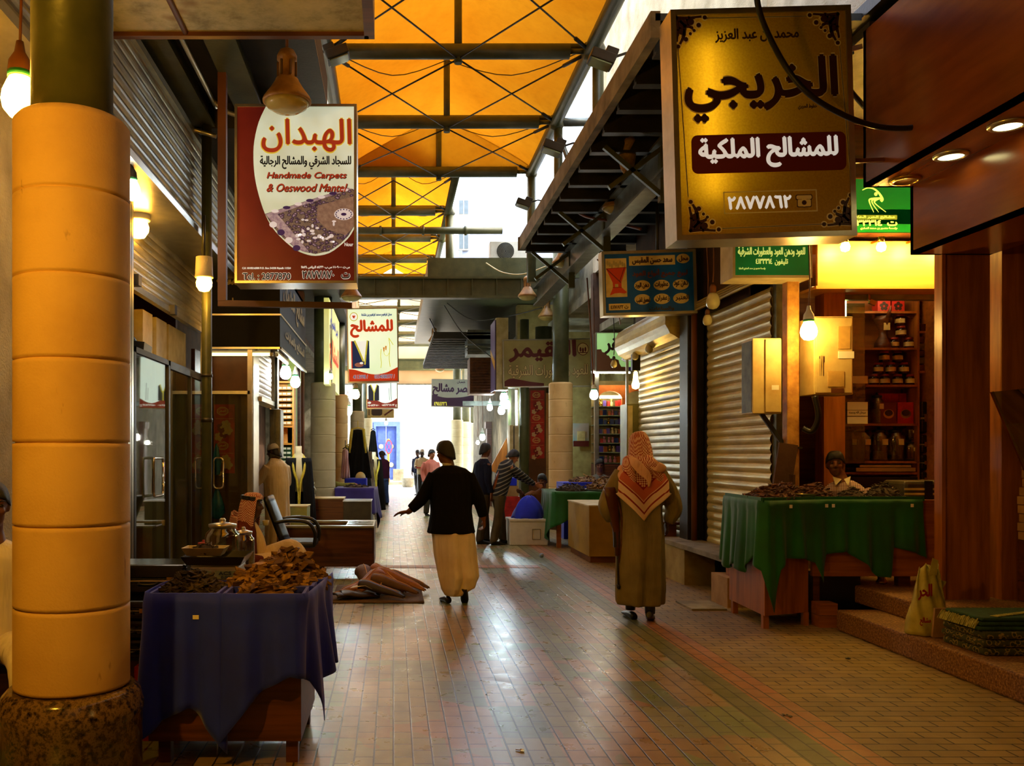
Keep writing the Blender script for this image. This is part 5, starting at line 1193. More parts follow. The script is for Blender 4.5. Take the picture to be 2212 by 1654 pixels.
# ---------------- draped cloths
def drape(name, path, ztop, drop, m, label, cat, wav=.03, nu=90, nv=14, topy=None, parts=None, seed=1, group=None, flare=.10, freq=26):
    """cloth hanging from a rim: path = plan points of the rim; drop(u) = hem length"""
    P_ = [Vector((p[0], p[1], 0)) for p in path]; L = [0]
    for a, c in zip(P_[:-1], P_[1:]): L.append(L[-1] + (c - a).length)
    def at(s):
        s = min(max(s, 0), L[-1] - 1e-6)
        for i in range(len(L) - 1):
            if s <= L[i + 1]: return P_[i].lerp(P_[i + 1], (s - L[i]) / (L[i + 1] - L[i]))
        return P_[-1]
    tot = L[-1]
    def fn(u, v):
        s = u * tot; p = at(s); d = (at(s + .05) - at(s - .05)); d.normalize(); n = Vector((d.y, -d.x, 0))
        ph = math.sin(freq * s + seed) + .6 * math.sin(freq * .43 * s + seed * 2.3) + .35 * math.sin(freq * 1.9 * s + seed * 5)
        h = drop(u) * v; a = wav * (v ** .8) * ph + flare * h * .35 + .006 * math.sin(PI * min(v * 6, 1))
        q = p + n * (a + .004); q.z = ztop + .004 - h + .012 * math.sin(9 * s + v * 5) * v
        if v == 0: q.z = ztop + .01
        return q
    t = thing(name, label, cat, (path[0][0], path[0][1], ztop), group)
    b = MB(); b.grid(fn, nu, nv); b.build('hanging_cloth', m, t, solid=.004)
    return t
def lerp_tab(tab):
    def f(u):
        for (a, x), (c, y) in zip(tab[:-1], tab[1:]):
            if u <= c: return x + (y - x) * (u - a) / (c - a)
        return tab[-1][1]
    return f
def cloth_mat(name, c, c2):
    t = NT(name); v = t.coord(); n = t.noise(v, 3, 3); wv = t.noise(t.coord(scale=(1, 1, .12)), 45, 3)
    t.bsdf(t.ramp(n, [(.3, srgb(c2)), (.7, srgb(c))]), .75, 0, wv, .25, .005, Sheen_Weight=.15); return t.m
M_blue = cloth_mat('blue_cloth', (12, 44, 226), (8, 32, 186)); M_grn = cloth_mat('green_cloth', (0, 100, 28), (0, 74, 18)); M_purp = cloth_mat('purple_cloth', (50, 34, 130), (34, 22, 96))
ZT = .85
def pile(name, cx, cy, z0, rx, ry, h, n, size, m, label, seed=3, cat='agarwood', flat=.35, dome=True, group=None, ms=None):
    r = random.Random(seed); b = MB()
    b.lathe((cx, cy, z0), [(1.0, 0), (.8, h * .35), (.5, h * .62), (.2, h * .78), (.001, h * .8)], 18, sx=rx, sy=ry)
    for k in range(n):
        a = r.uniform(0, 2 * PI); d = math.sqrt(r.random()); x = cx + rx * d * math.cos(a) * 1.02; y = cy + ry * d * math.sin(a) * 1.02
        z = z0 + h * (1 - d ** 1.6) * r.uniform(.75, 1.02) + size * .08
        L = size * r.uniform(.6, 1.5); w = L * r.uniform(.16, .34); th = L * r.uniform(.05, .12)
        M = Matrix.Translation((x, y, z)) @ Matrix.Rotation(r.uniform(0, 2 * PI), 4, 'Z') @ Matrix.Rotation(r.uniform(-flat, flat) * 1.6, 4, 'Y') @ Matrix.Rotation(r.uniform(-1, 1), 4, 'X')
        pts = [(-L / 2, r.uniform(-.1, .1) * w), (-L * .25, w / 2), (L * .2, w * r.uniform(.35, .6)), (L / 2, r.uniform(-.2, .2) * w), (L * .22, -w / 2), (-L * .3, -w * r.uniform(.3, .5))]
        lo = [b.b.verts.new(M @ Vector((p, q_, -th / 2))) for p, q_ in pts]; hi = [b.b.verts.new(M @ Vector((p * .95, q_ * .9, th / 2 + r.uniform(0, th)))) for p, q_ in pts]
        mi = r.randrange(len(ms)) if ms else 0
        for f in (list(reversed(lo)), hi): b.b.faces.new(f).material_index = mi
        for j in range(6): b.b.faces.new((lo[j], lo[(j + 1) % 6], hi[(j + 1) % 6], hi[j])).material_index = mi
    o = b.build(name, ms or m, fix=False); return tagp(o, label, cat, group, 'stuff')
Wd = [mat('chip_a', (136, 100, 42), .7, c2=(78, 48, 18), scale=30, stretch=(1, 1, 6)), mat('chip_b', (92, 58, 24), .75, c2=(50, 30, 12), scale=30), mat('chip_c', (172, 132, 60), .7, c2=(104, 68, 28), scale=30)]
Wk = [mat('chip_d', (70, 52, 26), .8, c2=(34, 24, 12), scale=40), mat('chip_e', (50, 36, 18), .8, c2=(24, 16, 8), scale=40)]
tb = thing('market_table', 'dark wooden stall table under the blue cloths', 'table', (-.85, 4.8, 0))
b = MB(); b.box(-1.22, -.46, 4.38, 4.41, .12, .80); b.box(-1.22, -.46, 5.1, 5.13, .12, .8); b.box(-.49, -.46, 4.41, 5.1, .12, .8); b.box(-1.22, -1.19, 4.41, 5.1, .12, .8); b.box(-1.22, -.46, 4.38, 5.13, .80, .82); b.build('body', M_woodd, tb)
for x in (-1.18, -.54):
    for y in (4.42, 5.04): b = MB(); b.box(x, x + .06, y, y + .06, 0, .12); b.build('leg', M_woodd, tb)
drape('blue_cloth', [(-1.17, 5.1), (-1.235, 4.7), (-1.24, 4.40), (-1.18, 4.345), (-.86, 4.345), (-.83, 4.36)], ZT, lerp_tab([(0, .5), (.35, .42), (.5, .5), (.62, .76), (.72, .62), (.84, .56), (.9, .62), (1, .78)]), M_blue, 'blue cloth over the left part of the near stall, next to the granite plinth', 'cloth', .026, seed=2, flare=.12, freq=34)
drape('blue_cloth', [(-.86, 4.36), (-.83, 4.33), (-.48, 4.33), (-.43, 4.37), (-.40, 4.7), (-.36, 5.12)], ZT, lerp_tab([(0, .78), (.08, .62), (.18, .48), (.3, .40), (.42, .44), (.5, .66), (.56, .5), (.68, .46), (.8, .44), (.9, .5), (1, .52)]), M_blue, 'blue cloth with long hanging corner over the right part of the near stall', 'cloth', .03, seed=5, flare=.22)
for k, (x0, x1, y0, y1, lb) in enumerate(((-1.22, -.87, 4.37, 4.82, 'blue-lined tray at the left of the near stall'), (-.85, -.44, 4.35, 4.60, 'front blue-lined tray on the right of the near stall'), (-.85, -.42, 4.61, 4.84, 'middle blue-lined tray on the right of the near stall'), (-.84, -.38, 4.86, 5.10, 'rear blue-lined tray on the right of the near stall'))):
    b = MB(); e = .016
    for a in ((x0, x1, y0, y0 + e), (x0, x1, y1 - e, y1), (x0, x0 + e, y0 + e, y1 - e), (x1 - e, x1, y0 + e, y1 - e)): b.box(a[0], a[1], a[2], a[3], .80, ZT + .008)
    b.box(x0, x1, y0, y1, .80, .805)
    one(b, 'lined_tray', M_blue, lb, 'tray', 'blue-lined trays', bevel=.006)
pile('wood_chips', -1.05, 4.6, .835, .16, .19, .11, 330, .05, None, 'dark crumbled agarwood heaped in the left tray', 4, ms=Wk)
pile('wood_chips', -.65, 4.47, .81, .14, .09, .08, 90, .1, None, 'small heap of agarwood strips in the front tray', 5, ms=Wd)
pile('wood_chips', -.66, 4.72, .82, .2, .12, .13, 190, .13, None, 'large heap of long agarwood strips in the middle tray', 6, ms=Wd)
pile('wood_chips', -.60, 4.97, .82, .2, .12, .17, 190, .13, None, 'tallest heap of agarwood strips in the rear tray', 7, ms=Wd)
b = MB(); b.box(-.99, -.96, 4.335, 4.338, .735, .755); one(b, 'price_tag', M_paper, 'tiny white tag on the left blue cloth', 'tag')
# briefcases
def briefcase(loc, w, d, h, label, m=None, rz=0, handle=True):
    t = thing('briefcase', label, 'briefcase', loc, 'black briefcases', local=True, rz=rz)
    b = MB(); b.box(-w / 2, w / 2, 0, d, 0, h * .45); b.build('lower_shell', m or M_blackgl, t, bevel=.018)
    b = MB(); b.box(-w / 2, w / 2, 0, d, h * .49, h); b.build('lid', m or M_blackgl, t, bevel=.018)
    b = MB(); b.box(-w / 2 - .002, w / 2 + .002, -.003, d + .003, h * .44, h * .5); b.build('rim_strip', M_alu, t)
    for s in (-1, 1):
        b = MB(); b.box(s * w * .3 - .02, s * w * .3 + .02, -.012, 0, h * .36, h * .6); b.build('latch', M_brass, t)
    if handle:
        b = MB(); b.tube([(-w * .12, -.004, h * .4), (-w * .11, -.03, h * .38), (0, -.035, h * .36), (w * .11, -.03, h * .38), (w * .12, -.004, h * .4)], .008, 6, sub=3); b.build('handle', M_black, t)
    return t
st_ = thing('low_stand', 'dark stand under the stacked black cases', 'stand', (-1.42, 5.15, 0)); b = MB(); b.box(-1.62, -1.25, 4.82, 5.3, 0, .42); b.build('body', M_woodd, st_); b = MB(); b.box(-1.64, -1.23, 4.8, 5.32, .42, .44); b.build('top', M_dark, st_)
for k, (x, y, z, w, h, lb) in enumerate([(-1.44, 4.78, .44, .36, .1, 'lowest black case in the stack left of the blue stall'), (-1.45, 4.78, .545, .36, .1, 'second black case from below in the stack left of the blue stall'), (-1.46, 4.78, .65, .34, .1, 'small black case showing just right of the near column'), (-1.38, 4.95, .755, .42, .17, 'large glossy black briefcase on top of the stack left of the blue stall')]):
    briefcase((x, y, z), w, .36 if k < 3 else .32, h, lb)
b = MB(); b.box(-1.40, -1.15, 4.75, 4.95, 0, .4); one(b, 'gift_box', M_rposter, 'red patterned box on the ground between plinth and blue cloth', 'box')
# scale
sc = thing('digital_scale', 'white digital scale with a black tray behind the dark heap', 'scale', (-1.0, 5.0, .82))
b = MB(); b.prism([(-1.15, .82), (-.86, .82), (-.875, .915), (-1.14, .915)], 4.93, 5.2); b.build('body', M_white, sc, bevel=.008)
b = MB(); b.box(-1.13, -1.02, 4.922, 4.932, .85, .895); b.box(-1.0, -.885, 4.922, 4.932, .85, .895); b.build('display', mat('lcd', (160, 176, 168), .2, var=.05, bump=0), sc)
b = MB(); text(b, 'ACS', -.943, .882, .07, .018, 4.92, .001, raw=True); text(b, '0.00', -.94, .860, .05, .012, 4.92, .001, raw=True); b.build('lettering', ink('scale_blue', (40, 60, 120)), sc)
b = MB(); b.box(-1.14, -.87, 4.95, 5.18, .915, .925); b.build('platform', M_alu, sc)
def tray(b, x0, x1, y0, y1, z, h, fl=.02):
    R = []
    for g, zz in ((0, z), (fl, z + h), (fl - .006, z + h), (-.004, z + .006)):
        R.append([Vector(p) for p in ((x0 - g, y0 - g, zz), (x1 + g, y0 - g, zz), (x1 + g, y1 + g, zz), (x0 - g, y1 + g, zz))])
    b.rings(R, smooth=False)
b = MB(); tray(b, -1.16, -.86, 4.93, 5.2, .925, .05, .03); b.build('weighing_tray', M_blackgl, sc)
b = MB(); tray(b, -1.16, -.97, 4.93, 5.05, .978, .045, .025); one(b, 'cream_tray', M_cream, 'cream plastic tray of dark chips on top of the scale', 'tray')
pile('wood_chips', -1.07, 4.99, .985, .1, .06, .06, 90, .035, None, 'dark chips in the cream tray on the scale', 9, ms=Wk)
def jar(loc, r, h, label, lidm=None, glass=None, fill=None, fh=.3, group='glass jars', tag_=False):
    t = thing('glass_jar', label, 'jar', loc, group, local=True)
    b = MB(); b.lathe((0, 0, 0), [(r * .9, 0), (r, h * .05), (r, h * .72), (r * .93, h * .8), (r * .72, h * .86), (r * .72, h * .93), (r * .68, h * .93), (r * .68, h * .86), (r * .88, h * .78), (r * .95, h * .7), (r * .95, h * .06), (.001, h * .03)], 28); b.build('glass', glass or glassmat('jar_glass', (.85, .86, .78), .15), t)
    b = MB(); b.lathe((0, 0, 0), [(r * .76, h * .9), (r * .8, h * .92), (r * .8, h * .96), (r * .3, h * .99), (r * .16, h), (r * .2, h * 1.04), (r * .12, h * 1.07), (.001, h * 1.07)], 24); b.build('lid', lidm or M_alu, t)
    if fill: b = MB(); b.lathe((0, 0, 0), [(r * .9, h * .05), (r * .93, h * fh * .8), (r * .5, h * fh), (.001, h * fh * 1.05)], 20); b.build('contents', fill, t)
    if tag_: b = MB(); b.box(-r * .1, r * .55, -r * 1.03, -r * .96, h * .5, h * .68); b.build('label', M_paper, t)
    return t
jar((-1.03, 5.30, .82), .105, .32, 'large glass jar with metal lid behind the scale', fill=Wk[0], fh=.25)
jar((-.93, 5.45, .82), .07, .26, 'smaller glass jar right behind the large one', fill=Wk[1], fh=.4)
jar((-1.17, 5.42, .86), .045, .15, 'small jar with bright red lid left of the large glass jar', M_rposter, fill=Wk[1], fh=.6)
b = MB(); b.box(-1.24, -.8, 5.2, 5.6, .78, .82); b.box(-1.24, -1.2, 5.2, 5.6, 0, .78); b.box(-.84, -.8, 5.2, 5.6, 0, .78); one(b, 'side_table', M_woodd, 'small dark table behind the near stall holding the glass jars', 'table')
# ---------------- leather slippers on a mat
b = MB(); b.grid(lambda u, v: Vector((-.66 + .98 * u, 9.12 + 1.25 * v, .006 + .003 * math.sin(20 * u + 9 * v))), 12, 10); one(b, 'floor_mat', mat('mat_brown', (110, 84, 44), .9, c2=(80, 58, 28), scale=30), 'worn brown mat under the heap of leather pieces', 'mat', solid=.006)
M_lea = [mat('leather_a', (176, 112, 48), .6, c2=(130, 76, 28), scale=6), mat('leather_b', (120, 84, 44), .65, c2=(84, 54, 26), scale=6), mat('leather_c', (52, 32, 16), .5, c2=(28, 16, 8), scale=6)]
M_leab = mat('leather_edge', (216, 160, 70), .6)
def sheath(loc, L, w, h, rz, tilt, m, label, curl=1.0):
    t = thing('leather_sheath', label, 'leather goods', loc, 'leather pieces on the mat', local=True, rz=rz)
    def fn(u, v):
        a = (v - .5) * 2 * 1.9 * curl; k = (1 - .75 * u ** 2.2); ww = w * k; hh = h * k
        return Vector((L * (u - .5), ww * math.sin(a) * .5 + .02 * math.sin(6 * u + v * 3) * w, hh * (.5 + .5 * math.cos(a)) + tilt * (1 - u) + .004 + .012 * math.sin(9 * u) * (1 - u)))
    b = MB(); b.grid(fn, 16, 14); b.build('hide', m, t, solid=.007)
    b = MB(); b.tube([fn(k / 16, .5) + Vector((0, 0, .003)) for k in range(15)], .006, 6); b.build('edge_binding', M_leab, t)
    return t
sp = [(-.12, 9.36, .5, .16, .13, -.35, .05, 2, 'dark sheath with a yellow edge lying nearest the camera'), (.02, 9.62, .52, .17, .15, -.35, .06, 1, 'olive leather sheath behind the dark nearest one'), (.10, 9.85, .55, .16, .13, -.42, .12, 0, 'long tan sheath on the right side of the heap'), (-.02, 9.8, .45, .14, .12, -.9, .13, 0, 'tan sheath standing steep in the middle of the heap'), (-.28, 9.75, .36, .22, .18, -2.2, .06, 0, 'broad crumpled tan hide at the left of the heap'), (-.45, 9.7, .34, .2, .1, -2.7, .03, 0, 'small tan hide at the far left of the heap'), (-.3, 10.0, .4, .2, .17, -1.3, .08, 1, 'wide brown hide at the back left of the heap'), (-.1, 10.05, .42, .16, .16, -1.0, .1, 0, 'pointed tan hide at the top of the heap'), (.18, 10.05, .5, .13, .12, -.5, .07, 1, 'brown sheath at the back right of the heap'), (-.36, 9.4, .42, .3, .07, .1, .0, 2, 'flat black leather piece at the front left of the heap'), (-.14, 9.55, .3, .1, .1, -1.8, .05, 2, 'dark rolled strip in the middle of the heap'), (-.5, 9.35, .3, .2, .06, .5, .0, 2, 'black leather offcut beside the blue cloth')]
for (x, y, L, w, h, rz, ti, mi, lb) in sp: sheath((x, y, .014), L, w, h, rz, ti, M_lea[mi], lb)
b = MB(); b.face([(-.46, 9.3, .13), (-.3, 9.34, .15), (-.27, 9.45, .16), (-.43, 9.40, .14)]); b.face([(-.3, 9.34, .15), (-.16, 9.3, .09), (-.15, 9.36, .1), (-.27, 9.45, .16)]); one(b, 'folded_paper', M_paper, 'folded white paper on the black leather', 'paper', solid=.002)
# ============================================================ RIGHT SIDE
# steps (rough terrazzo)
def stepm():
    t = NT('terrazzo'); v = t.coord(); a = t.noise(v, 60, 4, .7); b_ = t.noise(v, 4, 4)
    col = t.ramp(a, [(.35, srgb((86, 52, 22))), (.5, srgb((136, 92, 44))), (.68, srgb((196, 150, 84)))])
    col = t.mix(.5, col, t.ramp(b_, [(.3, (.5, .45, .4)), (.65, (1, 1, 1))]), 'MULTIPLY')
    t.bsdf(col, .6, 0, a, .7, .01); return t.m
M_step = stepm()
b = MB(); b.box(3.9, 6.6, 2.0, 7.75, 0, .18); st(b, 'floor', M_step, bevel=.015)
b = MB(); b.box(4.25, 6.6, 6.95, 9.0, .18, .34); st(b, 'floor', M_step, bevel=.015)
b = MB(); b.box(4.3, 6.6, 9.0, 11, 0, .34); st(b, 'floor', M_step)
# wood clad pillar, fascias with downlights
b = MB(); b.box(4.55, 4.95, 7.3, 7.4, .18, 3.75); b.box(4.54, 4.57, 7.28, 7.32, .18, 3.75); st(b, 'wall_right', M_wood)
b = MB(); b.box(3.9, 3.95, 2, 7.3, 3.76, 5.05); b.box(3.9, 4.3, 7.26, 7.3, 3.76, 5.05); b.box(3.9, 4.35, 2, 7.3, 3.76, 3.79); st(b, 'trim_6', mat('wood_gloss', (150, 76, 24), .22, c2=(122, 58, 16), scale=2, stretch=(3, .5, 3), bump=.05), label='upper brown wood fascia of the near right shop')
M_wg = MATS['wood_gloss']
b = MB(); b.box(4.29, 4.34, 2, 7.3, 3.2, 3.78); b.box(4.29, 4.95, 7.26, 7.3, 3.2, 3.78); b.box(4.29, 4.95, 2, 7.3, 3.2, 3.23); st(b, 'trim_7', M_wg, label='lower brown wood fascia of the near right shop')
slab('ceiling', 3.92, 6.6, -6, 7.3, 3.8, 3.9, M_wood)
b = MB(); b.box(3.895, 3.9, 7.0, 7.3, 3.76, 5.05); b.box(3.9, 4.35, 2, 7.3, 3.755, 3.76)
b.b.free()
for k, (y, on) in enumerate(((5.9, 1), (6.5, 1), (7.08, 0), (5.3, 1))):
    t = thing('downlight', ['lit downlight nearest the camera in the wood soffit', 'second lit downlight in the wood soffit', 'unlit downlight at the far end of the wood soffit', 'lit downlight in the wood soffit just above the frame edge'][k], 'light', (4.12, y, 3.75), 'recessed downlights')
    b = MB(); b.lathe((4.12, y, 3.75), [(.085, .008), (.085, -.012), (.105, -.012), (.12, 0), (.12, .008)], 28, cap=False); b.build('trim_ring', M_brass if not on else M_alu, t)
    b = MB(); b.lathe((4.12, y, 3.745), [(.001, 0), (.085, .0)], 24, cap=False)
    b.build('lamp_face', emit('downlight_on', (1, .88, .38), 26) if on else M_brown, t)
# right doorway wall
b = MB(); b.box(5.05, 5.3, 7.3, 7.5, .18, 3.3); st(b, 'wall_right', M_wood)
b = MB(); b.box(4.95, 5.05, 7.7, 7.8, .18, 3.3); st(b, 'gap_shade_strip', M_black, label='black strip standing in for the shaded gap beside the pillar')  # solid black strip painted in for the shade of the gap
b = MB(); b.box(5.3, 6.6, 7.5, 7.6, .18, 3.3); st(b, 'wall_right', M_woodh)
b = MB(); b.box(5.28, 5.36, 7.38, 7.5, .18, 2.85); b.box(5.28, 6.5, 7.42, 7.5, 2.78, 2.85); b.box(5.36, 6.5, 7.44, 7.5, .18, 2.78)
d = thing('door_4', 'brown wooden cabinet door with a pale paper', None, (5.6, 7.44, .18)); d['kind'] = 'structure'; b.build('leaf', M_brown, d, bevel=.004)
b = MB(); b.box(5.42, 5.7, 7.43, 7.44, 2.05, 2.72); b.build('paper_notice', mat('yellow_paper', (180, 170, 90), .8, bump=0), d)
b = MB(); b.box(5.39, 5.42, 7.415, 7.44, 1.65, 1.95); b.cyl((5.405, 7.41, 1.8), (5.405, 7.38, 1.8), .015); b.build('lock_plate', M_dark, d)
bx = random.Random(4)
for k in range(13):
    z = .85 + k * .072; ox = bx.uniform(-.02, .03)
    t = thing('flat_carton', 'flat buff carton in the tall stack at the right edge', 'box', (5.5, 7.0, z), 'flat cartons stacked at the right edge')
    b = MB(); b.box(5.12 + ox, 5.75 + ox, 6.85, 7.2, z, z + .066); b.build('body', M_card, t, bevel=.003)
    b = MB(); b.box(5.15 + ox, 5.45 + ox, 6.846, 6.85, z + .02, z + .026); b.box(5.15 + ox, 5.4 + ox, 6.846, 6.85, z + .036, z + .041); b.build('print', M_brown, t)
for k in range(4):
    z = .18 + k * .167; b = MB(); b.box(5.14, 5.9, 6.83, 7.25, z, z + .162); b.cyl((5.2, 6.82, z + .02), (5.2, 6.82, z + .14), .006)
    one(b, 'suitcase', M_woodd, ['lowest', 'second', 'third', 'topmost'][k] + ' dark red case under the buff cartons at the right edge', 'case', 'dark cases at the right edge', bevel=.01)
t = thing('glass_cabinet_top', 'tilted glass display lid with glittering goods at the right edge', 'display case', (5.3, 6.9, 1.78))
b = MB(); b.prism([(4.83, 2.05), (5.7, 2.05), (5.7, 1.42), (5.1, 1.42)], 6.6, 7.1); b.build('glass', glassmat('case_glass', (.5, .6, .4), .2), t)
b = MB(); b.bar((4.83, 6.6, 2.05), (5.1, 6.6, 1.42), .025); b.bar((4.83, 6.6, 2.05), (5.7, 6.6, 2.05), .025); b.bar((4.83, 7.1, 2.05), (5.1, 7.1, 1.42), .02); b.build('frame', M_brass, t)
b = MB(); b.box(5.12, 5.7, 6.7, 7.0, 1.43, 1.8); b.build('goods', mat('green_goods', (80, 110, 50), .3, c2=(190, 180, 90), scale=30), t)
# pattern-woven rugs on the step
rg = mat('rug_pattern', (110, 96, 44), .95, c2=(52, 48, 22), scale=16, bump=.5)
def prayer():
    t = NT('prayer_rug'); v = t.coord(); vo = t.n('ShaderNodeTexVoronoi', i={'Vector': v, 'Scale': 26.0}); t.bsdf(t.ramp(vo.outputs[0], [(.3, srgb((34, 44, 20))), (.45, srgb((150, 130, 60))), (.55, srgb((60, 64, 30)))]), .95, 0, vo.outputs[0], .4, .01); return t.m
M_pr = prayer(); M_prg = mat('rug_green', (40, 76, 48), .95, c2=(24, 52, 32), scale=14, bump=.5); M_fr = mat('rug_fringe', (176, 170, 84), .95, c2=(120, 120, 50), scale=30)
b = MB()
for k in range(3): b.box(4.0 - .01 * (k % 2), 4.62, 5.95, 6.42, .18 + k * .055, .232 + k * .055)
one(b, 'folded_rug', M_pr, 'lower folded rug with a dense woven pattern on the right step', 'rug', bevel=.022)
t = thing('folded_rug', 'upper folded green prayer rug with yellow fringe on the right step', 'rug', (4.3, 6.15, .345), None)
b = MB()
for k in range(3): b.box(3.98 + .015 * k, 4.64, 5.98 + .01 * k, 6.4, .345 + k * .03, .373 + k * .03)
b.build('folded_body', M_prg, t, bevel=.012)
b = MB(); r = random.Random(2)
for k in range(40):
    y = 5.99 + k * .0102; b.bar((3.985, y, .43 - .02 * r.random()), (3.955, y + r.uniform(-.01, .01), .36), .006)
b.build('fringe', M_fr, t); b = MB()
for k in range(16): x = 4.12 + k * .026; b.obox((x, 6.03 + .012 * k, .438), .018, .05, .004, r.uniform(.2, .7))
b.build('fringe', M_fr, t)
b = MB(); b.obox((4.14, 6.52, .30), .28, .02, .22, 0, .15); one(b, 'paper_box', M_card, 'small pale box with scribbles leaning behind the green rug', 'box')
# plastic carrier bag
t = thing('plastic_bag', 'yellowish plastic carrier bag with red writing against the wood pillar', 'bag', (3.98, 6.62, .18))
def bagfn(u, v):
    a = 2 * PI * u; z = .5 * v; k = 1 - .45 * v ** 1.8 + .05 * math.sin(PI * v * 2)
    rx = .135 * k * (1 + .08 * math.sin(3 * a + 5 * v)); ry = .10 * k * (1 - .5 * v)
    return Vector((4.04 + rx * math.cos(a) + .03 * v, 6.68 + ry * math.sin(a) + .012 * math.sin(7 * a + 9 * v), .185 + z * (1 + .04 * math.sin(2 * a)) + (.02 * math.sin(5 * a) if v > .95 else 0)))
b = MB(); b.grid(bagfn, 36, 16); b.build('bag_body', mat('bag_plastic', (206, 196, 96), .35, c2=(160, 150, 60), scale=6, bump=.4, bscale=9), t, solid=.002)
b = MB(); b.face([bagfn(.75 + .25 * 0, 1) + Vector(o) for o in ((-.03, 0, -.03), (.03, 0, -.03), (.045, 0, .08), (.0, 0, .1))]); b.face([Vector((4.12, 6.68, .6)), Vector((4.2, 6.68, .58)), Vector((4.17, 6.7, .5))]); b.build('handle_flap', MATS['bag_plastic'], t, solid=.002)
b = MB(); text(b, 'الحر', 3.965, .52, .10, .12, 6.56, .004); text(b, 'مشالح', 3.97, .30, .08, .06, 6.565, .002); b.build('lettering', ink('bag_red', (150, 24, 16)), t)
# ---------------- green cloth counter
ct = thing('shop_counter', 'orange wood counter running from the corner cabinet to the pillar', 'counter', (4.2, 8.0, 0))
b = MB(); b.box(3.80, 5.08, 7.98, 8.02, .44, 1.10); b.box(3.80, 5.08, 8.02, 8.5, 1.06, 1.10); b.build('front_panel', M_woodh, ct)
b = MB(); b.box(4.0, 5.08, 8.0, 8.5, 1.10, 1.13); b.build('top', M_woodh, ct)
b = MB(); b.box(3.84, 3.90, 8.05, 8.1, 0, .44); b.build('leg', M_woodd, ct)
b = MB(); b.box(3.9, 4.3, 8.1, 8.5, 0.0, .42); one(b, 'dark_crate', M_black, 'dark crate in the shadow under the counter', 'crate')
b = MB(); b.box(4.62, 4.73, 8.05, 8.12, .34, .44); b.build('leg', M_woodd, ct)
cb = thing('corner_cabinet', 'light orange wood cabinet on short legs at the counter corner', 'cabinet', (3.5, 8.0, 0), None)
def q4(b, p, z0, z1):
    lo = [b.b.verts.new((x, y, z0)) for x, y in p]; hi = [b.b.verts.new((x, y, z1)) for x, y in p]; n = len(p)
    b.b.faces.new(list(reversed(lo))); b.b.faces.new(hi)
    for j in range(n): b.b.faces.new((lo[j], lo[(j + 1) % n], hi[(j + 1) % n], hi[j]))
cp_ = [(3.27, 7.75), (3.75, 7.95), (3.74, 8.65), (3.30, 8.65)]
b = MB(); q4(b, cp_, .12, 1.10); b.build('body', M_wood, cb, bevel=.004)
for (x, y) in ((3.28, 7.80), (3.70, 7.94), (3.30, 8.55)):
    b = MB(); b.box(x, x + .05, y, y + .05, 0, .12); b.build('leg', M_wood, cb)
for k, z in enumerate((0, .11)):
    b = MB(); b.box(3.80, 3.96, 7.84, 8.0, z, z + .105); one(b, 'wood_block', M_woodh, ['lower', 'upper'][k] + ' wooden block propping the counter end', 'block')
path = [(3.29, 8.75), (3.24, 8.3), (3.23, 7.78), (3.28, 7.70), (3.8, 7.90), (4.4, 7.93), (4.78, 7.95), (4.82, 8.2)]
drape('green_cloth', path, 1.13, lerp_tab([(0, .62), (.08, .70), (.16, .62), (.24, .66), (.31, .50), (.36, .62), (.385, .98), (.41, .6), (.44, .50), (.5, .50), (.55, .56), (.575, .74), (.6, .50), (.66, .46), (.72, .56), (.76, .68), (.80, .7), (.82, .44), (.88, .48), (.94, .54), (1, .3)]), M_grn, 'long green cloth draped over the corner cabinet and counter', 'cloth', .022, nu=200, nv=18, seed=3, flare=.14, freq=30)
b = MB(); q4(b, [(3.24, 7.72), (3.8, 7.91), (4.8, 7.95), (4.8, 8.35), (3.75, 8.6), (3.29, 8.75)], 1.125, 1.14)
for (x0, y0, x1, y1) in ((3.24, 7.73, 3.78, 7.92), (3.8, 7.93, 4.8, 7.96), (3.24, 7.73, 3.29, 8.7)): b.bar((x0, y0, 1.15), (x1, y1, 1.15), .02, .03)
one(b, 'green_cover', M_grn, 'green cover lying flat on the counter top', 'cloth')
for k, (x, y, rx, ry, h, n, lb) in enumerate(((3.48, 8.1, .2, .28, .12, 260, 'large heap of agarwood chips at the left end of the green counter'), (3.66, 8.25, .16, .2, .15, 160, 'heap of agarwood behind the left one on the green counter'), (3.92, 8.2, .14, .2, .14, 160, 'heap of thin agarwood splinters beside the seated boy'), (4.2, 8.06, .13, .12, .10, 120, 'small dark heap directly before the seated boy'), (4.52, 8.12, .17, .15, .15, 200, 'dark heap of agarwood at the right end of the green counter'))):
    pile('wood_chips', x, y, 1.14, rx, ry, h, n, .07 if k < 3 else .045, None, lb, 20 + k, ms=[mat('chip_g', (110, 62, 26), .75, c2=(60, 30, 12), scale=30), mat('chip_h', (82, 42, 18), .75, c2=(44, 22, 8), scale=30)] if k < 3 else Wk)
b = MB(); b.lathe((3.78, 8.1, 1.14), [(.05, 0), (.09, .02), (.14, .05), (.135, .05), (.085, .028), (.001, .012)], 24); one(b, 'shallow_bowl', M_alu, 'shallow pale bowl between heaps on the green counter', 'bowl')
for k, (x, y) in enumerate(((3.5, 7.79), (3.87, 7.90), (3.93, 7.90), (4.66, 7.94))):
    b = MB(); b.box(x, x + .025, y - .02, y - .015, 1.07, 1.10); one(b, 'price_tag', M_paper, ['leftmost', 'second', 'third', 'rightmost'][k] + ' tiny white tag on the green cloth', 'tag')
cs = thing('long_case', 'long olive case with pale stripes lying at the right end of the counter', 'case', (4.75, 8.3, 1.13))
b = MB(); b.box(4.72, 5.2, 8.12, 8.5, 1.13, 1.3); b.build('body', mat('case_olive', (74, 66, 38), .5, c2=(50, 44, 24)), cs, bevel=.03)
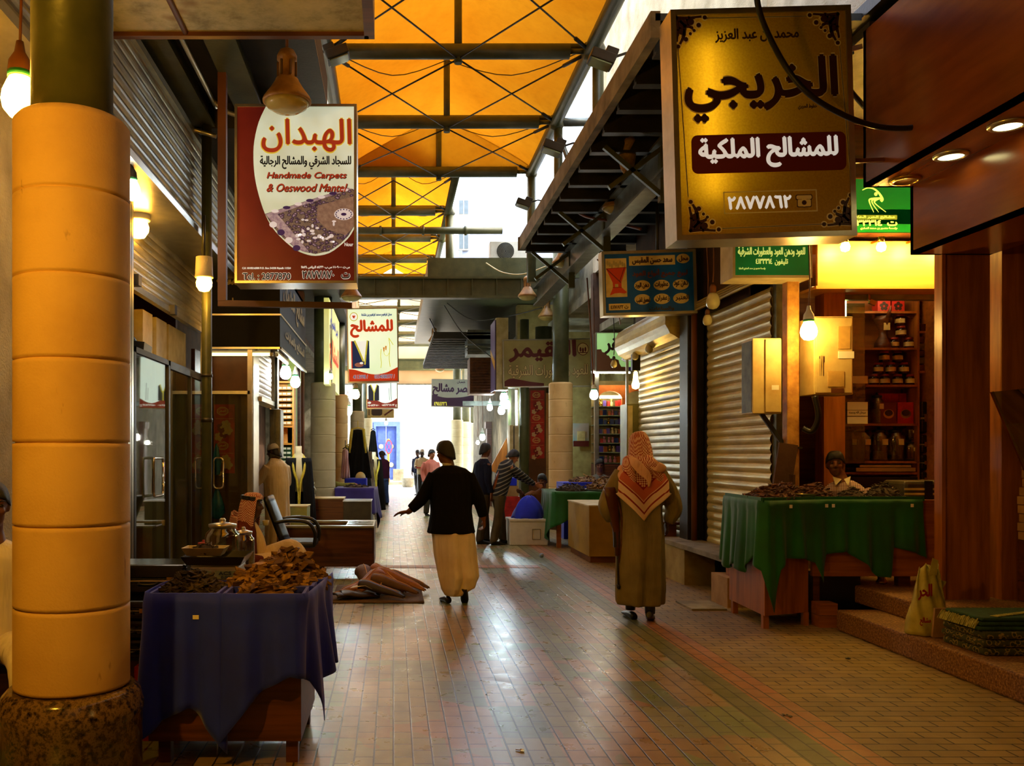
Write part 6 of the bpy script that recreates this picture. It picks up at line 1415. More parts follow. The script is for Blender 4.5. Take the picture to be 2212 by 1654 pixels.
b = MB(); b.box(4.715, 5.2, 8.115, 8.12, 1.17, 1.19); b.box(4.715, 5.2, 8.115, 8.12, 1.215, 1.235); b.build('stripe', M_crm, cs)
b = MB(); b.box(4.90, 4.97, 8.105, 8.12, 1.13, 1.3); b.build('strap', M_black, cs)
# things under the counter
b = MB(); b.lathe((4.10, 8.3, .34), [(.06, 0), (.07, .01), (.03, .05), (.05, .1), (.08, .12)], 16); one(b, 'brass_burner', M_brass, 'small round brass burner under the counter beam', 'incense burner')
b = MB(); b.lathe((4.55, 8.2, .34), [(.055, 0), (.055, .02), (.035, .05), (.04, .07), (.07, .12), (.075, .14)], 4); one(b, 'incense_burner', M_brass, 'waisted brass incense burner on the upper step', 'incense burner')
# ---------------- shutters wall
for k, (y0, y1, z0, z1, lb, p) in enumerate(((8.95, 10.75, .35, 3.25, 'large worn golden roller shutter right of the dark post', .1), (11.35, 13.75, .42, 3.1, 'grey-gold roller shutter left of the dark post', .1))):
    t = thing('roller_shutter', lb, 'shutter', (3.85, y0, z0))
    slats('slat_curtain', (3.85, y1, z0), (0, -1, 0), (0, 0, 1), (-1, 0, 0), y1 - y0, z1 - z0, [M_shut, shutter('shutter_g2', (170, 156, 96), (124, 110, 58), .3, .4, wear=False)][k], p, .02, parent=t, power=.8).location = OFF[t.name]
    b = MB(); b.box(3.82, 3.88, y0, y1, z0 - .05, z0); b.build('bottom_bar', M_alu, t)
    b = MB(); b.box(3.80, 3.84, (y0 + y1) / 2, (y0 + y1) / 2 + .08, z0 + .55, z0 + .61); b.build('lock', M_dark, t)
    for ya in (y0 - .08, y1): b = MB(); b.box(3.86, 4.0, ya, ya + .08, 0, z1 + .1); b.build('guide_rail', M_steel, t)
b = MB(); b.box(3.98, 4.1, 8.9, 14.0, 0, 3.45); st(b, 'wall_right', M_concd)
t = thing('dark_post', 'dark square steel post between the two golden shutters', 'post', (3.75, 11.05, 0))
b = MB(); b.box(3.66, 3.86, 10.95, 11.25, 0, 4.9); b.build('shaft', M_dark, t)
b = MB(); b.cyl((3.72, 10.88, 0), (3.72, 10.88, 3.9), .035); b.build('pipe', M_brown, t)
t = thing('shutter_housing', 'ribbed metal housing above the grey-gold shutter', 'housing', (3.5, 12.6, 3.1))
R = []
for y in (11.3, 13.9):
    ring = []
    for k in range(24):
        a = 2 * PI * k / 24; r = .24 + .012 * (k % 2); ring.append(Vector((3.72 + r * math.cos(a) * .95, y, 3.28 + r * math.sin(a))))
    R.append(ring)
b = MB(); b.rings(R, smooth=False); b.build('drum_cover', M_shut, t)
slats('shutter_housing', (3.70, 10.75, 3.3), (0, -1, 0), (.08, 0, .35), (-1, 0, 0), 1.85, .34, M_shut, .085, .02, 'corrugated strip above the large worn shutter', 'housing')
# pipe + meter boxes at wall end
t = thing('yellow_pipe', 'battered yellowish square pipe beside the large shutter', 'pipe', (3.88, 8.68, 0))
b = MB(); b.box(3.86, 3.98, 8.62, 8.74, 0, 4.6); b.build('shaft', mat('old_yellow', (206, 150, 66), .6, c2=(150, 96, 36), scale=9, bump=.4), t, bevel=.01)
b = MB(); b.box(3.84, 4.0, 8.6, 8.62, 1.6, 1.62); b.build('bracket', M_dark, t)
def meter(x0, x1, y0, y1, z0, z1, label, m, wins, side=None):
    t = thing('meter_box', label, 'electric box', ((x0 + x1) / 2, y0, z0), None)
    b = MB(); b.box(x0, x1, y0, y1, z0, z1); b.build('casing', m, t, bevel=.008)
    b = MB(); b.box(x0 + .015, x1 - .015, y0 - .012, y0, z0 + .015, z1 - .015); b.build('door', m, t, bevel=.004)
    for (a, c, e, f, mm) in wins:
        w = x1 - x0; h = z1 - z0; b = MB(); b.box(x0 + w * a, x0 + w * c, y0 - .018, y0 - .011, z0 + h * e, z0 + h * f); b.build('window', mm, t)
    return t
M_box = mat('box_enamel', (214, 190, 120), .45, c2=(184, 150, 84), scale=4, bump=.1)
YB = 8.45
b_ = meter(PX(1758, YB), PX(1843, YB), YB, 8.75, PZ(852, YB), PZ(683, YB), 'big cream meter box with little windows behind the warm bulb', M_box, ((.6, .9, .58, .87, mat('win_tan', (200, 160, 84), .4)), (.34, .75, .10, .3, MATS['win_tan']), (.42, .74, .02, .08, M_brown), (.6, 1.0, .46, .55, M_paper)))
b = MB(); text(b, '١٣/٧/٦', PX(1774, YB), PZ(790, YB), .05, .2, YB - .014, .001); b.build('lettering', M_dbr, b_)
b = MB(); x0 = 3.52; b.box(x0, x0 + .28, 8.62, 8.9, PZ(893, 8.62), PZ(730, 8.62))
t = thing('meter_box', 'narrow weathered meter box mounted before the large shutter', 'electric box', (3.66, 8.62, PZ(893, 8.62)), None); b.build('casing', M_box, t, bevel=.006)
b = MB(); b.box(x0 + .12, x0 + .275, 8.605, 8.62, PZ(890, 8.62), PZ(733, 8.62)); b.build('door', M_box, t, bevel=.003)
b = MB(); b.box(x0 - .004, x0, 8.64, 8.88, PZ(890, 8.62), PZ(735, 8.62)); b.build('side_panel', mat('grey_worn', (110, 112, 84), .6, c2=(70, 70, 50), scale=8), t)
b = MB(); b.box(x0 + .18, x0 + .25, 8.603, 8.606, PZ(842, 8.62), PZ(832, 8.62)); b.build('label', M_paper, t)
b = MB(); b.bar((3.66, 8.75, PZ(893, 8.7)), (3.88, 8.72, 1.62), .04); b.build('bracket', M_dark, t)
b = MB(); b.obox((3.85, 8.6, .95), .02, .3, .8, 0, 0, 0); b.obox((3.80, 8.55, 1.4), .18, .03, .5, 0, 0, .15); one(b, 'leaning_board', M_concd, 'dull board leaning below the narrow meter box', 'board')
# bench, bricks, slab by the shutters
t = thing('stone_bench', 'long low bench with a pale worn top below the shutters', 'bench', (3.6, 10, 0), None)
b = MB(); b.box(3.42, 3.84, 8.9, 11.4, .42, .48); b.build('top', M_conc, t, bevel=.006)
b = MB(); b.box(3.44, 3.8, 8.95, 9.1, 0, .42); b.build('leg', M_woodh, t)
b = MB(); b.box(3.44, 3.8, 10.4, 11.3, 0, .42); b.build('brick_base', M_stonew, t)
b = MB(); b.box(3.30, 3.70, 11.5, 12.3, 0, .62); b.box(3.26, 3.74, 11.46, 12.34, .62, .66); one(b, 'brown_cabinet', M_woodd, 'low reddish brown cabinet behind the man with the rifle', 'cabinet', bevel=.004)
b = MB(); b.box(3.36, 3.75, 8.85, 9.3, 0, .30); one(b, 'orange_box', M_card, 'dull orange carton under the green cloth beside the cabinet', 'box')
b = MB(); b.box(2.95, 3.30, 8.7, 9.2, .001, .018); one(b, 'floor_plate', M_conc, 'flat grey slab lying on the paving before the cabinet', 'slab')
# ---------------- perfume shop facing the camera (Y 9.2)
YS = 9.3
b = MB(); b.box(3.98, 4.12, YS, YS + .5, 0, 4.0); st(b, 'wall_right', M_woodd)
b = MB(); b.box(PX(1770, YS), PX(1815, YS), YS - .1, YS + .1, .34, 3.35); st(b, 'wall_right', M_wood)
b = MB(); b.box(3.98, 5.95, 11.0, 11.1, 0, 4.0); st(b, 'wall_right', M_woodh)
b = MB(); b.box(5.9, 6.0, 7.7, 11.0, 0, 4.0); st(b, 'wall_right', M_woodh)
b = MB(); b.box(4.1, 5.95, 9.05, 11, 3.6, 3.7); st(b, 'ceiling', M_wood)
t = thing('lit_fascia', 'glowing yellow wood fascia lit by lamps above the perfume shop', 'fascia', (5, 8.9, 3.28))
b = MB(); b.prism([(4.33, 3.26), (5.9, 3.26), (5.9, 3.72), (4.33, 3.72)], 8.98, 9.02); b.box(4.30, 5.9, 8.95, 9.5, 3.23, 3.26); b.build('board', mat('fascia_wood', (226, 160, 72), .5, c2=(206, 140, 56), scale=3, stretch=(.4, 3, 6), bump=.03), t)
for k in range(4):
    x = 4.52 + k * .36; b = MB(); b.lathe((x, 8.80, 3.62), [(.001, -.05), (.035, -.035), (.045, 0), (.03, .04)], 14)
    t = thing('fascia_lamp', ['leftmost', 'second', 'third', 'rightmost'][k] + ' lamp washing the glowing yellow fascia', 'light bulb', (x, 8.85, 3.62), 'lamps over the yellow fascia')
    b.build('bulb', bulb_mat('fascia', (1, .62, .12), 1100), t); b = MB(); b.cyl((x, 8.80, 3.66), (x, 8.80, 3.72), .03); b.bar((x, 8.80, 3.70), (x, 9.0, 3.70), .02); b.build('holder', M_brass, t)
b = MB(); b.box(PX(1815, YS), PX(2034, YS), YS - .03, YS + .05, PZ(648, YS), PZ(620, YS)); b.cyl((PX(1815, YS), YS + .1, PZ(618, YS)), (PX(2034, YS), YS + .1, PZ(618, YS)), .06); one(b, 'rolled_shutter', M_steel, 'rolled-up grey shutter bar at the top of the perfume shop', 'shutter')
b = MB(); b.obox((PX(1878, YS), YS - .06, PZ(655, YS)), .07, .03, .05, 0, 0, .4); b.bar((PX(1870, YS), YS - .05, PZ(620, YS)), (PX(1872, YS), YS - .05, PZ(650, YS)), .02); one(b, 'padlock', M_brass, 'padlock hanging from the rolled-up shutter', 'lock')
tube((PX(1822, 9.6), 9.6, PZ(690, 9.6)), (PX(1822, 9.6), 9.6, PZ(650, 9.6)), 'short upright tube glowing at the left of the perfume shelves', 60, (1, .85, .42), .03)
tube((4.5, 9.45, 3.3), (5.6, 9.45, 3.3), 'added unseen tube brightening the perfume shelves from above', 80, (1, .72, .3), .02)  # lamp added out of sight because the shelves came out dim
# shelf unit
YF = 9.75
u = thing('display_shelves', 'wooden shelves full of jars and tins in the perfume shop', 'shelf', (5, YF, .34))
xa, xb, xc = PX(1850, YF), PX(1984, YF), PX(2040, YF)
b = MB(); b.box(xa - .2, xc, YF + .32, YF + .35, .34, 3.3); b.build('back_panel', M_woodh, u)
b = MB()
for x in (xb, xc - .02): b.box(x - .012, x + .012, YF, YF + .33, .34, 3.3)
b.box(xa - .22, xa - .2, YF, YF + .33, .34, 3.3); b.build('upright', M_wood, u)
zl = [PZ(v, YF) for v in (674, 753, 833, 917, 998, 1022)]
for z in zl: b = MB(); b.box(xa - .2, xb, YF, YF + .33, z - .012, z + .012); b.build('shelf_board', M_wood, u)
zr = [PZ(v, YF) for v in (717, 803)]
for z in zr: b = MB(); b.box(xb, xc, YF, YF + .33, z - .012, z + .012); b.build('shelf_board', M_wood, u)
t = thing('glass_partition', 'glass side panel with taped notices left of the perfume shelves', 'partition', (PX(1835, 9.5), 9.5, 1.2))
b = MB(); b.box(PX(1822, 9.5), PX(1868, 9.5), 9.5, 9.51, PZ(1000, 9.5), PZ(655, 9.5)); b.build('pane', glassmat('pane_green', (.6, .72, .5), .1), t)
for k, (v0, v1) in enumerate(((812, 828), (868, 885), (886, 898), (900, 915))):
    b = MB(); b.box(PX(1830, 9.49), PX(1874, 9.49), 9.485, 9.49, PZ(v1, 9.49), PZ(v0, 9.49)); b.build('notice', M_paper, t)
b = MB(); text(b, 'لا تنس ذكر الله', PX(1850, 9.48), PZ(838, 9.48), .20, .07, 9.48, .002); text(b, 'لا تنس ذكر الله', PX(1850, 9.48), PZ(856, 9.48), .20, .07, 9.48, .002); text(b, 'سبحان الله وبحمده', PX(1852, 9.48), PZ(891, 9.48), .18, .03, 9.48, .001); b.build('lettering', M_dbr, t)
def sjar(loc, r, h, label, lid, fill, group, lab=True, glass=None):
    t = thing('lidded_jar', label, 'jar', loc, group, local=True)
    b = MB(); b.lathe((0, 0, 0), [(r * .9, 0), (r, h * .06), (r, h * .66), (r * .8, h * .78), (r * .72, h * .82)], 16); b.build('body', fill, t)
    b = MB(); b.lathe((0, 0, 0), [(r * .82, h * .8), (r * .86, h * .82), (r * .86, h * .98), (r * .7, h), (.001, h)], 16); b.build('lid', lid, t)
    if lab: b = MB(); b.lathe((0, 0, 0), [(r * 1.02, h * .2), (r * 1.02, h * .58)], 16, cap=False); b.build('label', M_crm, t)
    return t
M_lidr = mat('lid_red', (150, 34, 16), .35, bump=0); M_amb = mat('amber_glass', (70, 24, 8), .12, c2=(30, 10, 4), bump=0)
s0 = sjar((0, 0, 0), .052, .125, 'x', M_lidr, M_amb, 'red-lidded jars on the shelves')
spots = []
for px in (1888, 1918, 1944, 1970): pass
for z, pxs, dz in ((zl[2], (1887, 1911, 1939, 1966), 0), (zl[2], (1897, 1924, 1952), .13), (zl[2], (1910, 1939), .26)):
    for p_ in pxs: spots.append((p_, z + .012 + dz))
spots += [(1931, zl[1] + .012), (1963, zl[1] + .012), (1946, zl[1] + .142), (1944, zl[1] + .272)]
for k, (p_, z) in enumerate(spots):
    row = 'middle shelf' if k < 9 else 'shelf of the horned burner'
    o = s0 if k == 0 else copy_tree(s0)
    o.location = (PX(p_, YF + .1), YF + .1, z); o['label'] = ('dark jar with red lid and cream label in the pyramid on the middle shelf' if k < 9 else 'dark red-lidded jar beside the horned burner on the upper shelf'); o['group'] = 'red-lidded jars, ' + row
b = MB(); b.lathe((4.5, 8.95, 1.13), [(.001, 0)], 4); b.b.free()
t = thing('horned_burner', 'dark carved incense burner with horn-shaped corners on the upper shelf', 'incense burner', (PX(1908, YF + .1), YF + .1, zl[1] + .012), None, True)
b = MB(); b.lathe((0, 0, 0), [(.11, 0), (.10, .06), (.05, .14), (.05, .2), (.1, .3), (.13, .36), (.1, .36), (.001, .3)], 4)
for a in (PI / 4, 3 * PI / 4, 5 * PI / 4, 7 * PI / 4): b.cyl((.1 * math.cos(a + PI / 4), .1 * math.sin(a + PI / 4), .34), (.15 * math.cos(a + PI / 4), .15 * math.sin(a + PI / 4), .46), .03, .004, 8)
b.build('body', M_woodd, t); b = MB(); b.box(-.035, .035, -.075, -.07, .2, .28); b.build('inlay', M_crm, t)
for k, p_ in enumerate((1915, 1946)):
    t = thing('tea_tin', ['left', 'right'][k] + ' orange-red tin with dark emblem on the top shelf', 'tin', (PX(p_, YF), YF + .05, zl[0] + .012), None, True)
    b = MB(); b.box(-.07, .07, 0, .12, 0, .13); b.build('body', M_rposter, t); b = MB(); text(b, '✿', 0, .065, .09, .09, -.001, .004, raw=True); b.build('emblem', M_dbr, t)
for k, p_ in enumerate((1925, 1962)):
    t = thing('gift_box', ['dark red gift box on the third shelf, next to the tall sand jar', 'orange-red gift box with a swirl emblem on the third shelf, at the right'][k], 'box', (PX(p_, YF), YF + .05, zl[3] + .012), None, True)
    b = MB(); b.box(-.09, .09, 0, .14, 0, .24); b.build('body', [mat('box_maroon', (110, 26, 14), .4, bump=0), M_rposter][k], t, bevel=.003)
    b = MB(); b.face([Vector((.06 * math.cos(2 * PI * j / 16), -.002, .11 + .05 * math.sin(2 * PI * j / 16))) for j in range(16)], 0); b.face([Vector((.045 * math.cos(2 * PI * j / 16), -.004, .12 + .035 * math.sin(2 * PI * j / 16))) for j in range(16)], 1); b.build('print', [M_brass, M_dbr], t, fix=False)
for k, p_ in enumerate((1923, 1940, 1956, 1973)):
    b = MB(); b.box(PX(p_, YF) - .04, PX(p_, YF) + .04, YF + .2, YF + .3, zl[3] + .012, zl[3] + .36); one(b, 'slim_box', M_rposter, ['leftmost', 'second', 'third', 'rightmost'][k] + ' slim red box standing behind the gift boxes', 'box', 'slim red boxes')
def gjar(px, z, r, h, label, fill, fh, red=False, stick=True):
    return jar((PX(px, YF + .12), YF + .12, z), r, h, label, M_black if not red else M_lidr, glassmat('shelf_glass', (.8, .78, .6), .14), fill, fh, 'large glass jars on the shelves', stick)
M_sand = mat('sand_fill', (206, 176, 110), .9, c2=(180, 146, 84), scale=60)
gjar(1894, zl[3] + .012, .07, .33, 'tall glass jar of pale sand-like resin on the third shelf', M_sand, .5)
for k, (p_, r, f_, fh, lb) in enumerate(((1836, .07, Wk[0], .3, 'slim jar at the far left of the big jar row'), (1862, .09, Wk[1], .35, 'wide jar of dark chips, second in the big jar row'), (1898, .095, M_sand, .3, 'wide jar of pale resin in the middle of the big jar row'), (1933, .09, Wk[1], .2, 'nearly empty dark-lidded jar, fourth in the big jar row'))):
    gjar(p_, zl[4] + .012, r, .36, lb, f_, fh)
gjar(1967, zl[4] + .012, .075, .22, 'lower of the two small jars at the right of the big jar row', Wk[0], .1)
gjar(1967, zl[4] + .245, .055, .16, 'red-lidded small jar on top of the other at the right of the row', Wk[0], .2, True)
xm = (xb + xc) / 2
for k in range(5):
    z = zr[1] + .012 + k * .078; b = MB(); b.box(xb + .02, xc - .03 - .015 * (k % 3), YF + .02, YF + .3, z, z + .074)
    one(b, 'wrapped_case', mat('cello_%d' % (k % 2), ((96, 40, 20), (110, 84, 44))[k % 2], .15, c2=((40, 14, 8), (40, 40, 20))[k % 2], scale=14), ['lowest', 'second', 'third', 'fourth', 'topmost'][k] + ' cellophane-wrapped case on the narrow right shelf', 'case', 'wrapped cases', bevel=.012)
b = MB()
for k in range(9): a = .5 + k * .28; b.bar((xm, YF + .1, zr[0] + .1), (xm + .26 * math.cos(a), YF + .1, zr[0] + .1 + .24 * math.sin(a)), .03, .006)
b.lathe((xm + .06, YF + .05, zr[0] + .12), [(.001, 0), (.1, .02), (.11, .04), (.02, .06)], 18)
one(b, 'gold_fan', M_brass, 'gold fan-shaped ornament on the top right shelf', 'ornament')
b = MB(); b.box(xb + .03, xc - .05, YF, YF + .25, zr[0] + .012, zr[0] + .09); one(b, 'wrapped_tray', M_amb, 'wrapped tray under the gold fan ornament', 'tray')
for k in range(7):
    z = .36 + [0, .2, .55, .83, 1.01, 1.2, 1.42][k]; h = [.19, .34, .27, .17, .18, .21, .36][k]
    cse = briefcase((xm, YF - .02, z), xc - xb - .04, .3, h - .01, ['lowest', 'second', 'third, with lettered plate', 'fourth', 'fifth', 'sixth', 'topmost, tallest'][k] + ' black case in the tower at the right of the perfume shelves', M_blackgl)
b = MB(); b.box(xa - .1, xb - .02, YF - .02, YF + .25, PZ(1058, YF), PZ(1030, YF)); one(b, 'drawer_case', M_blackgl, 'dark case with two brass studs behind the boy', 'case')
b = MB(); b.box(xa - .02, xb - .05, YF - .03, YF + .25, PZ(1018, YF), PZ(1010, YF)); b.box(xa + .02, xb - .1, YF - .03, YF + .25, PZ(1009, YF), PZ(1004, YF)); one(b, 'flat_tray', M_alu, 'flat shiny trays stacked behind the boy', 'tray')
# ---------------- green stall by the right column
crate(2.78, 3.35, 12.5, 14.0, .09, .82, 'box_counter', 'yellowish box counter with a pale top beside the rifle man', 'counter', mat('ochre_board', (168, 136, 54), .6, c2=(140, 110, 40), scale=3), M_cream)
b = MB(); b.box(2.81, 3.33, 12.55, 13.95, 0, .09); one(b, 'counter_plinth', M_brown, 'recessed plinth under the yellowish box counter', 'plinth')
t = thing('stall_table', 'wooden table under the green stall cloth by the right column', 'table', (3.1, 15.2, 0)); b = MB(); b.box(2.68, 4.3, 14.5, 15.7, .86, .9); b.build('top', M_woodh, t)
for x, y in ((2.7, 14.52), (4.2, 14.52), (2.7, 15.6)): b = MB(); b.box(x, x + .07, y, y + .07, 0, .86); b.build('leg', M_woodh, t)
drape('green_cloth', [(2.66, 15.7), (2.62, 15.1), (2.62, 14.5), (2.66, 14.42), (3.2, 14.40), (4.3, 14.4)], .92, lerp_tab([(0, .6), (.2, .7), (.32, .85), (.4, .62), (.5, .45), (1, .3)]), M_grn, 'green cloth hanging over the stall corner by the right column', 'cloth', .03, nu=120, seed=7, flare=.2, freq=18)
b = MB(); b.box(2.64, 4.3, 14.42, 15.7, .905, .93); one(b, 'green_cover', M_grn, 'green cover on top of the stall by the right column', 'cloth')
pile('wood_chips', 2.98, 14.75, .93, .26, .25, .13, 150, .07, None, 'dark heap on the near corner of the right green stall', 31, ms=Wk)
b = MB(); b.lathe((3.62, 14.8, .93), [(.3, 0), (.42, .03), (.41, .03), (.001, .01)], 26); one(b, 'round_platter', M_alu, 'round metal platter on the right green stall', 'platter')
pile('wood_chips', 3.6, 14.8, .95, .36, .25, .22, 230, .1, None, 'large heap of agarwood on the round platter', 32, ms=Wd)
b = MB(); b.box(3.1, 4.6, 16.0, 16.6, 0, 1.0); b.box(3.08, 4.62, 15.95, 16.62, .72, 1.03); one(b, 'blue_counter', M_blue, 'deep blue cloth-covered counter behind the green stall', 'counter')
pile('wood_chips', 3.55, 16.3, 1.03, .3, .2, .12, 120, .08, None, 'amber chips heaped on the left of the blue counter', 33, ms=Wd)
pile('wood_chips', 4.1, 16.3, 1.03, .25, .2, .10, 100, .08, None, 'small heap on the right of the blue counter', 34, ms=Wd)
pile('wood_chips', 4.05, 15.35, .95, .22, .2, .16, 100, .08, None, 'heap at the back right of the green stall', 35, ms=Wd)
t = thing('foam_box', 'big white foam box with a printed square near the green stall', 'box', (2.3, 15.1, 0))
b = MB(); b.box(1.97, 2.62, 14.9, 15.4, 0, .40); b.box(1.96, 2.63, 14.89, 15.41, .40, .45); b.build('body', M_white, t, bevel=.01)
b = MB()
for a in ((2.35, 2.49, .1, .105), (2.35, 2.49, .27, .275), (2.35, 2.355, .1, .275), (2.485, 2.49, .1, .275)): b.box(a[0], a[1], 14.893, 14.9, a[2], a[3])
b.build('printed_mark', M_steel, t)
b = MB()
def bl(u, v):
    a = 2 * PI * u; r = (.24 * (1 - v ** 1.6) ** .6 + .03) * (1 + .07 * math.sin(5 * a + 4 * v)); return Vector((2.30 + r * math.cos(a) + .04 * v, 15.12 + r * .8 * math.sin(a), .45 + .38 * v + .01 * math.sin(6 * a)))
b.grid(bl, 30, 14); one(b, 'blue_sack', M_blue, 'knotted blue plastic sack on the foam box', 'bag', solid=.003)
for k, (z0, z1, m, lb) in enumerate(((0, .3, M_woodd, 'dark box at the bottom of the stack behind the blue sack'), (.3, .75, M_rposter, 'red crested box in the stack behind the blue sack'), (.75, .95, M_card, 'yellow box above the red crested one'), (.95, 1.1, M_blue, 'blue box on top of the stack behind the sack'))):
    b = MB(); b.box(2.0, 2.42 - .03 * k, 16.6, 17.0, z0, z1 - .004); one(b, 'stacked_box', m, lb, 'box', 'stacked boxes by the wall', bevel=.006)
b = MB(); b.lathe((2.22, 16.8, 1.1), [(.05, 0), (.06, .01), (.065, .09), (.05, .1), (.001, .1)], 14); one(b, 'small_pot', M_cream, 'small white pot on the blue box', 'pot')
b = MB(); b.lathe((PX(1170, 13.2), 13.2, .0), [(.02, 0), (.035, .02), (.03, .05), (.012, .06)], 10); one(b, 'bottle_cap', mat('bottle_blue', (150, 180, 220), .2, bump=0), 'small crumpled clear bottle end lying on the paving', 'litter')
# red posters on the ochre wall
ps = thing('wall_poster', 'tall red crested poster between the dark post and stone columns', 'poster', (PX(1158, 20.5), 20.5, 1.2)); poster(ps, PX(1146, 20.5), PX(1176, 20.5), PZ(990, 20.5), PZ(843, 20.5), 20.5, 3)
b = MB(); b.box(PX(1138, 20.5), PX(1180, 20.5), 20.52, 20.6, 0, 3.2); one(b, 'poster_board', M_brown, 'narrow board behind the tall red poster', 'board')
ps = thing('wall_poster', 'small poster with a gift box picture right of the big stone column', 'poster', (PX(1255, 21.9), 21.9, 1.9))
b = MB(); x0, x1, z0, z1 = PX(1238, 21.9), PX(1272, 21.9), PZ(964, 21.9), PZ(914, 21.9); b.box(x0, x1, 21.9, 21.92, z0, z1); b.build('sheet', mat('pastel', (196, 176, 160), .5, c2=(120, 170, 170), scale=3, bump=0), ps)
b = MB(); b.box(x0 + .1, x1 - .1, 21.88, 21.9, z0 + .14, z0 + .38); b.build('print', M_crm, ps); b = MB(); b.box(x0, x1, 21.89, 21.9, z0, z0 + .14); b.build('print', M_mar, ps)
b = MB(); b.cyl((PX(1133, 20), 20, 0), (PX(1133, 20), 20, 4.6), .1, seg=18); one(b, 'drain_pipe', M_green, 'thick green drain pipe left of the tall red poster', 'pipe')
t = thing('meter_box', 'tall pale meter box below the upright white tube', 'electric box', (PX(1113, 20), 20, 1), None)
b = MB(); b.box(PX(1101, 20), PX(1121, 20), 20, 20.3, PZ(1010, 20), PZ(918, 20)); b.build('casing', M_cream, t); b = MB(); b.box(PX(1110, 20) - .01, PX(1110, 20) + .01, 19.98, 20, PZ(1008, 20), PZ(920, 20)); b.build('seam', M_dark, t)
# ---------------- arched perfume niche
YA = 17.0
t = thing('arched_cabinet', 'orange arched wall cabinet crowded with perfume bottles', 'shelf', (4.2, YA, 0))
x0, x1 = PX(1292, YA), PX(1400, YA)
def arch(cx, w, z, top, d=.0):
    out = []
    for k in range(13): a = PI - PI * k / 12; out.append((cx + w / 2 * math.cos(a), z + w * .36 * math.sin(a)))
    return out
zs, zt = PZ(852, YA), PZ(832, YA)
b = MB(); c1 = PX(1317, YA); w1_ = PX(1345, YA) - PX(1293, YA); c2_ = c1 + w1_ + .06
pts = [(x0 - .02, zs - .05)] + [(p[0], p[1]) for p in arch(c1, w1_, zs - .1, 0)] + [(p[0], p[1]) for p in arch(c2_, w1_, zs - .1, 0)] + [(x1 + .1, zs - .05), (x1 + .1, zt + .0), (x0 - .02, zt + .0)]
b.prism(pts, YA - .04, YA + .04); b.box(c1 + w1_ / 2, c1 + w1_ / 2 + .06, YA - .04, YA + .04, .3, zs - .08); b.build('arched_front', mat('arch_orange', (226, 122, 48), .4, c2=(196, 98, 34)), t)
b = MB(); b.box(x0 - .02, x1 + .1, YA + .5, YA + .52, 0, 3.0); b.build('back_panel', M_stonew, t)
zsh = [PZ(v, YA) for v in (877, 897, 917, 937, 957, 977, 1000)]
tube((x0 + .05, YA + .1, PZ(858, YA)), (x0 + .45, YA + .1, PZ(858, YA)), 'added small tube, out of sight, brightening the inside of the arched cabinet', 110, (1, .9, .6), .015)  # lamp added behind the arch front to lift the dim shelves
for z in zsh: b = MB(); b.box(x0 - .02, x1 + .1, YA + .1, YA + .5, z - .008, z + .008); b.build('shelf_board', mat('glass_shelf', (130, 140, 100), .2, bump=0), t)
b = MB(); b.box(x0 - .02, x1 + .1, YA - .02, YA + .5, 0, PZ(1003, YA)); b.build('base', M_woodd, t)
b = MB(); b.box(PX(1286, YA) - .03, PX(1291, YA), YA - .1, YA, 0, 3.2); one(b, 'door_jamb', M_alu, 'speckled metal jamb at the left of the arched cabinet', 'post')
r = random.Random(11)
ms_ = [('perfume_box', M_rposter), ('perfume_bottle', M_brass), ('perfume_box', mat('violet_box', (90, 60, 150), .4, bump=0)), ('perfume_bottle', M_crm), ('perfume_box', mat('orange_box', (206, 110, 40), .4, bump=0)), ('perfume_bottle', mat('pink_glass', (206, 130, 130), .2, bump=0)), ('perfume_box', M_nv)]
protos = []
for k, (n, m) in enumerate(ms_):
    b = MB()
    if n == 'perfume_box': b.box(-.03, .03, -.03, .03, 0, .11)
    else: b.lathe((0, 0, 0), [(.02, 0), (.03, .01), (.032, .06), (.012, .08), (.012, .1), (.02, .105), (.018, .13), (.001, .135)], 10)
    protos.append(one(b, n, m, 'x', 'perfume', 'x'))
cnt = 0
rowname = ['topmost', 'second', 'third', 'fourth', 'fifth', 'sixth', 'lowest']
for i, z in enumerate(zsh):
    x = x0 + .03
    while x < PX(1352, YA):
        k = (i * 3 + int(r.random() * 3.2)) % len(protos); p0 = protos[k]
        o = p0.copy() if p0.get('_u') else p0
        if o is not p0: COL.objects.link(o)
        p0['_u'] = 1
        o.location = (x, YA + .2 + r.uniform(0, .08), z + .008); o.rotation_euler = (0, 0, r.uniform(-.2, .2)); s_ = r.uniform(.85, 1.25); o.scale = (s_, s_, s_ * (.9 if i else 1.1))
        kind = 'box' if p0.name.startswith('perfume_box') else 'bottle'; cname = ['red', 'gold', 'violet', 'cream', 'orange', 'pink', 'navy'][k]
        o['label'] = '%s perfume %s on the %s shelf under the arch' % (cname, kind, rowname[i]); o['group'] = '%s perfume items, %s arch shelf' % (cname, rowname[i])
        x += .075 * s_; cnt += 1
for p0 in protos:
    if '_u' in p0: del p0['_u']
for o in list(COL.objects):
    if '_u' in o: del o['_u']
t = thing('meter_box', 'tall olive electric cabinet left of the grey-gold shutter', 'electric box', (3.7, 13.9, 1), None)
b = MB(); b.box(PX(1354, 13.9), PX(1386, 13.9), 13.9, 14.3, PZ(1010, 13.9), PZ(872, 13.9)); b.build('casing', mat('cab_olive', (120, 116, 66), .5), t); b = MB(); b.box(PX(1356, 13.9), PX(1366, 13.9), 13.885, 13.9, PZ(1005, 13.9), PZ(876, 13.9)); b.build('door', M_cream, t)
b = MB(); b.box(PX(1368, 13.95) - .02, PX(1368, 13.95) + .02, 14.3, 14.34, 1.3, 3.4); one(b, 'wall_rail', M_alu, 'bright vertical rail behind the olive cabinet', 'rail')
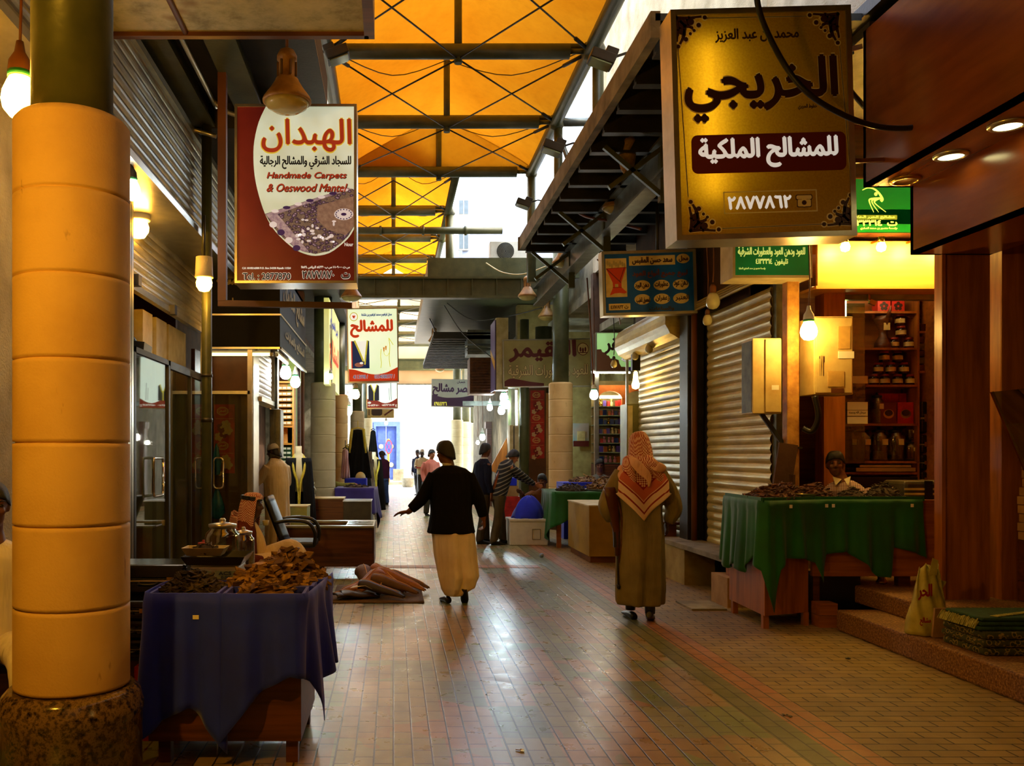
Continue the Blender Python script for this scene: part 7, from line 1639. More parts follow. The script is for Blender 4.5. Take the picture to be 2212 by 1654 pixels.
# ============================================================ PEOPLE
V = Vector
SKIN = {k: mat('skin_' + k, c, .5, c2=c2, scale=12, bump=.05) for k, c, c2 in (('tan', (176, 112, 72), (150, 90, 56)), ('brown', (120, 72, 42), (96, 54, 30)), ('dark', (84, 50, 30), (64, 36, 20)))}
HAIR = mat('hair_black', (18, 14, 12), .45, scale=60, stretch=(1, 1, .2), bump=.6)
def fabric(name, c, c2, sc=3, rough=.85):
    if name in MATS: return MATS[name]
    t = NT(name); v = t.coord(); n = t.noise(v, sc, 3); wv = t.noise(t.coord(scale=(1, 1, .16)), 11, 3)
    t.bsdf(t.ramp(n, [(.3, srgb(c2)), (.7, srgb(c))]), rough, 0, wv, .8, .04, Specular_IOR_Level=.15); MATS[name] = t.m; return t.m
def remesh(o, vox, it=3):
    m = o.modifiers.new('remesh', 'REMESH'); m.mode = 'VOXEL'; m.voxel_size = vox; m.use_smooth_shade = True
    s = o.modifiers.new('smooth', 'SMOOTH'); s.iterations = it; s.factor = .5
    return o
def ring(c, rx, ry, n=40, fa=0, fk=9, ph=0, yaw=0, tilt=None):
    out = []
    for k in range(n):
        a = 2 * PI * k / n; f = 1 + fa * (math.sin(fk * a + ph) + .5 * math.sin(fk * 1.7 * a + 2 * ph + 1))
        x, y = rx * f * math.cos(a), ry * f * math.sin(a)
        z = tilt * y if tilt else 0
        out.append(V((c[0] + x * math.cos(yaw) - y * math.sin(yaw), c[1] + x * math.sin(yaw) + y * math.cos(yaw), c[2] + z)))
    return out
def limb(b, pts, seg=14):
    P_ = [V(p[:3]) for p in pts]; R = [p[3] for p in pts]; n = 5; S_ = smoothpts(P_, n); RR = []
    for i in range(len(R) - 1):
        for k in range(n): RR.append(R[i] + (R[i + 1] - R[i]) * k / n)
    RR.append(R[-1]); b.tube(S_, RR, seg)
def ball(b, c, rx, ry, rz, M=None, seg=18):
    R = []
    for i in range(11):
        a = -PI / 2 + PI * i / 10; r = max(math.cos(a), .02)
        R.append([V((rx * r * math.cos(2 * PI * k / seg), ry * r * math.sin(2 * PI * k / seg), rz * math.sin(a))) for k in range(seg)])
    for rr in R:
        for k in range(seg): rr[k] = V(c) + (M @ rr[k] if M else rr[k])
    b.rings(R)
def hand(b, w, d, s, curl=.5, sc=1.0, thumb=1, point=False):
    w, d, s = V(w), V(d).normalized(), V(s); s = (s - d * s.dot(d)).normalized(); n = d.cross(s) * thumb
    for o in (-.022, 0, .022): limb(b, [(*(w + s * o * .6 * sc), .018 * sc), (*(w + d * .05 * sc + s * o * sc), .017 * sc), (*(w + d * .09 * sc + s * o * 1.15 * sc), .013 * sc)], 10)
    for k, (o, L) in enumerate(((-.034, .062), (-.012, .075), (.011, .08), (.033, .072))):
        p = w + d * .085 * sc + s * o * sc; dd = d.copy(); pts = [(*(p - d * .02 * sc), .0095 * sc), (*p, .0095 * sc)]
        for j in range(3):
            c_ = (0 if point and k == 3 else curl) * (.8 + .12 * k); dd = (dd * math.cos(c_) + n * math.sin(c_)).normalized(); p = p + dd * L * sc * (.42, .32, .26)[j]; pts.append((*p, (.009, .0083, .007)[j] * sc))
        b.tube([V(q[:3]) for q in pts], [q[3] for q in pts], 8)
    p = w + d * .03 * sc + s * .028 * sc; q = p + (d * .6 + s * .7 + n * .3).normalized() * .04 * sc; e = q + (d * .85 + s * .1 + n * .5).normalized() * .034 * sc
    b.tube([p - s * .015 * sc, p, q, e], [.013 * sc, .013 * sc, .0105 * sc, .008 * sc], 8)
def head(b, c, yaw=0, pitch=0, k=1.0):
    M = Matrix.Rotation(yaw, 3, 'Z') @ Matrix.Rotation(-pitch, 3, 'X'); c = V(c)
    P = lambda x, y, z: c + M @ V((x * k, y * k, z * k))
    ball(b, P(0, -.008, .02), .075 * k, .095 * k, .095 * k, M); ball(b, P(0, .02, -.045), .058 * k, .07 * k, .075 * k, M)
    ball(b, P(0, .055, -.088), .028 * k, .025 * k, .022 * k, M)
    b.tube([P(0, .086, .03), P(0, .1, .005), P(0, .112, -.018), P(0, .094, -.028)], [.009 * k, .011 * k, .015 * k, .01 * k], 8)
    for s in (-1, 1):
        ball(b, P(s * .015, .092, -.02), .009 * k, .009 * k, .008 * k, M); ball(b, P(s * .077, -.005, -.005), .012 * k, .02 * k, .032 * k, M); ball(b, P(s * .036, .066, -.02), .022 * k, .02 * k, .02 * k, M)
        ball(b, P(s * .032, .078, .034), .024 * k, .012 * k, .009 * k, M)
    ball(b, P(0, .084, -.054), .024 * k, .011 * k, .006 * k, M); ball(b, P(0, .081, -.066), .02 * k, .011 * k, .007 * k, M)
    return P, M
def hairmesh(t, c, M, k=1.0, m=HAIR, name='hair', full=1.0, beard=False):
    c = V(c); b = MB()
    def fn(u, v):
        a = 2 * PI * u; fr = .5 + .5 * math.sin(a)   # front = +y
        lo = .055 * fr ** .7 - .085 * (1 - fr) * full; top = .128
        ph = v * PI / 2; z = lo + (top - lo) * math.sin(ph); r = math.cos(ph) ** .6 if v < 1 else 0
        rr = 1 + .04 * math.sin(9 * a + 4 * v) * (1 - v)
        return c + M @ (V((.083 * r * rr * math.cos(a), -.012 + .102 * r * rr * math.sin(a), z)) * k)
    b.grid(fn, 36, 10); o = b.build(name, m, t, solid=.008)
    if beard: b = MB(); ball(b, c + M @ V((0, .045, -.085)) * k, .056 * k, .055 * k, .045 * k, M); b.build('beard', m, t)
    return o
def eyes(t, P, k=1.0):
    for s in (-1, 1):
        b = MB(); p = P(s * .032, .079, .014); ball(b, p, .012 * k, .008 * k, .0075 * k); b.build('eye', mat('eye_dark', (30, 22, 18), .2, bump=0), t)
        b = MB(); b.tube([P(s * .015, .088, .036), P(s * .033, .09, .042), P(s * .052, .08, .036)], .0035 * k, 6); b.build('eyebrow', HAIR, t)
def robe(t, name, m, rings_, sleeves=(), vox=.012, n=56, it=3, extra=None, label=None):
    b = MB(); R = [ring(r[:3], r[3], r[4], n, r[5] * 1.9 if len(r) > 5 else 0, r[6] if len(r) > 6 else 8, r[7] if len(r) > 7 else 0, r[8] if len(r) > 8 else 0) for r in rings_]
    b.rings(R)
    for s in sleeves: limb(b, s)
    if extra: extra(b)
    o = b.build(name, m, t, label=label); remesh(o, vox, it); return o
def shoes(t, lst, m=None):
    for (x, y, z, a, p) in lst:
        b = MB(); M = Matrix.Rotation(a, 3, 'Z') @ Matrix.Rotation(p, 3, 'X')
        R = []
        for (yy, w, h) in ((-.10, .03, .05), (-.085, .036, .07), (-.03, .036, .075), (.04, .042, .055), (.1, .045, .042), (.145, .035, .03), (.165, .015, .015)):
            R.append([V((x, y, z)) + M @ V((w * math.cos(q), yy, max(0, .5 * h + .5 * h * 1.1 * math.sin(q)))) for q in [2 * PI * k / 16 for k in range(16)]])
        b.rings(R); b.build('shoe', m or M_black, t, sub=1)
def person(loc, rz, label, k=1.0, group=None):
    return thing('person', label, 'person', loc, group, True, rz)
# keffiyeh cloth pattern
def keff():
    t = NT('red_check_cloth'); c = t.n('ShaderNodeTexCoord'); sp = t.n('ShaderNodeSeparateXYZ', i={0: c.outputs['UV']}); U, Vv = sp.outputs[0], sp.outputs[1]
    ch = t.n('ShaderNodeTexChecker', i={'Vector': c.outputs['UV'], 'Scale': 64.0, 'Color1': (*srgb((226, 196, 176)), 1), 'Color2': (*srgb((150, 34, 24)), 1)})
    d1 = t.math('ABSOLUTE', t.math('SUBTRACT', U, .5)); d2 = t.math('ABSOLUTE', t.math('SUBTRACT', Vv, .5)); d = t.math('MAXIMUM', d1, d2)
    pale = srgb((228, 200, 176)); red = srgb((168, 56, 44))
    bands = t.ramp(d, [(0, (0, 0, 0)), (.27, (1, 1, 1)), (.275, (.5, .5, .5)), (.40, (.9, .9, .9))], 'CONSTANT')
    base = t.mix(t.ramp(d, [(0, (0, 0, 0)), (.25, (1, 1, 1))], 'CONSTANT'), ch.outputs[0], srgb((190, 96, 76)))
    base = t.mix(t.ramp(d, [(0, (0, 0, 0)), (.34, (1, 1, 1))], 'CONSTANT'), base, pale)
    for lo in (.25, .35, .42):
        base = t.mix(t.ramp(d, [(0, (0, 0, 0)), (lo, (1, 1, 1)), (lo + .015, (0, 0, 0))], 'CONSTANT'), base, srgb((140, 28, 20)))
    t.bsdf(base, .9, 0, t.noise(t.coord(), 120, 2), .2, .003); return t.m
M_kef = keff()
t = NT('red_check_plain'); ch = t.n('ShaderNodeTexChecker', i={'Vector': t.coord(), 'Scale': 95.0, 'Color1': (*srgb((222, 186, 160)), 1), 'Color2': (*srgb((140, 28, 20)), 1)}); t.bsdf(ch.outputs[0], .9, 0, t.noise(t.coord(), 120, 2), .2, .003); M_kefc = t.m
# ---- old man with rifle, walking away
t = person((2.30, 8.2, 0), 0, 'person in a long olive robe and red checked headcloth walking away with a rifle')
b = MB(); P, M = head(b, (0, .03, 1.62), 0, .15); limb(b, [(0, 0, 1.3, .07), (0, 0, 1.5, .058), (0, .01, 1.56, .055)])
limb(b, [(-.20, 0, 1.36, .05), (-.29, .0, 1.13, .042), (-.25, .03, .93, .03), (-.23, .03, .86, .026)]); limb(b, [(.2, 0, 1.36, .05), (.29, .02, 1.08, .042), (.27, .06, .9, .03)])
for s, y in ((-1, .1), (1, -.08)): limb(b, [(s * .08, 0, .9, .08), (s * .08, y * .6, .5, .055), (s * .07, y, .1, .038)])
limb(b, [(0, 0, .85, .13), (0, 0, 1.1, .12), (0, 0, 1.35, .12)])
hand(b, (-.235, .02, .86), (.05, -.05, -1), (0, -1, 0), 1.1, 1.05, -1); hand(b, (.265, .07, .89), (0, .1, -1), (0, -1, 0), .6, 1.0, 1)
remesh(b.build('body', SKIN['dark'], t), .009, 2)
M_olv = fabric('olive_robe', (142, 130, 92), (110, 100, 68))
robe(t, 'robe', M_olv, [(0, 0, 1.45, .09, .08), (0, 0, 1.40, .19, .12, .01), (0, 0, 1.25, .21, .14, .015, 7), (0, 0, 1.0, .20, .15, .02, 7, 1), (0, 0, .8, .215, .165, .03, 7, 1.4), (0, .01, .55, .215, .18, .045, 7, 1.9), (.0, .01, .3, .215, .2, .055, 7, 2.3), (0, .02, .17, .21, .21, .06, 7, 2.5), (0, .02, .15, .2, .2, .06, 7, 2.5)],
     [[(-.16, 0, 1.37, .085), (-.26, 0, 1.2, .088), (-.31, .01, 1.06, .08), (-.27, .03, .96, .062), (-.255, .03, .92, .045)], [(.16, 0, 1.37, .085), (.26, .0, 1.2, .088), (.32, .02, 1.04, .08), (.29, .05, .94, .062), (.28, .06, .91, .045)]], .011, 64)
shoes(t, [(-.06, .12, .0, .15, .1), (.06, -.10, .03, -.35, -.28)])
b = MB()
for s, y in ((-1, .1), (1, -.09)): limb(b, [(s * .065, y, .3, .055), (s * .065, y, .08, .045)])
b.build('trouser_leg', M_black, t)
# headcloth: hood, bunched layers, hanging point
def hood(t, c, M, m=M_kefc, k=1.0, low=-.16):
    b = MB()
    def fn(u, v):
        a = 2 * PI * u; fr = .5 + .5 * math.sin(a); ph = v * PI / 2
        kf = min(1, max(0, (fr - .7) / .14)); lo = low * (1 - kf) + .07 * kf; z = lo + (.135 - lo) * math.sin(ph); r = (math.cos(ph) ** .5 if v < 1 else 0) * (1 + .28 * (1 - v) * (1 - fr)) * (1 + .035 * math.sin(11 * a + 5 * v))
        return V(c) + M @ (V((.095 * r * math.cos(a), -.01 + .112 * r * math.sin(a), z)) * k)
    b.grid(fn, 60, 18); o = b.build('headcloth', m, t, solid=.006); return o
hd = hood(t, (0, .03, 1.62), M)
def back(u, v):   # diamond hanging down the back, uv across the cloth square
    x = (u - v) * .33; dn = (u + v) / 2; z = 1.54 - .60 * dn ** 1.05; lim = .23 * min(1, .55 + dn * 1.1)
    x = max(-lim, min(lim, x)) if dn < .6 else x * .95
    y = -.10 - .085 * min(1, dn * 2.2) - .02 * math.sin(16 * x + 3) - .018 * math.sin(9 * z + 20 * x)
    return V((x - .02, y, z))
b = MB(); b.grid(lambda u, v: back(u, v), 34, 34)
for f in b.b.faces:
    for l in f.loops: u_, v_ = l[b.uv].uv; l[b.uv].uv = (.5 + u_ * .48, .5 + v_ * .48)
b.build('headcloth_point', M_kef, hd, solid=.006)
b = MB(); limb(b, [(-.12, -.04, 1.50, .055), (-.14, -.11, 1.43, .06), (-.12, -.15, 1.33, .05), (-.10, -.17, 1.22, .02)]); limb(b, [(.0, -.08, 1.52, .05), (.07, -.14, 1.45, .06), (.12, -.14, 1.37, .055), (.14, -.15, 1.27, .03)]); limb(b, [(-.06, -.09, 1.5, .06), (.0, -.14, 1.43, .06), (.03, -.16, 1.34, .03)])
remesh(b.build('headcloth_fold', M_kefc, hd), .012, 4)
for pts in ([(-.13, -.06, 1.52), (-.10, -.17, 1.47), (-.04, -.21, 1.40), (.02, -.215, 1.33), (.02, -.21, 1.26)], [(.02, -.13, 1.50), (.09, -.20, 1.44), (.16, -.18, 1.41), (.19, -.08, 1.40)], [(-.19, .0, 1.42), (-.19, -.12, 1.33), (-.15, -.19, 1.2)]):
    sp_ = smoothpts([V(p) for p in pts], 5); b = MB(); w_ = [.012 + .028 * math.sin(PI * min(1, (k + 2) / len(sp_))) for k in range(len(sp_))]
    b.rings([[p + V((w_[k] * math.cos(a) * .9, .01 * math.sin(a), w_[k] * math.sin(a + .6))) for a in [2 * PI * j / 12 for j in range(12)]] for k, p in enumerate(sp_)]); b.build('headcloth_edge', fabric('headcloth_pale', (226, 190, 162), (196, 144, 116)), hd)
g = thing('rifle', 'old long-barrelled rifle held muzzle down beside the olive robe', 'rifle', (2.0, 8.15, .3))
def G(px, py): return PT(px, py, 8.12)
b = MB(); R = []
for px, py, w, h in ((1316, 1052, .02, .055), (1322, 1075, .022, .06), (1327, 1110, .022, .042), (1332, 1150, .02, .03), (1334, 1200, .017, .024)):
    c = G(px, py); R.append([c + V((h * math.cos(a), w * math.sin(a), 0)) for a in [2 * PI * k / 14 for k in range(14)]])
b.rings(R); b.build('wooden_stock', mat('gun_wood', (84, 40, 18), .3, scale=6), g)
b = MB(); b.cyl(G(1333, 1180), G(1336, 1272), .011, .009); b.cyl(G(1335, 1262), G(1336, 1270), .016); b.obox(G(1331, 1165), .05, .035, .14); b.bar(G(1337, 1266), G(1341, 1266), .006); b.build('barrel', M_dark, g)
b = MB(); b.tube([G(1322, 1060), G(1340, 1100), G(1343, 1160), G(1336, 1215)], .008, 6, sub=4); b.build('sling', M_woodd, g)
# ---- man in black jacket
t = person((.60, 9.15, 0), 0, 'person in black jacket over a pale robe walking away down the lane')
b = MB(); P, M = head(b, (-.06, .02, 1.56), .75, .1, .98); limb(b, [(0, 0, 1.25, .07), (-.02, 0, 1.42, .058), (-.04, .01, 1.5, .055)]); limb(b, [(0, 0, .8, .13), (0, 0, 1.3, .12)])
limb(b, [(-.2, 0, 1.32, .05), (-.31, -.03, 1.08, .04), (-.43, -.02, .96, .03), (-.46, -.02, .945, .025)]); limb(b, [(.2, 0, 1.32, .05), (.29, 0, 1.04, .04), (.34, .03, .87, .03)])
hand(b, (-.45, -.02, .95), (-1, -.1, -.12), (0, 1, -.2), .25, 1.0, 1); hand(b, (.34, .03, .88), (.1, .1, -1), (0, 1, 0), .8, 1.0, -1)
for s, y in ((-1, .05), (1, -.1)): limb(b, [(s * .08, 0, .85, .08), (s * .07, y, .4, .055), (s * .06, y, .12, .038)])
remesh(b.build('body', SKIN['brown'], t), .009, 2); hairmesh(t, (-.06, .02, 1.56), M, 1.0); eyes(t, P)
robe(t, 'jacket', fabric('black_jacket', (14, 13, 17), (8, 8, 10)), [(-.02, 0, 1.43, .07, .07), (0, 0, 1.40, .15, .10), (0, 0, 1.35, .215, .125), (0, 0, 1.15, .225, .14, .008, 5), (0, 0, .95, .215, .145, .01, 5), (0, 0, .8, .235, .165, .012, 5), (0, 0, .735, .25, .175, .012, 5), (0, 0, .725, .24, .165)],
     [[(-.17, 0, 1.33, .075), (-.27, -.02, 1.15, .07), (-.32, -.03, 1.07, .066), (-.42, -.02, .975, .052)], [(.17, 0, 1.33, .075), (.27, 0, 1.12, .07), (.31, .01, 1.0, .062), (.335, .03, .9, .05)]], .01)
robe(t, 'robe', fabric('pale_robe', (244, 230, 212), (220, 200, 176)), [(0, 0, .85, .2, .14), (.02, 0, .72, .22, .16, .03, 7), (.04, 0, .5, .215, .17, .05, 7, .5), (.07, -.02, .28, .20, .18, .07, 7, 1), (.06, -.02, .16, .16, .16, .08, 7, 1.2), (.03, 0, .09, .10, .13, .05, 7, 1.4), (.03, 0, .08, .09, .12)], vox=.011, extra=lambda b: limb(b, [(.12, -.06, .45, .1), (.17, -.08, .26, .09), (.17, -.07, .17, .07)]))
robe(t, 'shirt_collar', M_white, [(-.03, 0, 1.42, .062, .06), (-.035, 0, 1.455, .062, .06)], vox=.01)
shoes(t, [(-.05, .05, .0, .25, .0), (.13, -.1, .09, -.1, -.75)])
# ---- navy sweater man
M_navy = fabric('navy_knit', (26, 28, 48), (16, 18, 32)); M_trs = fabric('grey_trousers', (74, 66, 52), (50, 44, 34)); M_trs2 = fabric('brown_trousers', (88, 76, 50), (60, 50, 32))
def walker(t, skin, hc, yaw, pitch, top, m_top, m_tr, arms, stance=.1, h=1.0, collar=None, hairc=HAIR, shoe=None, vox=.013, curl=.5, beard=False, cap=None, bend=0, fold=.012):
    b = MB(); P, M = head(b, hc, yaw, pitch, h); bx_ = hc[1] - .02
    limb(b, [(0, 0, .9 * h, .12), (0, bend * .5, 1.15 * h, .12), (0, bend, 1.35 * h, .1), (hc[0] * .6, bx_ * .8, hc[2] - .15, .055), (hc[0], bx_, hc[2] - .08, .055)])
    for a in arms:
        limb(b, [(*p, r) for p, r in zip(a[0], (.05, .04, .028))]); hand(b, a[0][2], a[1], a[2], curl, h, a[3])
    for s in (-1, 1): limb(b, [(s * .09, 0, .88 * h, .085), (s * .09, -s * stance * .5 + .02, .48 * h, .06), (s * .09, -s * stance, .08, .04)])
    remesh(b.build('body', skin, t), .011, 2)
    if cap: b = MB(); b.grid(lambda u, v: V(hc) + M @ V((.087 * math.cos(2 * PI * u) * math.cos(v * PI / 2) ** .6 if v < 1 else 0, -.012 + (.106 * math.sin(2 * PI * u) * math.cos(v * PI / 2) ** .6 if v < 1 else 0), .035 + .1 * math.sin(v * PI / 2))), 24, 6); b.build('cap', cap, t, solid=.008); hairmesh(t, V(hc) - V((0, 0, .035)), M, h * .97, beard=beard)
    else: hairmesh(t, hc, M, h, hairc, beard=beard)
    eyes(t, P, h)
    rr = [(hc[0] * .5, bx_ * .8, 1.47 * h, .065, .06), (0, bend, 1.42 * h, .14, .1), (0, bend, 1.37 * h, .205, .12), (0, bend * .7, 1.2 * h, .205, .135, fold, 5), (0, bend * .3, 1.0 * h, .185, .135, fold, 6), (0, 0, .86 * h, .19, .14, fold, 6), (0, 0, .84 * h, .18, .13)]
    sl = [[(a[0][0][0] * .85, a[0][0][1], a[0][0][2], .07), (*((V(a[0][0]) + V(a[0][1])) / 2), .066), (*a[0][1], .058), (*(V(a[0][2]) * .93 + V(a[0][1]) * .07), .042)] for a in arms]
    robe(t, top, m_top, rr, sl, vox)
    b = MB(); b.rings([ring((0, 0, .9 * h), .165, .12), ring((0, 0, .78 * h), .175, .13)])
    for s in (-1, 1): limb(b, [(s * .085, 0, .85 * h, .1), (s * .09, -s * stance * .5 + .02, .48 * h, .082), (s * .09, -s * stance, .12, .072), (s * .09, -s * stance, .06, .07)])
    remesh(b.build('trousers', m_tr, t), vox)
    if collar: robe(t, 'shirt_collar', collar, [(hc[0] * .6, bx_ * .8, 1.45 * h, .07, .065), (hc[0] * .7, bx_ * .85, 1.49 * h, .066, .064)], vox=.01)
    shoes(t, [(-.09, stance + .04, 0, .1, 0), (.09, -stance + .04, 0, -.1, 0)], shoe)
t = person((1.55, 15.25, 0), -1.2, 'person in navy sweater over a collared shirt standing in profile to the right')
walker(t, SKIN['brown'], (0, .05, 1.61), .15, .05, 'sweater', M_navy, M_trs, [(((-.2, 0, 1.38), (-.25, -.03, 1.1), (-.25, .05, .87)), (0, .1, -1), (0, 1, 0), 1), (((.2, 0, 1.38), (.25, -.03, 1.1), (.25, .04, .87)), (0, .1, -1), (0, 1, 0), -1)], .1, 1.0, M_white)
# ---- striped sweater man, bending and reaching
def stripes():
    t = NT('striped_knit'); c = t.n('ShaderNodeTexCoord'); sp = t.n('ShaderNodeSeparateXYZ', i={0: c.outputs['Object']})
    w = t.math('SINE', t.math('MULTIPLY', t.math('ADD', sp.outputs[2], t.math('MULTIPLY', sp.outputs[1], -.55)), 95.0)); t.bsdf(t.ramp(w, [(.0, srgb((26, 26, 30))), (.62, srgb((26, 26, 30))), (.64, srgb((128, 124, 108)))], 'CONSTANT'), .9, 0, t.noise(t.coord(), 80, 2), .3, .004); return t.m
t = person((1.80, 15.1, 0), -1.25, 'person in a striped sweater leaning forward and reaching towards the green stall')
walker(t, SKIN['tan'], (0, .28, 1.50), .1, .55, 'striped_sweater', stripes(), M_trs2, [(((-.18, .16, 1.33), (-.18, .46, 1.16), (-.12, .70, 1.02)), (.1, 1, -.25), (0, .2, 1), -1), (((.18, .14, 1.33), (.2, .4, 1.15), (.14, .62, 1.02)), (0, 1, -.3), (0, .2, 1), 1)], .12, .99, None, bend=.16, curl=.4)
# seated vendor behind the green stall
M_brs = fabric('brown_shirt', (120, 76, 34), (84, 50, 20))
def sitter(t, skin, m_top, hc, yaw, pitch, seat, shoulder, arms, m_leg=None, legs=None, top='shirt', w=.2, vox=.012, k=1.0, eye=True, hair=True, skw=.13, curl=.5, it=3):
    b = MB(); P, M = head(b, hc, yaw, pitch, k); sx, sy, sz = shoulder; ex, ey, ez = seat
    limb(b, [(ex, ey, ez + .05, .12), ((ex + sx) / 2, (ey + sy) / 2, (ez + sz) / 2, .11), (sx, sy, sz - .05, .09), (*((V(shoulder) * .5 + V(hc) * .5)), .055), (*(V(hc) - V((0, 0, .06))), .055)])
    for a in arms: limb(b, [(*p, r) for p, r in zip(a[0], (.05, .04, .028))]); hand(b, a[0][2], a[1], a[2], curl, k, a[3])
    remesh(b.build('body', skin, t), .010, 2)
    if hair: hairmesh(t, hc, M, k)
    if eye: eyes(t, P, k)
    mid = (V(seat) + V(shoulder)) / 2
    rr = [(*(V(shoulder) + V((0, 0, .07))), .07, .06), (sx, sy, sz + .03, .14, .09), (sx, sy, sz - .03, w, .115), (mid.x, mid.y, mid.z, w * .95, skw, .015, 6), (ex, ey, ez + .08, w * .97, skw + .01, .02, 6), (ex, ey, ez, w * .9, skw)]
    sl = [[(*(V(a[0][0]) * .9 + V(shoulder) * .1), .07), (*((V(a[0][0]) + V(a[0][1])) / 2), .066), (*a[0][1], .06), (*(V(a[0][2]) * .92 + V(a[0][1]) * .08), .042)] for a in arms]
    robe(t, top, m_top, rr, sl, vox, it=it)
    if legs:
        b = MB()
        for L in legs: limb(b, L)
        remesh(b.build('trousers', m_leg, t), vox)
    return P, M
LG = lambda f, z=.45: [[(-.09, .0, z + .08, .1), (-.1, f, z + .06, .08), (-.1, f + .02, .08, .06)], [(.09, .0, z + .08, .1), (.1, f, z + .06, .08), (.1, f + .02, .08, .06)]]
t = person((2.72, 16.0, 0), PI - .5, 'person in brown clothes seated behind the right green stall, mostly hidden by the cloth')
sitter(t, SKIN['brown'], M_brs, (0, .05, 1.06), 0, .2, (0, 0, .35), (0, .02, .84), [(((.2, .02, .82), (.26, .3, .74), (.22, .52, .86)), (0, 1, .3), (0, 0, 1), 1), (((-.2, .02, .82), (-.26, .15, .58), (-.16, .36, .5)), (0, 1, 0), (1, 0, 0), 1)], M_brs, LG(.36, .33))
t = person((3.98, 16.95, .0), 2.9, 'person in grey seated behind the blue counter, behind the rifle man')
t.location = (3.93, 16.75, 0)
sitter(t, SKIN['brown'], fabric('grey_shirt', (110, 112, 100), (84, 86, 76)), (0, .03, 1.33), 0, .2, (0, -.1, .62), (0, -.02, 1.1), [(((-.2, 0, 1.08), (-.26, .08, .85), (-.15, .2, .75)), (0, 1, 0), (1, 0, 0), 1), (((.2, 0, 1.08), (.26, .08, .85), (.15, .2, .75)), (0, 1, 0), (1, 0, 0), -1)])
# ---- boy in checked shirt behind the green counter (faces the camera)
def checkm():
    t = NT('checked_shirt'); c = t.coord(scale=(1, 1, 1)); sp = t.n('ShaderNodeSeparateXYZ', i={0: c})
    a = t.math('GREATER_THAN', t.math('SINE', t.math('MULTIPLY', sp.outputs[0], 420.0)), .1); d = t.math('GREATER_THAN', t.math('SINE', t.math('MULTIPLY', sp.outputs[2], 420.0)), .1)
    t.bsdf(t.ramp(t.math('MULTIPLY', t.math('ADD', a, d), .5), [(0, srgb((226, 206, 180))), (.4, srgb((150, 110, 110))), (.9, srgb((70, 44, 60)))], 'CONSTANT'), .85); return t.m
t = person((4.47, 8.72, .34), 2.62, 'young person in a checked shirt sitting behind the green counter facing the lane')
PS, MS = sitter(t, SKIN['brown'], checkm(), (.08, .03, 1.11), .12, .05, (-.02, -.08, .48), (0, 0, .88), [(((.2, .0, .84), (.26, .1, .62), (.16, .26, .70)), (-.6, .8, 0), (0, 0, 1), 1), (((-.2, 0, .84), (-.27, .12, .62), (-.12, .26, .70)), (.6, .8, 0), (0, 0, 1), -1)], M_trs, LG(.3, .4), vox=.008, k=1.0)
b = MB(); b.face([V((.02, .08, .96)), V((.1, .09, .985)), V((.07, .13, .90))]); b.face([V((-.0, .08, .96)), V((-.06, .07, .99)), V((-.04, .125, .90))]); b.build('shirt_collar', MATS.get('cream_paint'), t, solid=.006)
# ---- seated man in brown jacket and red checked headcloth (profile right)
t = person((-1.46, 8.75, 0), -1.75, 'person in brown jacket and red checked headcloth sitting with crossed legs')
b = MB(); P, M = head(b, (0, .06, 1.03), 0, .0); limb(b, [(0, -.04, .4, .13), (0, -.04, .65, .12), (0, 0, .82, .09), (0, .03, .93, .055)])
limb(b, [(-.2, 0, .78, .05), (-.24, .06, .55, .042), (-.08, .28, .52, .03)]); limb(b, [(.2, 0, .78, .05), (.25, .04, .55, .042), (.1, .28, .50, .03)])
hand(b, (-.08, .28, .52), (.6, .6, -.1), (0, 0, 1), .7, 1, 1); hand(b, (.1, .28, .50), (-.6, .6, -.1), (0, 0, 1), .7, 1, -1)
for s in (-1, 1): limb(b, [(s * .09, 0, .42, .09), (s * .06, .42, .55 if s < 0 else .46, .06), (s * .0 + .02, .60 if s < 0 else .4, .22 if s < 0 else .08, .04)])
remesh(b.build('body', SKIN['dark'], t), .01, 2); eyes(t, P); b = MB(); ball(b, V((0, .1, .965)), .045, .045, .035); b.build('beard', HAIR, t)
M_bj = fabric('brown_jacket', (104, 44, 22), (74, 28, 14)); M_wr = fabric('white_robe', (226, 202, 156), (196, 170, 122)); 
robe(t, 'jacket', M_bj, [(0, .0, .90, .09, .08), (0, -.01, .84, .17, .11), (0, -.02, .78, .22, .14), (0, -.04, .6, .22, .17, .015, 5), (0, -.04, .42, .235, .19, .02, 5), (0, -.05, .30, .24, .19, .02, 5), (0, -.05, .28, .23, .18)], [[(-.17, 0, .79, .075), (-.24, .03, .65, .07), (-.25, .08, .55, .065), (-.12, .25, .52, .048)], [(.17, 0, .79, .075), (.25, .02, .65, .07), (.26, .06, .55, .065), (.13, .25, .50, .048)]], .011)
b = MB(); limb(b, [(0, .05, .86, .045), (0, .13, .7, .055), (0, .15, .55, .06)]); remesh(b.build('shirt_front', M_wr, t), .01)
b = MB(); limb(b, [(-.08, .08, .46, .13), (-.06, .3, .56, .11), (-.04, .46, .62, .085), (-.02, .56, .48, .09), (0, .60, .30, .1), (0, .62, .2, .09)]); limb(b, [(.1, .08, .44, .13), (.1, .38, .48, .09), (.06, .44, .3, .11), (.04, .44, .1, .12)]); b.rings([ring((0, .45, .5), .1, .1), ring((0, .5, .2), .17, .16, fa=.05), ring((0, .5, .1), .18, .17, fa=.06)])
remesh(b.build('robe_skirt', M_wr, t), .012)
b = MB(); hd = hood(t, (0, .06, 1.03), M, low=-.2); b.grid(lambda u, v: V((-.19 + .38 * u, -.03 - .12 * math.sin(PI * u) * (1 + .5 * v), .93 - .25 * v + .05 * math.sin(PI * u) + .01 * math.sin(20 * u))), 24, 10); b.build('headcloth_drape', M_kefc, hd, solid=.006)
b = MB()
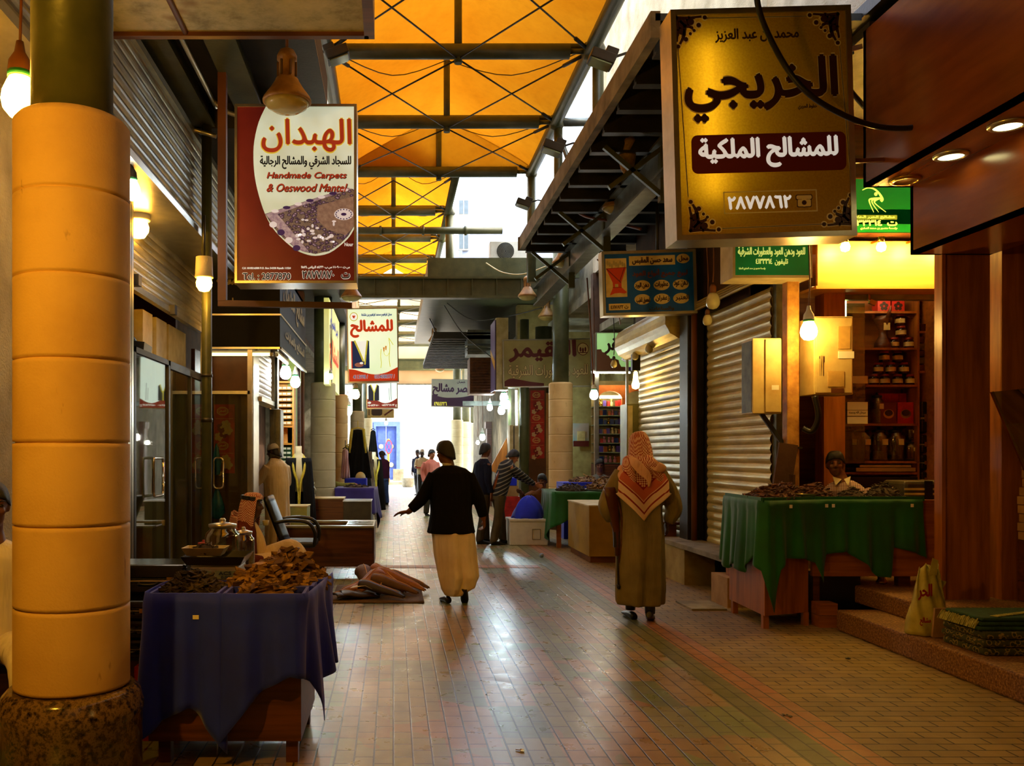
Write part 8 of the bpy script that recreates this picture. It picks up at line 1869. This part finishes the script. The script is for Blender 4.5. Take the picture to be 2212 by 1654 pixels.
for z in (1.105, 1.122): b.tube([V((.083 * math.cos(a), .052 + .10 * math.sin(a), z + .012 * math.sin(a) * -1)) for a in [2 * PI * k / 24 for k in range(25)]], .012, 8)
b.build('black_headband', M_black, t)
shoes(t, [(-.01, .70, .14, .0, -.1), (.05, .45, 0, 0, 0)])
s_ = thing('plastic_stool', 'dark seat under the seated person in the brown jacket', 'stool', (-1.46, 8.72, 0)); b = MB(); b.box(-1.66, -1.28, 8.56, 8.92, .26, .30); b.build('seat', M_woodd, s_)
for x in (-1.64, -1.34):
    for y in (8.58, 8.86): b = MB(); b.box(x, x + .04, y, y + .04, 0, .26); b.build('leg', M_woodd, s_)
# ---- man in white at the left shop doorway
t = person((-1.66, 12.6, 0), .9, 'person in a white robe and white cap leaning into the left shop doorway')
b = MB(); P, M = head(b, (0, .08, 1.58), .3, .2); limb(b, [(0, 0, .9, .12), (0, .02, 1.3, .12), (0, .05, 1.5, .055)])
limb(b, [(-.2, .02, 1.34, .05), (-.27, .16, 1.14, .04), (-.08, .36, 1.18, .028)]); limb(b, [(.2, .02, 1.34, .05), (.28, .12, 1.10, .04), (.1, .34, 1.16, .028)])
hand(b, (-.08, .36, 1.18), (.3, .3, 1), (0, 1, 0), .1, 1, 1); hand(b, (.1, .34, 1.16), (-.3, .3, 1), (0, 1, 0), .1, 1, -1)
for s in (-1, 1): limb(b, [(s * .08, 0, .9, .08), (s * .08, 0, .45, .055), (s * .08, 0, .08, .04)])
remesh(b.build('body', SKIN['dark'], t), .01, 2); hairmesh(t, (0, .08, 1.56), M, .98, beard=True)
M_wr2 = fabric('white_robe_b', (232, 216, 176), (206, 188, 146))
robe(t, 'robe', M_wr2, [(0, .05, 1.49, .07, .065), (0, .02, 1.42, .15, .1), (0, .02, 1.37, .21, .125), (0, .02, 1.15, .21, .16, .012, 5), (0, .02, .95, .20, .16, .015, 5), (0, 0, .7, .2, .15, .03, 7), (0, 0, .4, .2, .15, .04, 7, .5), (0, 0, .12, .2, .16, .05, 7, 1), (0, 0, .1, .19, .15)], [[(-.17, .02, 1.36, .075), (-.25, .1, 1.2, .07), (-.27, .17, 1.14, .065), (-.12, .33, 1.17, .045)], [(.17, .02, 1.36, .075), (.26, .08, 1.18, .07), (.28, .14, 1.1, .065), (.13, .31, 1.15, .045)]])
b = MB(); b.grid(lambda u, v: V((0, .08, 1.58)) + M @ V((.085 * math.cos(2 * PI * u) * (math.cos(v * PI / 2) ** .6 if v < 1 else 0), -.012 + .105 * math.sin(2 * PI * u) * (math.cos(v * PI / 2) ** .6 if v < 1 else 0), .03 + .105 * math.sin(v * PI / 2))), 24, 6); b.build('cap', M_white, t, solid=.008)
shoes(t, [(-.08, .04, 0, 0, 0), (.08, .04, 0, 0, 0)])
# ---- person in white half hidden at the left edge
t = person((-2.17, 4.75, 0), -2.6, 'person in white seated at the far left edge behind the amber column')
sitter(t, SKIN['brown'], fabric('white_lilac', (236, 226, 220), (206, 194, 186)), (0, .05, 1.27), 0, .1, (0, -.05, .42), (0, 0, 1.02), [(((.2, 0, 1.0), (.27, .08, .74), (.2, .3, .66)), (0, 1, 0), (1, 0, 0), 1), (((-.2, 0, 1.0), (-.27, .08, .74), (-.2, .3, .66)), (0, 1, 0), (1, 0, 0), -1)], MATS['white_lilac'], LG(.42, .42))
b = MB(); b.box(-2.28, -1.98, 4.6, 5.0, 0, .4); one(b, 'wooden_seat', M_woodd, 'dark seat under the half hidden person in white', 'stool')
# ---- arm of a person sitting behind the pale column
t = person((-1.37, 17.0, 0), -1.45, 'person in a green shirt behind the pale left column, only the outstretched arm showing')
t.location = (-1.42, 16.9, 0)
t.location = (-1.40, 18.75, 0)
sitter(t, SKIN['tan'], fabric('green_shirt', (140, 140, 70), (106, 108, 50)), (0, .03, 1.18), 0, .1, (0, -.05, .5), (0, 0, .95), [(((.2, 0, .93), (.17, .32, .88), (.12, .60, .9)), (-.1, 1, -.5), (1, 0, 0), 1), (((-.2, 0, .93), (-.24, .1, .68), (-.12, .3, .6)), (0, 1, 0), (1, 0, 0), -1)], M_trs, LG(.4, .42))
# ---- far people
t = person((PX(830, 26.8), 26.8, 0), .9, 'far young person in purple shirt and jeans looking down at a green stall')
walker(t, SKIN['dark'], (0, .08, 1.52), .2, .5, 'shirt', fabric('plum_shirt', (70, 26, 54), (48, 16, 36)), fabric('jeans', (60, 80, 120), (40, 56, 90)), [(((-.19, 0, 1.3), (-.22, .1, 1.06), (-.1, .3, 1.04)), (0, 1, 0), (1, 0, 0), 1), (((.19, 0, 1.3), (.22, .1, 1.06), (.1, .3, 1.04)), (0, 1, 0), (1, 0, 0), -1)], .03, .95, vox=.016)
t = person((PX(912, 31), 31, 0), 2.9, 'far person in white shirt and white cap carrying a red tray towards us')
walker(t, SKIN['dark'], (0, .04, 1.58), 0, .1, 'shirt', M_wr2, M_black, [(((-.19, 0, 1.36), (-.22, .06, 1.1), (-.16, .28, 1.08)), (.2, 1, 0), (1, 0, 0), 1), (((.19, 0, 1.36), (.22, .06, 1.1), (.16, .28, 1.08)), (-.2, 1, 0), (1, 0, 0), -1)], .12, .98, vox=.018, beard=True, cap=M_white)
b = MB(); c = t.location; b.box(c.x - .22, c.x + .22, c.y - .52, c.y - .25, 1.05, 1.09); one(b, 'red_tray', M_rposter, 'red tray carried by the far person with the white cap', 'tray')
t = person((PX(903, 33), 33, 0), 2.6, 'far person in dark clothes walking just behind the white-capped one')
walker(t, SKIN['dark'], (0, .04, 1.58), 0, .1, 'shirt', M_navy, M_black, [(((-.19, 0, 1.36), (-.22, -.05, 1.1), (-.2, .05, .86)), (0, 0, -1), (0, 1, 0), 1), (((.19, 0, 1.36), (.22, -.02, 1.1), (.2, .1, .86)), (0, 0, -1), (0, 1, 0), -1)], .12, .98, vox=.018)
t = person((PX(931, 22), 22, 0), -2.7, 'far person in a pink shirt, half hidden behind the man in the black jacket')
walker(t, SKIN['tan'], (0, .04, 1.54), .2, .1, 'shirt', fabric('pink_shirt', (226, 140, 120), (196, 104, 90)), M_trs, [(((-.19, 0, 1.33), (-.22, -.03, 1.07), (-.22, .05, .84)), (0, 0, -1), (0, 1, 0), 1), (((.19, 0, 1.33), (.22, -.03, 1.07), (.22, .05, .84)), (0, 0, -1), (0, 1, 0), -1)], .08, .96, vox=.018)
# ============================================================ MANNEQUINS, ROBES, FAR STALLS
M_bis = fabric('black_robe_cloth', (24, 22, 20), (14, 12, 12)); M_gt = mat('gold_trim', (222, 206, 70), .45, c2=(190, 160, 40), scale=60)
M_manq = mat('mannequin_cream', (228, 214, 166), .5, var=.06)
def mannequin(loc, rz, label, k=1.0, stand=True):
    t = thing('mannequin', label, 'mannequin', loc, 'robed mannequins', True, rz)
    b = MB(); b.rings([ring(r_[:3], r_[3] * k, r_[4] * k) for r_ in ((0, 0, 1.63 * k, .05, .05), (0, 0, 1.52 * k, .052, .055), (0, 0, 1.46 * k, .10, .08), (0, 0, 1.4 * k, .19, .11), (0, 0, 1.2 * k, .19, .13), (0, 0, .9 * k, .17, .12))]); b.build('torso', M_manq, t)
    b = MB(); b.cyl((0, 0, .0), (0, 0, .9 * k), .03); b.lathe((0, 0, 0), [(.2, 0), (.19, .02), (.001, .03)], 20); b.build('stand', M_dark, t)
    b = MB()
    def fn(u, v):
        a = PI * 1.5 + (u - .5) * 2 * PI * (.93 - .02 * v) + PI; z = 1.44 * k - 1.32 * k * v; g = .13 * (1 - v) ** 3
        r = .20 + .10 * v ** .8 + .012 * math.sin(18 * a) * v; r2 = .12 + .12 * v ** .7
        return V((r * k * math.cos(a), r2 * k * math.sin(a), z - .0))
    b.grid(fn, 60, 16); b.build('robe', M_bis, t, solid=.008)
    for s in (-1, 1):
        b = MB(); b.tube([(s * .055, .03, 1.50 * k), (s * .09, -.07, 1.44 * k), (s * .085, -.14, 1.25 * k), (s * .03, -.165, 1.05 * k), (s * .012, -.2, .8 * k), (s * .01, -.22, .6 * k)], [.016, .024, .024, .02, .012, .008], 8, sub=4); b.build('gold_trim', M_gt, t)
    return t
mannequin((PX(645, 14.6), 14.6, 0), .15, 'headless mannequin in black robe with yellow trim beside the lit shelf', 1.03)
mannequin((PX(808, 22.5), 22.5, 0), .3, 'headless cream mannequin in black robe beyond the hanging robe', .98)
def hung_robe(cx, Y, z1, z0, w0, w1, m, label, trim=True):
    t = thing('hanging_robe', label, 'robe', (cx, Y, z0), 'robes on hangers')
    def fn(u, v):
        x = (u - .5) * 2 * (w0 + (w1 - w0) * v); return V((cx + x, Y - .05 * math.sin(PI * u) + .03 * math.sin(22 * u + 3 * v) * v, z1 - (z1 - z0) * v - .05 * (2 * u - 1) ** 2 * (1 - v)))
    b = MB(); b.grid(fn, 40, 14); b.build('cloth', m, t, solid=.02)
    if trim:
        for s in (-1, 1): b = MB(); b.tube([V((cx + s * w0 * .8, Y - .08, z1)), V((cx + s * w0 * 1.0, Y - .09, z1 - .3)), V((cx + s * w0 * 1.1, Y - .09, z1 - .55))], [.035, .035, .02], 8, sub=3); b.build('gold_trim', M_gt, t)
    b = MB(); b.tube([(cx - w0, Y, z1 + .0), (cx, Y, z1 + .04), (cx + w0, Y, z1)], .015, 6); b.cyl((cx, Y, z1 + .03), (cx, Y, z1 + .2), .008); b.build('hanger', M_gt if trim else M_dark, t)
hung_robe(PX(773, 20.5), 20.5, 2.12, .98, .17, .32, M_bis, 'long black robe with yellow collar strips on a hanger')
hung_robe(PX(756, 21), 21, 1.75, .95, .08, .18, mat('olive_gold', (150, 120, 30), .7, c2=(80, 60, 16), scale=9), 'olive and gold robe left of the black hanging robe')
hung_robe(PX(746, 20.0), 20.0, 1.66, 1.0, .06, .10, fabric('pink_white', (226, 190, 196), (196, 150, 160)), 'pinkish white garment hanging by the yellow column', False)
hung_robe(PX(806, 24), 24, 2.2, 1.0, .06, .2, M_bis, 'narrow black robe hanging behind the cream mannequin', False)
b = MB(); b.box(PX(744, 19.8), PX(792, 19.8), 19.8, 20.4, .0, 1.0); one(b, 'blue_counter', M_blue, 'blue cloth-covered counter under the hanging robes', 'counter', bevel=.03)
b = MB(); ball(b, (PX(778, 19.9), 20.1, 1.0), .12, .12, .14); one(b, 'pale_pot', M_crm, 'rounded pale vessel on the blue counter under the robes', 'pot')
crate(-1.15, -.42, 17.3, 18.4, 0, .84, 'stall_table', 'table under the purple cloth in the lane on the left', 'table', M_woodd)
drape('purple_cloth', [(-1.15, 17.26), (-.8, 17.25), (-.40, 17.25), (-.37, 17.5), (-.34, 18.4)], .87, lerp_tab([(0, .5), (.3, .48), (.5, .5), (.6, .82), (.75, .6), (1, .66)]), M_purp, 'purple cloth over the stall just past the shiny white counter', 'cloth', .03, seed=4, flare=.3, freq=16)
b = MB(); b.box(-1.16, -.38, 17.24, 18.4, .85, .875); one(b, 'purple_cover', M_purp, 'purple cover lying on the stall past the white counter', 'cloth')
pile('wood_chips', -.75, 17.9, .87, .25, .3, .06, 60, .08, None, 'thin layer of chips on the purple cloth', 41, ms=Wk)
b = MB(); b.box(PX(797, 25.6), PX(812, 25.6), 25.6, 26.3, .88, .95)
for (x, y) in ((PX(799, 25.6), 25.65), (PX(810, 25.6), 25.65)): b.box(x, x + .06, y, y + .06, 0, .88)
one(b, 'stall_table', M_woodd, 'small far table under green cloth by the purple-shirted youth', 'table')
drape('green_cloth', [(PX(795, 25.5), 26.2), (PX(795, 25.5), 25.5), (PX(816, 25.5), 25.5), (PX(818, 25.8), 26.3)], .96, lambda u: .5 + .1 * math.sin(9 * u), M_grn, 'far small green cloth hanging beside the purple-shirted youth', 'cloth', .03, nu=40, seed=8, freq=14)
b = MB(); b.bar((PX(797, 21.5), 21.4, 1.6), (PX(812, 20.5), 20.6, .02), .04); b.bar((PX(801, 21.5), 21.4, 1.6), (PX(816, 20.5), 20.6, .02), .04); one(b, 'leaning_poles', M_steel, 'pair of grey poles leaning beside the far mannequin', 'pole')
t = thing('no_parking_sign', 'round blue and red no-stopping sign on an orange post by the blue door', 'sign', (PX(840, 44), 44, 0))
b = MB(); b.cyl((PX(839, 44), 44, .14), (PX(839, 44), 44, 2.3), .06); b.build('post', mat('orange_post', (230, 150, 40), .5), t)
b = MB(); x, z = PX(840, 44), PZ(965, 44)
for r_, mi, d_ in ((.30, 0, 0), (.24, 1, .01)): b.face([V((x + r_ * .6 * math.cos(2 * PI * k / 24), 43.92 - d_, z + r_ * 1.2 * math.sin(2 * PI * k / 24))) for k in range(24)], mi)
b.bar((x - .1, 43.9, z - .2), (x + .1, 43.9, z + .2), .03, .01, 0); b.bar((x - .1, 43.9, z + .2), (x + .1, 43.9, z - .2), .03, .01, 0); b.build('disc', [ink('sign_red', (220, 60, 60)), ink('sign_blue2', (60, 90, 200))], t, fix=False)
t = thing('concrete_planter', 'low round concrete planter on the sunlit far pavement', 'planter', (PX(882, 41), 41, 0)); b = MB(); b.lathe((PX(881, 41), 41, 0), [(.22, 0), (.26, .03), (.3, .42), (.28, .42), (.26, .36), (.001, .34)], 24); b.build('pot', M_conc, t)
b = MB(); b.box(PX(849, 46), PX(872, 46), 46, 46.4, .14, .75); one(b, 'stone_bench', M_conc, 'pale block bench before the far limestone wall', 'bench')
# right middle distance
b = MB(); b.box(PX(1052, 26), PX(1075, 26), 26, 26.3, 0, 2.45); b.box(PX(1049, 26), PX(1078, 26), 25.95, 26.35, 2.3, 2.5); one(b, 'door_pillar', M_woodd, 'dark brown pillar with a capital left of the striped sweater man', 'pillar')
b = MB(); b.obox((PX(1085, 22), 22, PZ(985, 22)), .25, .04, .9, 0, 0, .5); one(b, 'leaning_plank', M_wood, 'orange wooden plank leaning behind the two standing men', 'plank')
b = MB(); b.box(PX(1098, 21.5), PX(1104, 21.5), 21.5, 21.7, 0, 4.2); b.box(PX(1122, 21), PX(1126, 21), 21, 21.1, 0, 4.2); one(b, 'steel_scaffold', M_green, 'green upright steel frame behind the bright bulbs', 'frame')
b = MB(); b.box(PX(1000, 24), PX(1090, 24), 24, 24.06, PZ(876, 24), PZ(866, 24)); one(b, 'shelf_bar', M_steel, 'flat grey bar crossing left of the bright bulb cluster', 'bar')
# daylit building windows
for k, (v0, v1) in enumerate(((430, 465), (500, 540))):
    w_ = thing('window_%d' % (k + 2), 'white framed window', None, (PX(1002, 30), 29.95, 0)); w_['kind'] = 'structure'
    b = MB(); xx = PX(990, 29.9), PX(1014, 29.9); b.box(xx[0], xx[1], 29.9, 29.98, PZ(v1, 29.9), PZ(v0, 29.9)); b.build('frame', M_white, w_)
    for i in range(2): b = MB(); a = xx[0] + .03 + i * .17; b.box(a, a + .14, 29.88, 29.9, PZ(v1, 29.9) + .04, PZ(v0, 29.9) - .04); b.build('pane', mat('pane_dark', (70, 84, 96), .15, bump=0), w_)
# litter
for k, (x, y, c_, lb) in enumerate(((PX(1125, 4.55), 4.58, M_brass, 'crumpled yellow scrap lying on the paving near the camera'), (PX(1700, 5.2), 5.2, M_dark, 'small dark scrap on the side paving right of the green band'), (PX(1838, 6.6), 6.65, M_dark, 'small dark leaf on the paving before the lower step'))):
    b = MB(); rr = random.Random(k)
    for j in range(4): b.obox((x + rr.uniform(-.02, .02), y + rr.uniform(-.02, .02), .006), rr.uniform(.012, .03), rr.uniform(.01, .02), .004, rr.uniform(0, 3), rr.uniform(-.3, .3))
    one(b, 'litter_scrap', c_, lb, 'litter')
bpy.context.view_layer.update()
